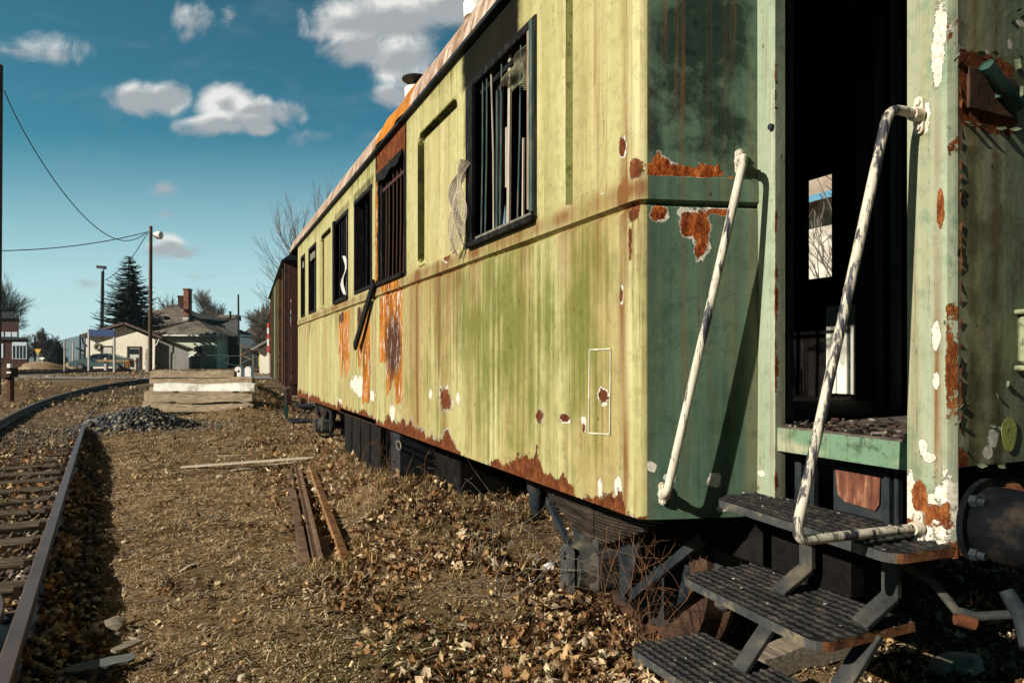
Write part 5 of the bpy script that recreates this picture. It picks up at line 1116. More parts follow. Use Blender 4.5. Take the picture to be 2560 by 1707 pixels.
# ------------------------------------------------------------------ rail lengths lying on the ground
def lying(name, label, p0, p1, w_, h_, mat, ang=0, angle=0):
    a = ground(*p0); b = ground(*p1); a[2] = terrain(a[0], a[1]) + h_ * .28; b[2] = terrain(b[0], b[1]) + h_ * .28
    d = b - a; L = np.linalg.norm(d); d /= L; sd = np.cross(d, (0, 0, 1)); sd /= np.linalg.norm(sd); up = np.cross(sd, d)
    mb = MB(); ca, sa = math.cos(ang), math.sin(ang)
    prof_ = [(-w_ / 2, -h_ / 2), (w_ / 2, -h_ / 2), (w_ / 2, -h_ / 2 + .012), (.012, -h_ / 2 + .028), (.010, h_ / 2 - .03), (.03, h_ / 2 - .022), (.03, h_ / 2), (-.03, h_ / 2), (-.03, h_ / 2 - .022), (-.010, h_ / 2 - .03), (-.012, -h_ / 2 + .028), (-w_ / 2, -h_ / 2 + .012)]
    prof_ = [(x * ca - y * sa, x * sa + y * ca) for x, y in prof_]
    n = 8; V = []
    for i in range(n + 1):
        c = a + (b - a) * i / n
        for x, y in prof_: V.append(c + sd * x + up * y)
    k = len(prof_); mb.add(V, [(i * k + j, i * k + (j + 1) % k, (i + 1) * k + (j + 1) % k, (i + 1) * k + j) for i in range(n) for j in range(k)] + [tuple(range(k - 1, -1, -1)), tuple(n * k + j for j in range(k))])
    o = mb.build(name, mat); return tag(o, label, 'rail', 'rusty rails lying loose beside the carriage')
M['rail_orange'] = m_mottle('orange_rust', (.09, .04, .018), (.24, .115, .045), 12, .85, .5, c3=(.38, .22, .10))
M['rail_brown'] = m_mottle('brown_rust', (.05, .03, .02), (.13, .075, .045), 12, .8, .4, c3=(.2, .13, .085))
lying('loose_rail', 'narrow rusty rail on the left of the rails lying in the leaves', (722, 1182), (764, 1420), .026, .05, M['rail_brown'], 0)
lying('loose_rail', 'wide brown rail lying on its side in the middle of the loose rails', (744, 1172), (798, 1418), .05, .07, M['rail_brown'], 1.35)
lying('loose_rail', 'orange rusted rail half buried in leaves nearest the carriage', (776, 1176), (858, 1402), .022, .065, M['rail_orange'], .25)
lying('loose_rail', 'short dark rail piece tucked between two longer rails', (775, 1310), (826, 1402), .03, .04, M['rust_dark'], .2)
# ------------------------------------------------------------------ planks, boards and sticks
def plank(label, p0, p1, w_, h_, mat, lift=.015, name='plank', ragged=True, tilt=0):
    a = ground(*p0); b = ground(*p1); a[2] = terrain(a[0], a[1]) + lift; b[2] = terrain(b[0], b[1]) + lift; d = b - a; sd = np.cross(d / np.linalg.norm(d), (0, 0, 1)); mb = MB(); n = 10; V = []
    for i in range(n + 1):
        q = i / n; c = a + d * q; c[2] = max(float(terrain(c[0], c[1])) + lift, 0 * q + a[2] * (1 - q) + b[2] * q); k = 1 if not ragged else (.55 + .45 * math.sin(min(q, 1 - q) * 12 if min(q, 1 - q) < .13 else 1.57)) * random.uniform(.85, 1.1)
        V += [c - sd * w_ / 2 * k + np.array([0, 0, -h_ / 2]), c + sd * w_ / 2 * k + np.array([0, 0, -h_ / 2]), c + sd * w_ / 2 * k + np.array([0, 0, h_ / 2 + tilt]), c - sd * w_ / 2 * k + np.array([0, 0, h_ / 2])]
    mb.add(V, [(i * 4 + j, i * 4 + (j + 1) % 4, i * 4 + 4 + (j + 1) % 4, i * 4 + 4 + j) for i in range(n) for j in range(4)] + [(3, 2, 1, 0), tuple(n * 4 + j for j in range(4))])
    return tag(mb.build(name, mat), label, 'plank')
M['plank_pale'] = m_mottle('bleached_plank', (.16, .13, .09), (.42, .37, .29), 8, .9, .6, c3=(.58, .53, .44), stretch=(1, 12, 12))
plank('bleached splintered plank lying across the grass before the loose rails', (455, 1172), (788, 1146), .10, .02, M['plank_pale'])
plank('second bleached plank lying close behind the first one in the grass', (575, 1178), (735, 1160), .06, .015, M['plank_pale'])
plank('thin pale board at the far edge of the grass strip', (545, 1143), (605, 1140), .08, .02, M['plank_pale'])
plank('grey rotten board in the shade beside the left hand rail', (165, 1676), (338, 1646), .10, .012, m_mottle('rotten_board', (.05, .055, .055), (.17, .175, .165), 9, .9, .6, stretch=(1, 12, 12)), .008)
plank('brown rotten board just above the grey one beside the rail', (283, 1628), (350, 1600), .06, .012, M['wood_grey'], .008)
plank('small pale chunk of wood on the grass in the middle', (450, 1425), (500, 1408), .025, .008, M['plank_pale'], .008)
plank('thick weathered timber lying under the entrance steps', (1890, 1690), (2130, 1640), .12, .10, M['wood_y'], .06, 'timber', False)
plank('weathered plank end below the lowest step', (1595, 1700), (1690, 1690), .10, .04, M['wood_y'], .03)
# white stone and broken slab by the axle box
mb = MB()
def rock(name, label, px, py, s, mat, cat='stone', flat=.6):
    g = ground(px, py); V = IV * (1 + RNG.normal(0, .14, (12, 1))) * np.array([s, s * .75, s * flat]); me = None
    mb = MB(); mb.add(V + np.array([g[0], g[1], float(terrain(g[0], g[1])) + s * flat * .55]), [tuple(f) for f in IF]); o = mb.build(name, mat); return tag(o, label, cat)
rock('stone', 'pale grey stone lying in the leaves beside the axle box', 1330, 1405, .07, M['concrete']); rock('stone', 'white plaster lump next to the pale grey stone', 1375, 1425, .05, M['white'])
rock('stone', 'grey stone near the gravel in the grass', 552, 1196, .05, M['concrete']); rock('stone', 'flat broken slab in the shade behind the lowest step', 2400, 1690, .14, M['concrete'], 'stone', .35)
rock('stone', 'brown cobble in the shade at the bottom beside the rail', 292, 1560, .06, M['wood_grey'])
# ------------------------------------------------------------------ dry creeper over the near wheel and stems below the skirt
def stem(mb, p, d, L, r, dep):
    pts = [np.array(p, float)]; d = np.array(d, float)
    for k in range(6): d = d + RNG.normal(0, .20, 3); d /= np.linalg.norm(d); pts.append(pts[-1] + d * L / 6)
    mb.tube(pts, np.linspace(r, r * .35, 7), 5, False)
    if dep > 0:
        for k in range(3): stem(mb, pts[2 + int(RNG.integers(0, 4))], d + RNG.normal(0, .7, 3), L * .5, r * .6, dep - 1)
M['vine'] = m_mottle('dry_creeper', (.07, .035, .018), (.22, .11, .055), 30, .9, .2)
mb = MB()
for k in range(13):
    s = (1.76 + RNG.normal(0, .03), 2.49 + RNG.normal(0, .045), .0); stem(mb, s, (RNG.normal(0, .10), RNG.normal(0, .10), 1), .34 + RNG.random() * .36, .0019, 2)
for k in range(5):
    a = onX(1640, 1370, 1.7); stem(mb, (1.7 + RNG.normal(0, .05), 2.6 + RNG.normal(0, .1), .62), (-.3 + RNG.normal(0, .3), RNG.normal(0, .3), -.7), .45, .002, 1)
tag(mb.build('dry_creeper', M['vine'], None, angle=0), 'tangled reddish dry creeper climbing in front of the near wheel', 'creeper')
mb = MB()
for k in range(5): stem(mb, (1.42 + .1 * RNG.random(), 3.2 + RNG.random() * .5, .1), (-.1, -.5 + RNG.normal(0, .3), .8), .7, .003, 1)
tag(mb.build('dry_weed', M['sill_worn'], None, angle=0), 'pale dry weed stems beside the spring hanger', 'weed')
mb = MB()
for k in range(7): stem(mb, (1.42 + .1 * RNG.random(), 5.3 + RNG.random() * .9, .15), (RNG.normal(0, .25), RNG.normal(0, .4), .9), .55, .004, 2)
tag(mb.build('dry_weed', M['vine'], None, angle=0), 'bare dry weed stalks below the skirt beside the battery box', 'weed')
mb = MB()
for k in range(8): stem(mb, (2.05 + .35 * RNG.random(), 1.33 + RNG.normal(0, .1), -.05), (RNG.normal(0, .3), RNG.normal(0, .3), .9), .33, .0022, 2)
tag(mb.build('dry_weed', M['sill_worn'], None, angle=0), 'pale dry weed stalks under the lower steps at the right', 'weed')
# ------------------------------------------------------------------ gravel heap
g0 = ground(345, 1075); n = 4200
a = RNG.random(n) * 6.283; rr = np.sqrt(RNG.random(n)); ex, ey = 1.12, .85
u_ = np.cos(a) * rr; v_ = np.sin(a) * rr; x = g0[0] + u_ * ex; y = g0[1] + .45 + v_ * ey
x = x - .35 * np.maximum(v_, 0); hh = .40 * np.clip(1 - rr ** 1.4, 0, 1) * (.75 + .5 * fbm(x * 2.2, y * 2.2, 8))
sz = .022 + RNG.random(n) ** 2.2 * .085
me = stones('gravel_heap', x, y, gz(x, y) + hh, sz, pick([(.045, .048, .054), (.075, .078, .084), (.028, .031, .036), (.12, .115, .11), (.24, .2, .15)], n, .3) , M['stone'], .22, .8)
tag(np_obj('gravel_heap', me), 'heap of dark grey crushed gravel beside the right hand rail', 'gravel', kind='stuff')
n = 900; a = RNG.random(n) * 6.283; rr = 1 + RNG.random(n) ** 2 * .9; x = g0[0] + np.cos(a) * rr * 1.15; y = g0[1] + .35 + np.sin(a) * rr * .85; sz = .02 + RNG.random(n) * .035
me = stones('gravel_scatter', x, y, gz(x, y) + sz * .2, sz, pick([(.05, .052, .055), (.085, .085, .088), (.14, .13, .12)], n, .3), M['stone'], .22, .8)
tag(np_obj('gravel_scatter', me), 'loose gravel spilled round the foot of the heap', 'gravel', kind='stuff')
# ------------------------------------------------------------------ stack of concrete sleepers
def sleeper_mesh(L=2.5, w_=.28, h_=.2, white=False):
    mb = MB(); n = 14; V = []
    for i in range(n + 1):
        s = -1 + 2 * i / n; k = 1 - .22 * math.exp(-(s / .42) ** 2); hk = h_ * (1 - .18 * math.exp(-(s / .4) ** 2)); e = 1 if 0 < i < n else .86
        wb, wt = w_ / 2 * k * e, w_ / 2 * .78 * k * e
        V += [(s * L / 2, -wb, 0), (s * L / 2, wb, 0), (s * L / 2, wt, hk * e), (s * L / 2, -wt, hk * e)]
    mb.add(V, [(i * 4 + j, i * 4 + (j + 1) % 4, i * 4 + 4 + (j + 1) % 4, i * 4 + 4 + j) for i in range(n) for j in range(4)] + [(3, 2, 1, 0), tuple(n * 4 + j for j in range(4))]); return mb
M['conc_white'] = m_mottle('whitened_concrete', (.30, .27, .22), (.74, .73, .68), 4, .9, .4, c3=(.80, .79, .75))
M['conc_brown'] = m_mottle('weathered_concrete', (.15, .11, .07), (.30, .235, .155), 5, .9, .6, c3=(.40, .33, .23), stretch=(1, 4, 4))
ROWN = ['front', 'second', 'third', 'rear']; LAYN = ['bottom', 'second', 'third', 'top']
for r_ in range(4):
    for l_ in range((3, 2, 2, 4)[r_]):
        Zd = 16.9 + .62 * r_; pxl, pxr = (378, 634) if l_ < 3 else (380, 588)
        if r_ == 0: pxl, pxr = [(375, 632), (381, 634), (389, 640)][l_]
        if r_ in (1, 2) and l_ < 3: pxl, pxr = [(362, 610), (366, 612), (372, 628)][l_]
        a, b = atZ(pxl, 900, Zd), atZ(pxr, 900, Zd); c = (a + b) / 2
        white = (r_ == 0 and l_ == 2); L = float(np.linalg.norm(b - a))
        o = sleeper_mesh(L).build('concrete_sleeper', M['conc_white'] if white else M['conc_brown'], None)
        o.location = (c[0], c[1], .035 + .245 * l_ + (.02 if r_ > 1 and l_ == 3 else 0) + float(terrain0(c[0], c[1]))); o.rotation_euler = (0, 0, -TH + random.uniform(-.012, .012))
        lab = 'whitewashed concrete sleeper on top of the front row of the stack' if white else f'{"brown weathered" if l_ == 3 else "grey-brown"} concrete sleeper, {LAYN[l_]} layer of the {ROWN[r_]} row of the stack'
        tag(o, lab, 'sleeper', 'concrete sleepers in the stack')
        if r_ == 0:
            for q in ((.2, .8) if r_ == 0 else (.15, .85)):
                p = a + (b - a) * q; mb = MB(); mb.box((p[0], p[1], .014 + .245 * l_ + float(terrain0(c[0], c[1]))), (.08, .2, .045), Matrix.Rotation(-TH, 3, 'Z')); tag(mb.build('spacer_batten', M['wood_grey']), f'thin wooden batten under the {"left" if q < .5 else "right"} end of the {LAYN[l_]} sleeper in the {ROWN[r_]} row', 'batten', 'battens between the sleepers')
mb = MB(); p = atZ(590, 997, 16.6); q = atZ(634, 1014, 16.5); mb.bar(p, q, .05, .05); tag(mb.build('batten', M['wood_grey']), 'short batten leaning on the right end of the sleeper stack', 'batten')
# ------------------------------------------------------------------ goods wagon coupled beyond
wg = thing('goods_wagon', 'goods wagon with faded yellow and green boards standing beyond the carriage', 'goods wagon', (1.45, 13.02, 0), -R(3.2))
m_pl = m_mottle('wagon_plank', (.035, .014, .012), (.085, .032, .024), 4, .85, .5, c3=(.14, .06, .045), stretch=(8, .6, 8)); m_pl2 = m_mottle('wagon_door_paint', (.11, .09, .035), (.20, .17, .07), 3, .8, .5, c3=(.06, .09, .06), stretch=(1, 6, .3))
mb = MB(); Lw = 8.2
for i in range(27): mb.box((0.02 + .006 * (i % 3), .15 + i * .3, 2.05), (.04, .292, 2.25), None, (0, 1, 2, 1, 2)[i % 5] if i else 0)
mb.box((1.4, .0, 2.1), (2.7, .06, 2.3)); mb.build('side_planking', [m_pl, m_pl2, m_mottle('faded_green_plank', (.03, .06, .05), (.07, .12, .09), 3, .85, .5, stretch=(4, 4, .4))], wg, True)
for q in (.12, .9, 2.6, 5.2, 6.8, 8.0): m2 = MB(); m2.box((-.03, q, 2.06), (.06, .10, 2.3), None, 0, .005); m2.build('stanchion', M['rust_dark'] if q < 2 else M['rust'], wg, True)
mb = MB(); mb.box((-.055, 3.9, 2.05), (.05, 2.3, 2.2))
for q in (2.85, 3.4, 4.4, 4.95): mb.box((-.085, q, 2.05), (.02, .06, 2.2), None, 1)
mb.build('sliding_door', [m_pl2, M['green_metal']], wg, True)
mb = MB(); P = [(-.12 + .12 * k, 3.2 + .35 * math.sin(min(1, k / 6) * 1.57)) for k in range(12)] + [(2.9, 3.2)]
mb.prism([(x, -.1, z) for x, z in P], (0, Lw + .2, 0)); mb.build('roof', M['black_iron'], wg, True)
mb = MB(); mb.box((.1, Lw / 2, .85), (.12, Lw, .2)); mb.box((.02, .2, .72), (.1, .2, .3)); mb.build('solebar', M['rust_dark'], wg, True)
for q in (1.6, 6.4):
    mb = MB(); mb.lathe((.65, q, .42), (1, 0, 0), [(0, .1), (0, .46), (.12, .47), (.14, .5), (.16, .5), (.16, .1)], 28); mb.build('wheel', M['rust_dark'], wg, True)
for q in (.5, 1.1): m2 = MB(); m2.box((.0, q, .55), (.05, .04, .5)); m2.build('step_iron', M['green_metal'], wg, True)
mb = MB(); mb.lathe((.6, -.02, 1.0), (0, -1, 0), [(0, .1), (.28, .1), (.28, .2), (.32, .2)], 18); mb.build('buffer', M['black_iron'], wg, True)
# rails under the carriage
t2 = thing('railway_track', 'half buried track that the carriage stands on', 'railway track', (XC, 6, 0))
for s in (-1, 1): sweep_rail([(XC + s * .745, q, -.29) for q in np.arange(-3, 21, 2.0)], 'rail', t2, M['rail'])
# ================================================================== background, placed by depth along the view
def W(zx, zy, Z): return atZ(*zm(zx, zy), Z)
def GZ(p): return float(terrain0(p[0], p[1]))
class Loc:
    """a thing seen from the track: local x = right, y = away, z = up, origin on the ground"""
    def __init__(s, name, label, cat, zx, Z, group=None, rz=0):
        s.Z = Z; p = W(zx, 1160, Z); s.o = np.array([p[0], p[1], GZ(p)]); s.rz = -TH + rz; s.root = thing(name, label, cat, s.o, s.rz, group); s.zx = zx
    def P(s, zx, zy, dy=0.0):
        """enlargement pixel -> local point on the plane dy behind the origin"""
        d = ray(*zm(zx, zy)); c = np.array([0, 0, EYE]) - s.o; ex = np.array([math.cos(s.rz), math.sin(s.rz), 0]); ey = np.array([-math.sin(s.rz), math.cos(s.rz), 0])
        t = (dy - c @ ey) / (d @ ey); q = c + d * t; return np.array([q @ ex, dy, q[2]])
    def part(s, name, mb, mat, parent=None, angle=35): return mb.build(name, mat, parent or s.root, True, angle)
def quadbox(mb, a, b, dy0, dy1, mat=0):
    """box between two local corner points (x, z) and depths"""
    mb.box(((a[0] + b[0]) / 2, (dy0 + dy1) / 2, (a[2] + b[2]) / 2), (abs(a[0] - b[0]), abs(dy1 - dy0), abs(a[2] - b[2])), None, mat)
# road over the level crossing
mb = MB(); Va, Vb = [], []
for px in np.linspace(-900, 760, 40):
    a, b = ground(px, 948, 0), ground(px, 939, 0); a[2] = float(terrain0(a[0], a[1])) + .03; b[2] = float(terrain0(b[0], b[1])) + .03; Va.append(a); Vb.append(b)
n = len(Va); mb.add(Va + Vb, [(i, i + 1, n + i + 1, n + i) for i in range(n - 1)])
tag(mb.build('road', m_mottle('old_asphalt', (.13, .125, .12), (.22, .21, .195), 1.5, .95, .3, c3=(.27, .25, .225))), kind='structure')
# low house (cream gable) with lean-to
H = Loc('station_outbuilding', 'small cream rendered house with a low gable roof, brown door and shade-darkened lean-to', 'house', 925, 60)
g = lambda zx, zy, dy=0: H.P(zx, zy, dy)
mb = MB(); z0 = -.2
wall = [g(662, 1165), g(1192, 1165), g(1192, 918), g(950, 815), g(662, 905)]
for q in wall[:2]: q[2] = z0
mb.prism(wall, (-.58 * 9, 9, 0)); H.part('wall', mb, M['cream'])
mb = MB(); th = .16
HS = -.58
def roofslab(mb, p, q, d0, d1, th): 
    up = np.array([-(q[2] - p[2]), 0, q[0] - p[0]]); up /= np.linalg.norm(up); up *= np.sign(up[2]) * th; a, b = p.copy(), q.copy(); a[1] = b[1] = d0; a[0] += HS * d0; b[0] += HS * d0; mb.prism([a, b, b + up, a + up], (HS * (d1 - d0), d1 - d0, 0))
roofslab(mb, g(628, 893), g(948, 800), -.55, 9.4, th); roofslab(mb, g(952, 800), g(1232, 912), -.55, 9.4, th); rf = H.part('roof', mb, [M['slate']])
mb = MB(); roofslab(mb, g(626, 897), g(948, 804), -.62, -.55, .2); roofslab(mb, g(952, 804), g(1234, 916), -.62, -.55, .2); H.part('verge_board', mb, M['frame_brown'], rf)
mb = MB(); lw = [g(1196, 1165, .6), g(1452, 1165, .6), g(1452, 985, .6), g(1196, 905, .6)]
for q in lw[:2]: q[2] = z0
mb.prism(lw, (-.52 * 6, 6, 0)); H.part('lean_to_wall', mb, M['cream_grey'])  # darker grey render puts this wall's shade into its colour
mb = MB(); roofslab(mb, g(1190, 893, .4) + np.array([.58 * .1, 0, 0]), g(1512, 1002, .4) + np.array([.58 * .1, 0, 0]), .1, 7.5, .12); H.part('lean_to_roof', mb, M['slate']); HS = 0
def opening(x0, x1, y0, y1, pane, name='window', dy=0, parent=None, frame=.09):
    mb = MB(); a, b = g(x0, y0, dy), g(x1, y1, dy)
    for (u0, u1, v0, v1) in [(a[0], a[0] + frame, b[2], a[2]), (b[0] - frame, b[0], b[2], a[2]), (a[0] + frame, b[0] - frame, a[2] - frame, a[2])] + ([(a[0] + frame, b[0] - frame, b[2], b[2] + frame)] if name == 'window' else []): mb.box(((u0 + u1) / 2, dy - .04, (v0 + v1) / 2), (u1 - u0, .12, v1 - v0))
    f = H.part(name, mb, M['frame_brown']); mb = MB(); mb.box(((a[0] + b[0]) / 2, dy - .01, (a[2] + b[2]) / 2), (b[0] - a[0] - 2 * frame, .04, a[2] - b[2] - frame * (2 if name == 'window' else 1))); H.part('pane' if name == 'window' else 'leaf', mb, pane, f); return f
opening(778, 872, 966, 1040, M['curtain']); d = opening(980, 1082, 970, 1150, M['curtain'], 'door', 0, None, .12)
mb = MB(); a, b = g(1000, 990), g(1064, 1030); mb.box(((a[0] + b[0]) / 2, -.05, (a[2] + b[2]) / 2), (b[0] - a[0], .04, a[2] - b[2])); H.part('window_light', mb, M['glass_dark'], d)
mb = MB(); mb.tube([g(1225, 915, 0), g(1205, 955, -.1), g(1192, 970, -.1), g(1188, 1160, -.1)], .05, 8); H.part('downpipe', mb, M['gutter'])
mb = MB(); mb.tube([g(630, 900, 0), g(640, 940, 0), g(668, 970, 0)], .07, 8); H.part('gutter_elbow', mb, M['black_iron'])
mb = MB(); c = g(750, 973, -.1); mb.tube([c + np.array([.27 * math.cos(a), 0, .27 * math.sin(a)]) for a in np.linspace(0, 6.283, 20)], .07, 8); H.part('wall_ring', mb, M['cream_grey'])
mb = MB(); c0, c1 = g(1450, 1052, .45), g(1510, 1015, .45); mb.bar(c0, c1, .12, .12); H.part('awning_arm', mb, M['white'])
# main house
H2 = Loc('station_house', 'large pale green house with a patched grey hipped roof and two brick chimneys', 'house', 1450, 74); H = H2; g = lambda zx, zy, dy=0: H2.P(zx, zy, dy)
mb = MB(); a, b = g(1165, 875), g(1668, 1165); b[2] = -.2; quadbox(mb, a, b, 0, 8); H2.part('wall', mb, M['mint'])
mb = MB(); a, b = g(1668, 880, 3), g(1835, 1165, 3); b[2] = -.2; quadbox(mb, a, b, 3, 9); H2.part('porch_wall', mb, M['glass_dark'])
mb = MB(); E0, E1 = g(1140, 882, -.6), g(1722, 888, -.6); R0, R1 = g(1150, 690, 4), g(1240, 686, 4); A0 = g(1330, 636, 4.5); E2, E3 = g(1722, 888, 8.6), g(1140, 882, 8.6); E2[2] = E1[2]; E3[2] = E0[2]
E2[0] = E1[0] + .8; E3[0] = E0[0]; SL = g(1455, 712, 4.2); K = g(1600, 832, .9); pk = g(1330, 636, 4.5)
V = [E0, E1, g(1600, 836, 1.2), g(1455, 715, 4.2), g(1330, 640, 4.5), g(1240, 690, 4.2), g(1140, 690, 4.2), E2, E3]
mb.add(V, [(0, 1, 2), (0, 2, 3, 5), (3, 4, 5), (0, 5, 6), (1, 7, 2), (2, 7, 3), (3, 7, 4), (4, 7, 8), (4, 8, 5), (5, 8, 6), (0, 6, 8), (0, 8, 7, 1)]); rf = H2.part('roof', mb, M['slate'], None, 10)
mb = MB(); V = [g(1450, 700, 5), g(1660, 772, 5), g(1830, 772, 5), g(1836, 900, 3), g(1700, 885, 3), g(1836, 905, 9), g(1450, 890, 9), g(1820, 775, 8)]
mb.add(V, [(0, 4, 3, 1), (1, 3, 2), (2, 3, 5, 7), (0, 1, 2, 7), (0, 7, 5, 6), (0, 6, 4), (4, 6, 5, 3)]); H2.part('wing_roof', mb, m_mottle('dark_slate', (.035, .036, .038), (.09, .085, .08), 3, .9, .4), None, 10)
mb = MB(); V = [g(1630, 768, 8), g(1690, 728, 9), g(1815, 728, 9), g(1818, 770, 8)]; mb.prism(V, (0, 1.5, 0)); H2.part('rear_roof', mb, M['slate'])
for (x0, x1, y0, y1, dy, m_) in [(1410, 1447, 535, 758, 2.6, 'brick'), (1367, 1403, 590, 668, 5, 'brick_dark'), (1115, 1140, 738, 860, 1, 'brick')]:
    mb = MB(); a, b = g(x0, y0, dy), g(x1, y1, dy); quadbox(mb, a, b, dy, dy + .9); mb.box(((a[0] + b[0]) / 2, dy + .45, a[2] + .06), (b[0] - a[0] + .12, 1.02, .16)); 
    if m_ == 'brick' and x0 == 1410: mb.box(((a[0] + b[0]) / 2, dy + .45, a[2] - 1.3), (b[0] - a[0] + .08, .98, .16)); mb.box(((a[0] + b[0]) / 2, dy + .45, b[2]), (b[0] - a[0] + .1, 1.0, .3), None, 1)
    H2.part('chimney', mb, [M[m_], M['gutter']], rf)
mb = MB(); a, b = g(1225, 738, 2.6), g(1278, 766, 2.6); quadbox(mb, a, b, 2.3, 3.2); H2.part('roof_hatch', mb, M['black_iron'], rf)
mb = MB(); mb.lathe(g(1770, 775, 8), (0, 0, 1), [(0, .12), (1.0, .12), (1.0, .3), (1.15, .05)], 10); H2.part('flue', mb, M['black_iron'], rf)
opening(1493, 1556, 973, 1042, M['glass_dark']); 
mb = MB(); mb.tube([g(1700, 892, -.5), g(1690, 915, -.3), g(1655, 930, -.12), g(1655, 1160, -.12)], .06, 8); H2.part('downpipe', mb, M['gutter'])
mb = MB(); mb.tube([g(1140, 886, -.66), g(1722, 892, -.66)], .08, 8); H2.part('gutter', mb, M['white'])
# yellow house and small cream shed far right
H = Loc('yellow_house', 'small yellow house half hidden behind the dark tree', 'house', 1895, 90); g = lambda zx, zy, dy=0: H.P(zx, zy, dy)
mb = MB(); a, b = g(1855, 880), g(2000, 1165); b[2] = -.2; quadbox(mb, a, b, 0, 8); H.part('wall', mb, M['yellow_wall'])
mb = MB(); V = [g(1835, 893, -.5), g(2040, 893, -.5), g(1960, 820, 3), g(1930, 820, 3), g(1835, 893, 8), g(2040, 893, 8)]; mb.add(V, [(0, 1, 2, 3), (0, 3, 4), (1, 5, 2), (3, 2, 5, 4), (0, 4, 5, 1)]); H.part('roof', mb, M['slate'], None, 10)
H = Loc('shed', 'cream shed with a sloping grey roof behind the level crossing sign', 'shed', 2060, 42); g = lambda zx, zy, dy=0: H.P(zx, zy, dy)
mb = MB(); V = [g(1995, 1165), g(2180, 1165), g(2180, 880), g(2100, 925), g(1995, 995)]
for q in V[:2]: q[2] = -.2
mb.prism(V, (0, 4, 0)); H.part('wall', mb, M['cream'])
mb = MB(); roofslab(mb, g(1955, 1003), g(2110, 915), -.4, 4.3, .12); H.part('roof', mb, M['cream_grey'])
# pale embankment planks and yellow boards by the gate
H = Loc('field_gate', 'green metal gate and railings in front of the station house', 'gate', 1640, 62); g = lambda zx, zy, dy=0: H.P(zx, zy, dy)
mb = MB()
for zx in (1560, 1655, 1757, 1980): a = g(zx, 1040); mb.tube([(a[0], 0, 0), (a[0], 0, a[2])], .05, 8)
mb.tube([g(1560, 1040), g(1757, 1040)], .035, 8); mb.tube([g(1560, 1100), g(1757, 1100)], .03, 8); mb.tube([g(1560, 1140), g(1757, 1042)], .025, 8); mb.tube([g(1757, 1045), g(1980, 1045)], .035, 8); mb.tube([g(1840, 1110), g(1975, 1045)], .05, 8); mb.tube([g(1757, 1110), g(1980, 1130)], .03, 8)
H.part('gate_frame', mb, M['green_metal'])
mb = MB(); a, b = g(1475, 1045, .5), g(1545, 1160, .5); quadbox(mb, a, b, .5, 1.2); H.part('meter_cabinet', mb, M['cream_grey'])
H = Loc('plank_fence', 'pale yellow plank barrier below the yellow house', 'fence', 1880, 66); g = lambda zx, zy, dy=0: H.P(zx, zy, dy)
mb = MB(); mb.bar(g(1845, 962), g(1932, 988), .06, .25, 0, (0, 1, 0)); mb.bar(g(1850, 1040), g(1950, 985), .06, .2, 0, (0, 1, 0)); mb.bar(g(1845, 1035), g(1950, 1075), .06, .3, 0, (0, 1, 0)); H.part('rail', mb, M['orange_wood'])
mb = MB()
for zx in (1850, 1945): a = g(zx, 975); mb.box((a[0], .05, a[2] / 2), (.12, .1, a[2]))
H.part('post', mb, M['wood_grey'])
# factory at the left
H = Loc('factory_building', 'dark brick factory with a pale lower wing and narrow windows at the left edge', 'factory', 60, 84); g = lambda zx, zy, dy=0: H.P(zx, zy, dy)
SK = -.80
def skew(mb, a, b, d0, d1):
    zl_, zh_ = min(a[2], b[2]), max(a[2], b[2]); x0, x1 = min(a[0], b[0]), max(a[0], b[0])
    mb.prism([(x0, d0, zl_), (x1, d0, zl_), (x1 + SK * (d1 - d0), d1, zl_), (x0 + SK * (d1 - d0), d1, zl_)], (0, 0, zh_ - zl_))
mb = MB(); a, b = g(-420, 742, 3), g(145, 1165, 3); b[2] = -.3; skew(mb, a, b, 3, 14); H.part('wall', mb, M['brick_dark'])
mb = MB(); a, b = g(-430, 758, 3), g(152, 742, 3); skew(mb, a, b, 2.6, 14.4); a, b = g(-430, 742, 4), g(105, 705, 4); skew(mb, a, b, 4, 12); H.part('roof', mb, M['black_iron'])
mb = MB(); a, b = g(-300, 908), g(212, 1165); b[2] = -.3; skew(mb, a, b, 0, 2.95); H.part('wing_wall', mb, M['brick_dark'])
mb = MB(); a, b = g(-310, 920), g(222, 903); skew(mb, a, b, -.4, 2.94); H.part('wing_roof', mb, M['black_iron'])
mb = MB(); a, b = g(92, 938, -.1), g(205, 1068, -.1); quadbox(mb, a, b, -.1, -.02); H.part('white_cladding', mb, M['white_band'])
for x in (98, 126, 152, 178): mb = MB(); a, b = g(x, 965, -.14), g(x + 16, 1062, -.14); quadbox(mb, a, b, -.14, -.11); H.part('window', mb, M['glass_dark'])
for (x0, x1) in [(-60, 24)]: mb = MB(); a, b = g(x0, 950, -.1), g(x1, 1058, -.1); quadbox(mb, a, b, -.1, -.02); H.part('pale_door', mb, M['white_band'])
for (x0, x1) in [(-120, 28), (40, 82), (90, 132)]: mb = MB(); a, b = g(x0, 860, 2.9), g(x1, 897, 2.9); quadbox(mb, a, b, 2.9, 2.98); H.part('upper_window', mb, M['white_band'])
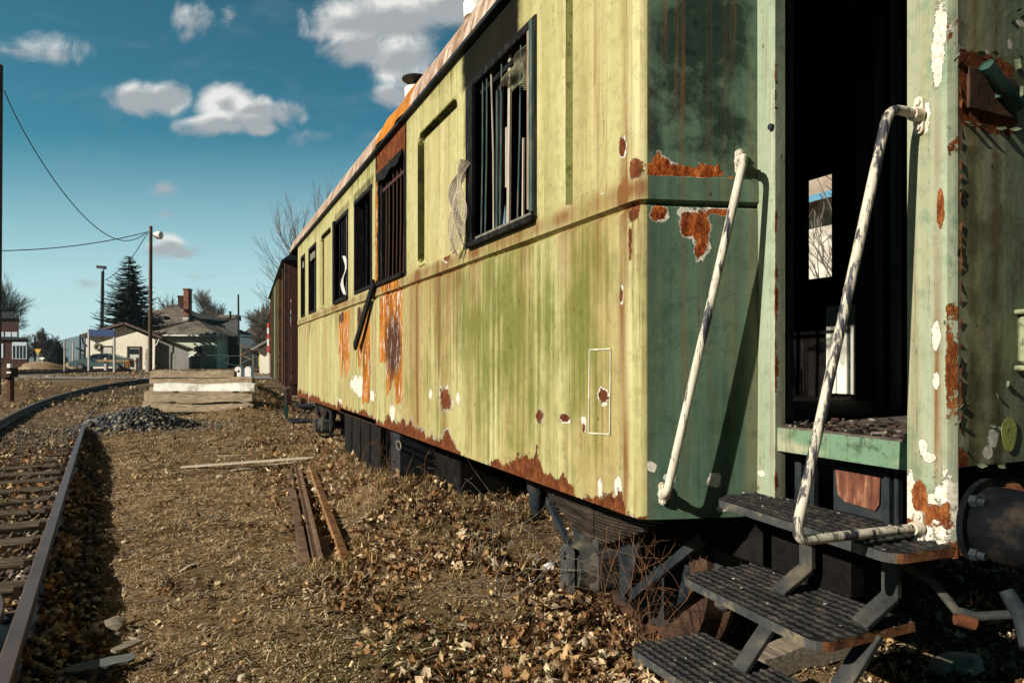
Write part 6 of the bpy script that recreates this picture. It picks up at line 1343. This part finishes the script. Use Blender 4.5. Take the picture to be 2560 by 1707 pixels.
# car
def car(lab, zx0, zx1, Z):
    p0, p1 = W(zx0, 1160, Z), W(zx1, 1160, Z + .8); c = (p0 + p1) / 2; L = np.linalg.norm((p1 - p0)[:2]); rz = math.atan2((p1 - p0)[1], (p1 - p0)[0])
    root = thing('parked_car', lab, 'car', (c[0], c[1], GZ(c)), rz); S = L / 4.5
    prof = [(-2.22, .32), (-2.25, .62), (-2.12, .76), (-1.35, .93), (-1.05, .98), (-.42, 1.36), (.2, 1.45), (.75, 1.42), (1.45, 1.14), (1.75, 1.08), (2.15, 1.0), (2.24, .7), (2.2, .34)]
    V = []; ws = [.80, .84, .80]
    def ring(x, z): w_ = .86 - .06 * max(0, abs(x) - 1.6) - (.26 * max(0, z - .95) / .5); return w_
    mb = MB(); n = len(prof); V = [(x * S, -ring(x, z) * S, z * S) for x, z in prof] + [(x * S, ring(x, z) * S, z * S) for x, z in prof]
    mb.add(V, [tuple(range(n)), tuple(range(2 * n - 1, n - 1, -1))] + [(i, n + i, n + (i + 1) % n, (i + 1) % n) for i in range(n)]); body = mb.build('body', M['car_paint'], root, True, 40)
    gl = [[(-.95, 1.0), (-.42, 1.31), (.0, 1.37), (.0, .99)], [(.06, .99), (.06, 1.375), (.66, 1.355), (.82, .99)], [(.9, 1.0), (.76, 1.33), (1.3, 1.13), (1.36, 1.03)]]
    for side in (-1, 1):
        for gp in gl: mb = MB(); mb.prism([(x * S, side * (ring(x, z) + .004) * S, z * S) for x, z in gp], (0, -side * .02 * S, 0)); mb.build('side_window', M['glass_dark'], root, True)
        for x in (-1.35, 1.38):
            mb = MB(); mb.lathe((x * S, side * .72 * S, .31 * S), (0, side, 0), [(0, .31 * S), (.15 * S, .31 * S), (.16 * S, .28 * S)], 24); wl = mb.build('wheel', M['tyre'], root, True); mb = MB(); mb.lathe((x * S, side * .885 * S, .31 * S), (0, side, 0), [(0, .19 * S), (.01 * S, .19 * S), (.015 * S, .04 * S)], 20); mb.build('rim', M['alloy'], wl, True)
        mb = MB(); mb.box((-2.14 * S, side * .6 * S, .68 * S), (.14 * S, .3 * S, .13 * S), None, 0, .02); mb.build('headlight', M['lamp_white'], root, True)
        mb = MB(); mb.box((-.72 * S, side * .93 * S, 1.0 * S), (.12 * S, .16 * S, .1 * S), None, 0, .02); mb.build('wing_mirror', M['car_paint'], root, True)
    mb = MB(); mb.prism([(-1.04 * S, -.66 * S, .995 * S), (-1.04 * S, .66 * S, .995 * S), (-.44 * S, .6 * S, 1.365 * S), (-.44 * S, -.6 * S, 1.365 * S)], (-.012, 0, .012)); mb.build('windscreen', M['glass_dark'], root, True)
    mb = MB(); mb.box((-2.26 * S, 0, .45 * S), (.03, .5 * S, .11 * S)); mb.build('number_plate', M['white'], root, True)
    return root
car('teal grey saloon car parked in front of the low cream house', 560, 1012, 56)
# station name board on two posts
H = Loc('station_board', 'blank dark blue board on two pale grey posts before the cream house', 'sign', 780, 46); g = lambda zx, zy, dy=0: H.P(zx, zy, dy)
mb = MB(); a, b = g(684, 842, -.04), g(880, 892, -.04); quadbox(mb, a, b, -.06, -.01); H.part('board', mb, M['sign_blue'])
for zx in (677, 873): mb = MB(); a, b = g(zx - 5, 838), g(zx + 7, 1165); b[2] = -.1; quadbox(mb, a, b, 0, .14); H.part('post', mb, M['sign_grey'])
# timber barrier with concrete posts
H = Loc('barrier_fence', 'orange timber rail on squat concrete posts beside the parked car', 'barrier', 900, 47.5); g = lambda zx, zy, dy=0: H.P(zx, zy, dy)
mb = MB(); a, b = g(752, 1076), g(1045, 1088); quadbox(mb, a, b, -.08, .06); H.part('rail', mb, M['orange_wood'])
for zx in (803, 1050): mb = MB(); a, b = g(zx - 9, 1058), g(zx + 9, 1165); b[2] = -.1; quadbox(mb, a, b, .07, .35); H.part('post', mb, M['sign_grey'])
mb = MB(); a = g(1115, 990); mb.bar((a[0], .2, 0), (a[0], .2, a[2]), .1, .1); mb.box((a[0], .15, a[2] - 1.0), (.2, .12, .3)); tag_o = H.part('lever_post', mb, M['sign_grey'])
mb = MB()
for k in range(9): mb.tube([g(955 + 8 * k, 1085), g(958 + 8 * k + random.uniform(-8, 8), 1135)], .05, 6)
H.part('chain_bundle', mb, M['rail_orange'])
# poles
def pole(lab, zx_top, zy_top, zx_bot, Z, r0, r1, name='utility_pole', group=None, mat='pole'):
    a, b = W(zx_bot, 1160, Z), W(zx_top, zy_top, Z); a[2] = GZ(a) - .1; root = thing(name, lab, 'pole', (a[0], a[1], a[2]), 0, group)
    mb = MB(); mb.tube([a, a * .5 + b * .5, b], [r0, (r0 + r1) / 2, r1], 12); mb.build('pole_shaft', M[mat], root); return root, b
pl, ptop = pole('tall brown wooden pole with a white street lamp in front of the cream house', 1160, 48, 1154, 46, .135, .10)
mb = MB(); c = W(1180, 115, 46); mb.tube([W(1165, 120, 46), c], .035, 8); arm = mb.build('lamp_arm', M['wire'], pl)
mb = MB(); a, b = W(1180, 113, 46), W(1248, 121, 46); d = b - a; L = np.linalg.norm(d); mb.lathe(a, d, [(0, .10), (.12 * L, .17), (.45 * L, .27), (.85 * L, .27), (L, .16)], 16); mb.build('lamp_head', M['lamp_white'], pl)
mb = MB(); p = W(1140, 1160, 46); mb.box((p[0], p[1], GZ(p) + .7), (.18, .2, 1.5), Matrix.Rotation(-TH, 3, 'Z')); mb.build('concrete_footing', M['concrete'], pl)
p2, p2top = pole('dark lamp pole with a flat lamp rising behind the blue board', 790, 395, 778, 72, .20, .15, 'lamp_pole', None, 'wire')
mb = MB(); mb.tube([W(790, 400, 72), W(802, 372, 72)], .06, 8); mb.bar(W(812, 366, 72), W(748, 360, 72), .35, .3); mb.build('lamp_head', M['wire'], p2)
p3, p3top = pole('wooden pole leaning out of the picture at the left edge', -3, -175*3.075/3.075 + -1015, -26, 24, .13, .105)
p4, p4top = pole('thin dark pole right of the large station house', 1832, 572, 1836, 72, .12, .09, 'thin_pole', None, 'wire')
for (zx, zy, zb, Z, lab) in [(497, 918, 497, 44, 'pale slim post standing left of the parked car'), (563, 940, 561, 60, 'pale slim post behind the bonnet of the car'), (616, 880, 616, 110, 'distant dark post left of the cream house'), (268, 900, 268, 100, 'distant dark post above the yellow sign'), (470, 985, 472, 120, 'far pale post before the dark fir'), (652, 960, 652, 110, 'far slim post beside the cream house wall')]:
    pole(lab, zx, zy, zb, Z, .0013 * Z, .0011 * Z, 'slim_post', None, 'sign_grey' if 'pale' in lab else 'wire')
# cables
def cable(lab, a, b, sag, r, n=26):
    P = [a + (b - a) * q - np.array([0, 0, sag * 4 * q * (1 - q)]) for q in np.linspace(0, 1, n)]; mb = MB(); mb.tube(P, r, 5); return tag(mb.build('cable', M['wire']), lab, 'cable', 'cables strung between the poles')
pt = W(1142, 92, 46)
p3a = atZ(8, 222, 24)
def cable_px(lab, pts, Z0, Z1, r):
    P = []; n = len(pts)
    xs = np.array([p[0] for p in pts]); ys = np.array([p[1] for p in pts]); tt = np.linspace(0, 1, n); T = np.linspace(0, 1, 40)
    # smooth curve through the listed directions, depth running from pole to pole
    from numpy.polynomial import polynomial as Pn
    cx_ = np.polyfit(tt, xs, min(4, n - 1)); cy_ = np.polyfit(tt, ys, min(4, n - 1))
    for q in T: P.append(atZ(np.polyval(cx_, q), np.polyval(cy_, q), 1 / ((1 - q) / Z0 + q / Z1)))
    mb = MB(); mb.tube(P, np.linspace(r * .8, r * 1.2, 40), 5); return tag(mb.build('cable', M['wire']), lab, 'cable', 'cables strung between the poles')
cable_px('sagging cable coming down steeply from the left edge pole to the lamp pole', [(10, 225), (60, 330), (130, 440), (210, 545), (285, 596), (330, 597), (371, 581)], 24, 46, .022)
cable_px('flatter cable running from the left edge to the lamp pole', [(-60, 630), (0, 627), (80, 624), (170, 617), (260, 603), (330, 590), (371, 580)], 28, 46, .025)
cable_px('short cable dropping from the lamp pole behind the spruce', [(371, 583), (355, 605), (338, 632), (310, 665), (265, 700)], 46, 72, .03)
cable_px('thin cable crossing behind the spruce to the station house', [(262, 700), (300, 715), (360, 745), (420, 765), (430, 762)], 72, 76, .03)
cable_px('thin cable from the right hand pole to the dark tree', [(597, 788), (620, 797), (650, 802), (700, 806)], 72, 60, .03)
# level crossing signs
H = Loc('level_crossing_sign', 'red and white post with a white crossing cross beside it', 'sign', 2065, 33); g = lambda zx, zy, dy=0: H.P(zx, zy, dy)
z_ = [790, 830, 872, 915, 965, 1020, 1175]
mb = MB()
for i in range(6): a, b = g(2053, z_[i]), g(2066, z_[i + 1]); quadbox(mb, a, b, 0, .1, i % 2)
H.part('striped_post', mb, [M['red'], M['white']])
mb = MB(); mb.bar(g(2070, 880, .12), g(2118, 1000, .12), .03, .16, 0, (0, 1, 0)); H.part('cross_arm', mb, M['white'])
mb = MB(); mb.bar(g(2072, 985, .16), g(2100, 865, .16), .03, .16, 0, (0, 1, 0)); H.part('cross_arm', mb, M['white'])
mb = MB(); a, b = g(2078, 980, .2), g(2090, 1175, .2); quadbox(mb, a, b, .2, .28); H.part('post', mb, M['white'])
mb = MB(); a, b = g(2085, 985, .14), g(2112, 1035, .14); quadbox(mb, a, b, .06, .14); H.part('signal_box', mb, M['white'])
for i, (zx, lab) in enumerate([(1828, 'white rounded marker stone, nearer of the pair behind the sleepers'), (1905, 'white rounded marker stone with a tilted top, right of its twin')]):
    H = Loc('marker_stone', lab, 'marker stone', zx, 27 + i, 'white marker stones by the crossing'); g = lambda zx, zy, dy=0: H.P(zx, zy, dy); s = 24
    mb = MB(); a = g(zx - s, 1150); b = g(zx + s, 1120); top = [np.array([(a[0] + b[0]) / 2 + (b[0] - a[0]) / 2 * math.cos(t_), 0, a[2] + .0 + (b[0] - a[0]) / 2 * math.sin(t_)]) for t_ in np.linspace(0, math.pi, 12)]
    mb.prism(top + [np.array([a[0], 0, -.4]), np.array([b[0], 0, -.4])], (0, .35, 0)); st_ = H.part('stone_body', mb, M['bollard'])
    if i == 0: mb = MB(); c = g(zx + 6, 1162); mb.lathe((c[0], -.004, c[2]), (0, 1, 0), [(0, .05), (.01, .05)], 14); H.part('dark_niche', mb, M['iron_dust'])
# yellow warning triangle
H = Loc('yield_sign', 'yellow triangular road sign pointing down, far left by the factory', 'sign', 290, 72); g = lambda zx, zy, dy=0: H.P(zx, zy, dy)
mb = MB(); mb.prism([g(264, 992), g(317, 992), g(291, 1033)], (0, .05, 0)); H.part('panel', mb, M['yellow'])
mb = MB(); a, b = g(288, 1033, .06), g(293, 1165, .06); b[2] = -.1; quadbox(mb, a, b, .06, .14); H.part('post', mb, M['sign_grey'])
mb = MB(); a, b = g(303, 1055), g(338, 1070); quadbox(mb, a, b, 0, .1); quadbox(mb, g(317, 1070), g(323, 1160), .02, .08); tag_o = H.part('small_board', mb, M['white'])
# ground signal at the left
H = Loc('ground_signal', 'low rusty shunting signal with a dark box beside the left rail', 'signal', 62, 21); g = lambda zx, zy, dy=0: H.P(zx, zy, dy)
mb = MB(); a, b = g(55, 1205), g(78, 1330); b[2] = -.1; quadbox(mb, a, b, 0, .18); H.part('post', mb, M['rust'])
mb = MB(); a, b = g(30, 1135), g(95, 1208); quadbox(mb, a, b, -.12, .25); H.part('signal_box', mb, M['rust_dark'])
mb = MB(); a, b = g(52, 1165, -.13), g(84, 1178, -.13); quadbox(mb, a, b, -.14, -.12); mb.box(tuple(g(76, 1122)), (.1, .12, .14)); H.part('white_lens', mb, M['white'])
mb = MB(); mb.bar(g(10, 1215), g(95, 1215), .05, .06); H.part('lever', mb, M['black_iron'])
# second track and bright rails in the yard at the left
t3 = thing('railway_track', 'distant yard tracks running past the factory', 'railway track', W(200, 1130, 62))
for (y0, y1) in [((-300, 955), (330, 930)), ((-300, 950), (330, 928)), ((-400, 941), (300, 925))]:
    a, b = ground(*y0), ground(*y1); mb = MB(); n = 16
    P = [a + (b - a) * q for q in np.linspace(0, 1, n)]
    for p in P: p[2] = float(terrain0(p[0], p[1])) + .12
    mb.tube(P, .06, 6); mb.build('rail', M['rail'], t3)
# heaps of earth by the yellow sign
for (zx, zy, Z, s, lab) in [(315, 1105, 66, 1.4, 'small sandy earth heap near the yellow sign'), (640, 1060, 76, 1.6, 'grey stone heap behind the parked car')]:
    p = W(zx, zy, Z); mb = MB(); V = []; 
    for i in range(7):
        for j in range(14): a = 6.283 * j / 14; r_ = s * (1 - i / 6.5) * (1 + .2 * math.sin(a * 3 + i)); V.append((p[0] + r_ * math.cos(a) * 1.6, p[1] + r_ * math.sin(a), GZ(p) + s * .55 * math.sin(i / 6 * 1.5)))
    mb.add(V, [(i * 14 + j, i * 14 + (j + 1) % 14, i * 14 + 14 + (j + 1) % 14, i * 14 + 14 + j) for i in range(6) for j in range(14)]); tag(mb.build('earth_heap', m_mottle('earth', (.18, .13, .08), (.34, .25, .15), 3, .95, .6)), lab, 'heap')
# hills
def hills(name, Z0, pts, mat):
    mb = MB(); P = [atZ(px, py, Z0) for px, py in pts]; n = len(P)
    for p in P: pass
    V = []
    for p in P: d = p[:2] / np.linalg.norm(p[:2]); V += [(p[0] - d[0] * 500, p[1] - d[1] * 500, -5), tuple(p), (p[0] + d[0] * 700, p[1] + d[1] * 700, -5)]
    mb.add(V, [(i * 3 + j, i * 3 + 3 + j, i * 3 + 4 + j, i * 3 + 1 + j) for i in range(n - 1) for j in range(2)]); return tag(mb.build(name, mat, None, angle=0), kind='structure')
hx = np.arange(-1600, 4200, 12.); hy = 858 + 26 * np.exp(-((hx - 40) / 60.) ** 2) * 0 - 18 * np.exp(-((hx - 215) / 75.) ** 2) + 14 * (1 - np.exp(-((hx - 200) / 260.) ** 2)) + 5 * (vnoise(hx / 70, 0 * hx, 3) - .5) + 1.6 * (vnoise(hx / 13, 0 * hx, 4) - .5)
M['hill'] = m_mottle('winter_woodland', (.05, .058, .05), (.085, .09, .075), .02, 1, .2, bscale=.1)
hills('hills', 2400, list(zip(hx, hy)), M['hill'])
# ------------------------------------------------------------------ trees
def bare_tree(name, label, base, h, spread, depth, seed, trunk=.12, up=.35, kids_=3, lean=(0, 0), twig_r=.006, cat='tree', group=None, fork=.3):
    rng = np.random.default_rng(seed); root = thing(name, label, cat, base, 0, group); mt, mc = MB(), MB()
    def grow(p, d, L, r, dep):
        nseg = 4 if dep == depth else 3; pts = [p]; dd = d
        for k in range(nseg):
            dd = dd + rng.normal(0, .13, 3) + np.array([0, 0, .06 * up]); dd = dd / np.linalg.norm(dd); pts.append(pts[-1] + dd * L / nseg)
        (mt if dep == depth else mc).tube(pts, np.linspace(r, max(r * .58, twig_r * .6), nseg + 1), 7 if dep == depth else (5 if dep > 1 else 3), dep == depth)
        if dep <= 0: return
        for k in range(kids_ + (dep < depth)):
            f = fork + (1 - fork) * (k + rng.random()) / (kids_ + 1); i = min(int(f * nseg), nseg - 1); q = pts[i] + (pts[i + 1] - pts[i]) * (f * nseg - i)
            u_, v_ = basis(dd); a = rng.random() * 6.283; an = rng.uniform(.30, .95) * spread; nd = dd * math.cos(an) + (u_ * math.cos(a) + v_ * math.sin(a)) * math.sin(an) + np.array([0, 0, up * .5])
            grow(q, nd / np.linalg.norm(nd), L * rng.uniform(.52, .82), max(r * .5, twig_r * .7), dep - 1)
        grow(pts[-1], dd, L * .72, max(r * .56, twig_r * .7), dep - 1)
    grow(np.array([0, 0, -.1]), np.array([lean[0], lean[1], 1.0]), h * .34, trunk, depth)
    zz = np.array(mc.v); k = h / np.percentile(zz[:, 2], 99.7); ctr = np.median(zz[:, :2], 0)
    for m_ in (mt, mc):
        a = np.array(m_.v); a[:, :2] -= ctr * np.clip(a[:, 2:3] / (h / k) * 1.4, 0, 1); m_.v = [tuple(q) for q in a * k]
    mt.build('trunk', M['bark'], root, True, 60); mc.build('crown', M['twig'], root, True, 60); return root
def tree_at(name, label, zx, Z, ztop, seed, **k):
    p = W(zx, 1160, Z); p[2] = GZ(p); top = W(zx, ztop, Z)[2]; return bare_tree(name, label, p, (top - p[2]) , seed=seed, **k)
BT = 'bare winter trees'
tree_at('bare_tree', 'wide bare tree rising behind the roof of the station house', 1615, 92, 560, 5, spread=.80, depth=6, kids_=3, trunk=.30, twig_r=.018, group=BT)
tree_at('bare_tree', 'dense dark bare tree between the station house and the wagon', 2055, 58, 660, 8, spread=1.0, depth=6, kids_=3, trunk=.18, twig_r=.013, group=BT, fork=.1)
tree_at('bare_tree', 'second dark bare tree close against the goods wagon', 2160, 52, 640, 18, spread=.9, depth=6, kids_=3, trunk=.16, twig_r=.012, group=BT, fork=.1)
tree_at('bare_tree', 'tall bare tree at the left edge above the factory', -60, 95, 400, 11, spread=.75, depth=6, kids_=3, trunk=.24, twig_r=.014, group=BT)
for i, (zx, zt, Z) in enumerate([(330, 850, 130), (215, 885, 140), (395, 890, 150), (1310, 600, 96)]): tree_at('bare_tree', ['round bare tree far off right of the factory', 'small bare tree next to the factory wall', 'low bare tree far off at the right of the round one', 'bare tree top showing left of the chimneys'][i], zx, Z, zt, 30 + i, spread=.9, depth=6 if i < 1 else 5, kids_=3, trunk=.24, twig_r=.03, group=BT, fork=.15)
p = atZ(775, 902, 24); p[2] = 0; bare_tree('bare_tree', 'bare young tree showing above the far part of the carriage roof', p, 8.0, .62, 5, 21, trunk=.09, twig_r=.0045, kids_=2, group=BT, up=.5)
p = atZ(745, 902, 30); p[2] = 0; bare_tree('bare_tree', 'sparse bare tree just left of the carriage roof end', p, 6.4, .7, 5, 27, trunk=.08, twig_r=.005, kids_=2, group=BT)
p = atZ(1215, 902, 17); p[2] = 0; bare_tree('bare_tree', 'bare twigs of a tree above the nearer roof ventilator', p, 8.6, .6, 5, 25, trunk=.09, twig_r=.004, kids_=2, group=BT, up=.5)
# spruce
def spruce(label, zx, Z, zt, halfpx, seed, name='spruce_tree', base=None, h=None, hw=None):
    rng = np.random.default_rng(seed); p = W(zx, 1160, Z); p[2] = GZ(p); h = W(zx, zt, Z)[2] - p[2]; hw = halfpx / 3.075 / FPX * Z
    root = thing(name, label, 'tree', p); mt = MB(); mt.tube([(0, 0, 0), (0, 0, h * .98)], [.22, .03], 8); mt.build('trunk', M['bark'], root, True)
    C, D, S = [], [], []; nw = 46
    for i in range(nw):
        f = (i + rng.random() * .6) / nw; z = h * (.10 + .9 * f); L = hw * (1 - f) ** .70 + .10
        for k in range(int(11 + 12 * (1 - f))):
            a = rng.random() * 6.283; l = L * rng.uniform(.6, 1.08); dr = rng.uniform(-.35, .02) - .25 * (1 - f); n = max(4, int(l * 13))
            for q in np.linspace(.12, 1, n):
                x = l * q; zz = z + dr * x + .28 * x * q * q; c = np.array([x * math.cos(a), x * math.sin(a), zz]); 
                for s in (-1, 1):
                    b = a + s * rng.uniform(.5, 1.1); le = (.30 + .50 * (1 - q)) * rng.uniform(.6, 1.25) * (.40 + .60 * (1 - f)); C.append(c); D.append([math.cos(b) * le, math.sin(b) * le, rng.uniform(-.28, .06) * le]); S.append(le * .34)
    C, D, S = np.array(C), np.array(D), np.array(S)[:, None]; n = len(C); up = np.cross(D, [0, 0, 1.0]); up /= np.linalg.norm(up, axis=1)[:, None] + 1e-9; w1 = up * S; w2 = np.array([0, 0, 1.0]) * S * .8
    D = D * np.array([1, 1, 1]); V = np.stack([C, C + D * .5 + w1 + w2 * .3, C + D, C + D * .5 - w1 - w2 * .3], 1).reshape(-1, 3); F = np.arange(n * 4).reshape(-1, 4)
    cols = np.repeat(pick([(.018, .032, .022), (.030, .046, .030), (.012, .022, .017), (.045, .055, .032)], n, .3), 4, 0)
    np_obj('crown', np_mesh('crown', V, F, M['needle'], {'col': cols}, smooth=False), root); return root
M['needle'] = m_vcol('needles', .7, .1)
spruce('tall dark spruce between the lamp poles behind the cream house', 990, 68, 268, 335, 3)
spruce('small dark fir far off right of the round bare tree', 437, 115, 930, 75, 4, 'fir_tree')
# derelict stone shed seen through the carriage door, with a bush before it
sh = thing('stone_shed', 'pale stone shed seen through the empty carriage doorway', 'shed', (14, 12, 0))
mb = MB(); mb.box((14.3, 12, 2.6), (.5, 12, 5.6)); mb.build('wall', m_mottle('pale_stone', (.16, .13, .10), (.50, .46, .40), 1.6, .95, .8, c3=(.66, .63, .57)), sh)
mb = MB(); mb.prism([(13.0, 6, 5.25), (15.5, 6, 6.6), (15.5, 6, 6.85), (13.0, 6, 5.6)], (0, 12, 0)); mb.build('roof', m_mottle('shed_roof', (.2, .15, .11), (.42, .34, .27), 2, .9, .4), sh)
bare_tree('bare_bush', 'tangled bare bush between the carriage and the stone shed', (12.2, 10.4, 0), 5.5, .9, 4, 61, trunk=.06, twig_r=.012, kids_=3, cat='bush', fork=.1)
# ------------------------------------------------------------------ air
mb = MB(); mb.box((300, 1350, 55), (6400, 2900, 140)); HZ = mb.build('haze', None); HZ.data.materials.clear()
hm = NT('air'); pv = hm.n('ShaderNodeVolumePrincipled'); hm.put(pv.inputs['Color'], (.62, .84, 1.0, 1)); hm.put(pv.inputs['Density'], .00020); hm.put(pv.inputs['Anisotropy'], .2)
ho = hm.n('ShaderNodeOutputMaterial'); hm.t.links.new(pv.outputs[0], ho.inputs['Volume']); HZ.data.materials.append(hm.m); tag(HZ, kind='stuff')
SC.cycles.volume_bounces = 0
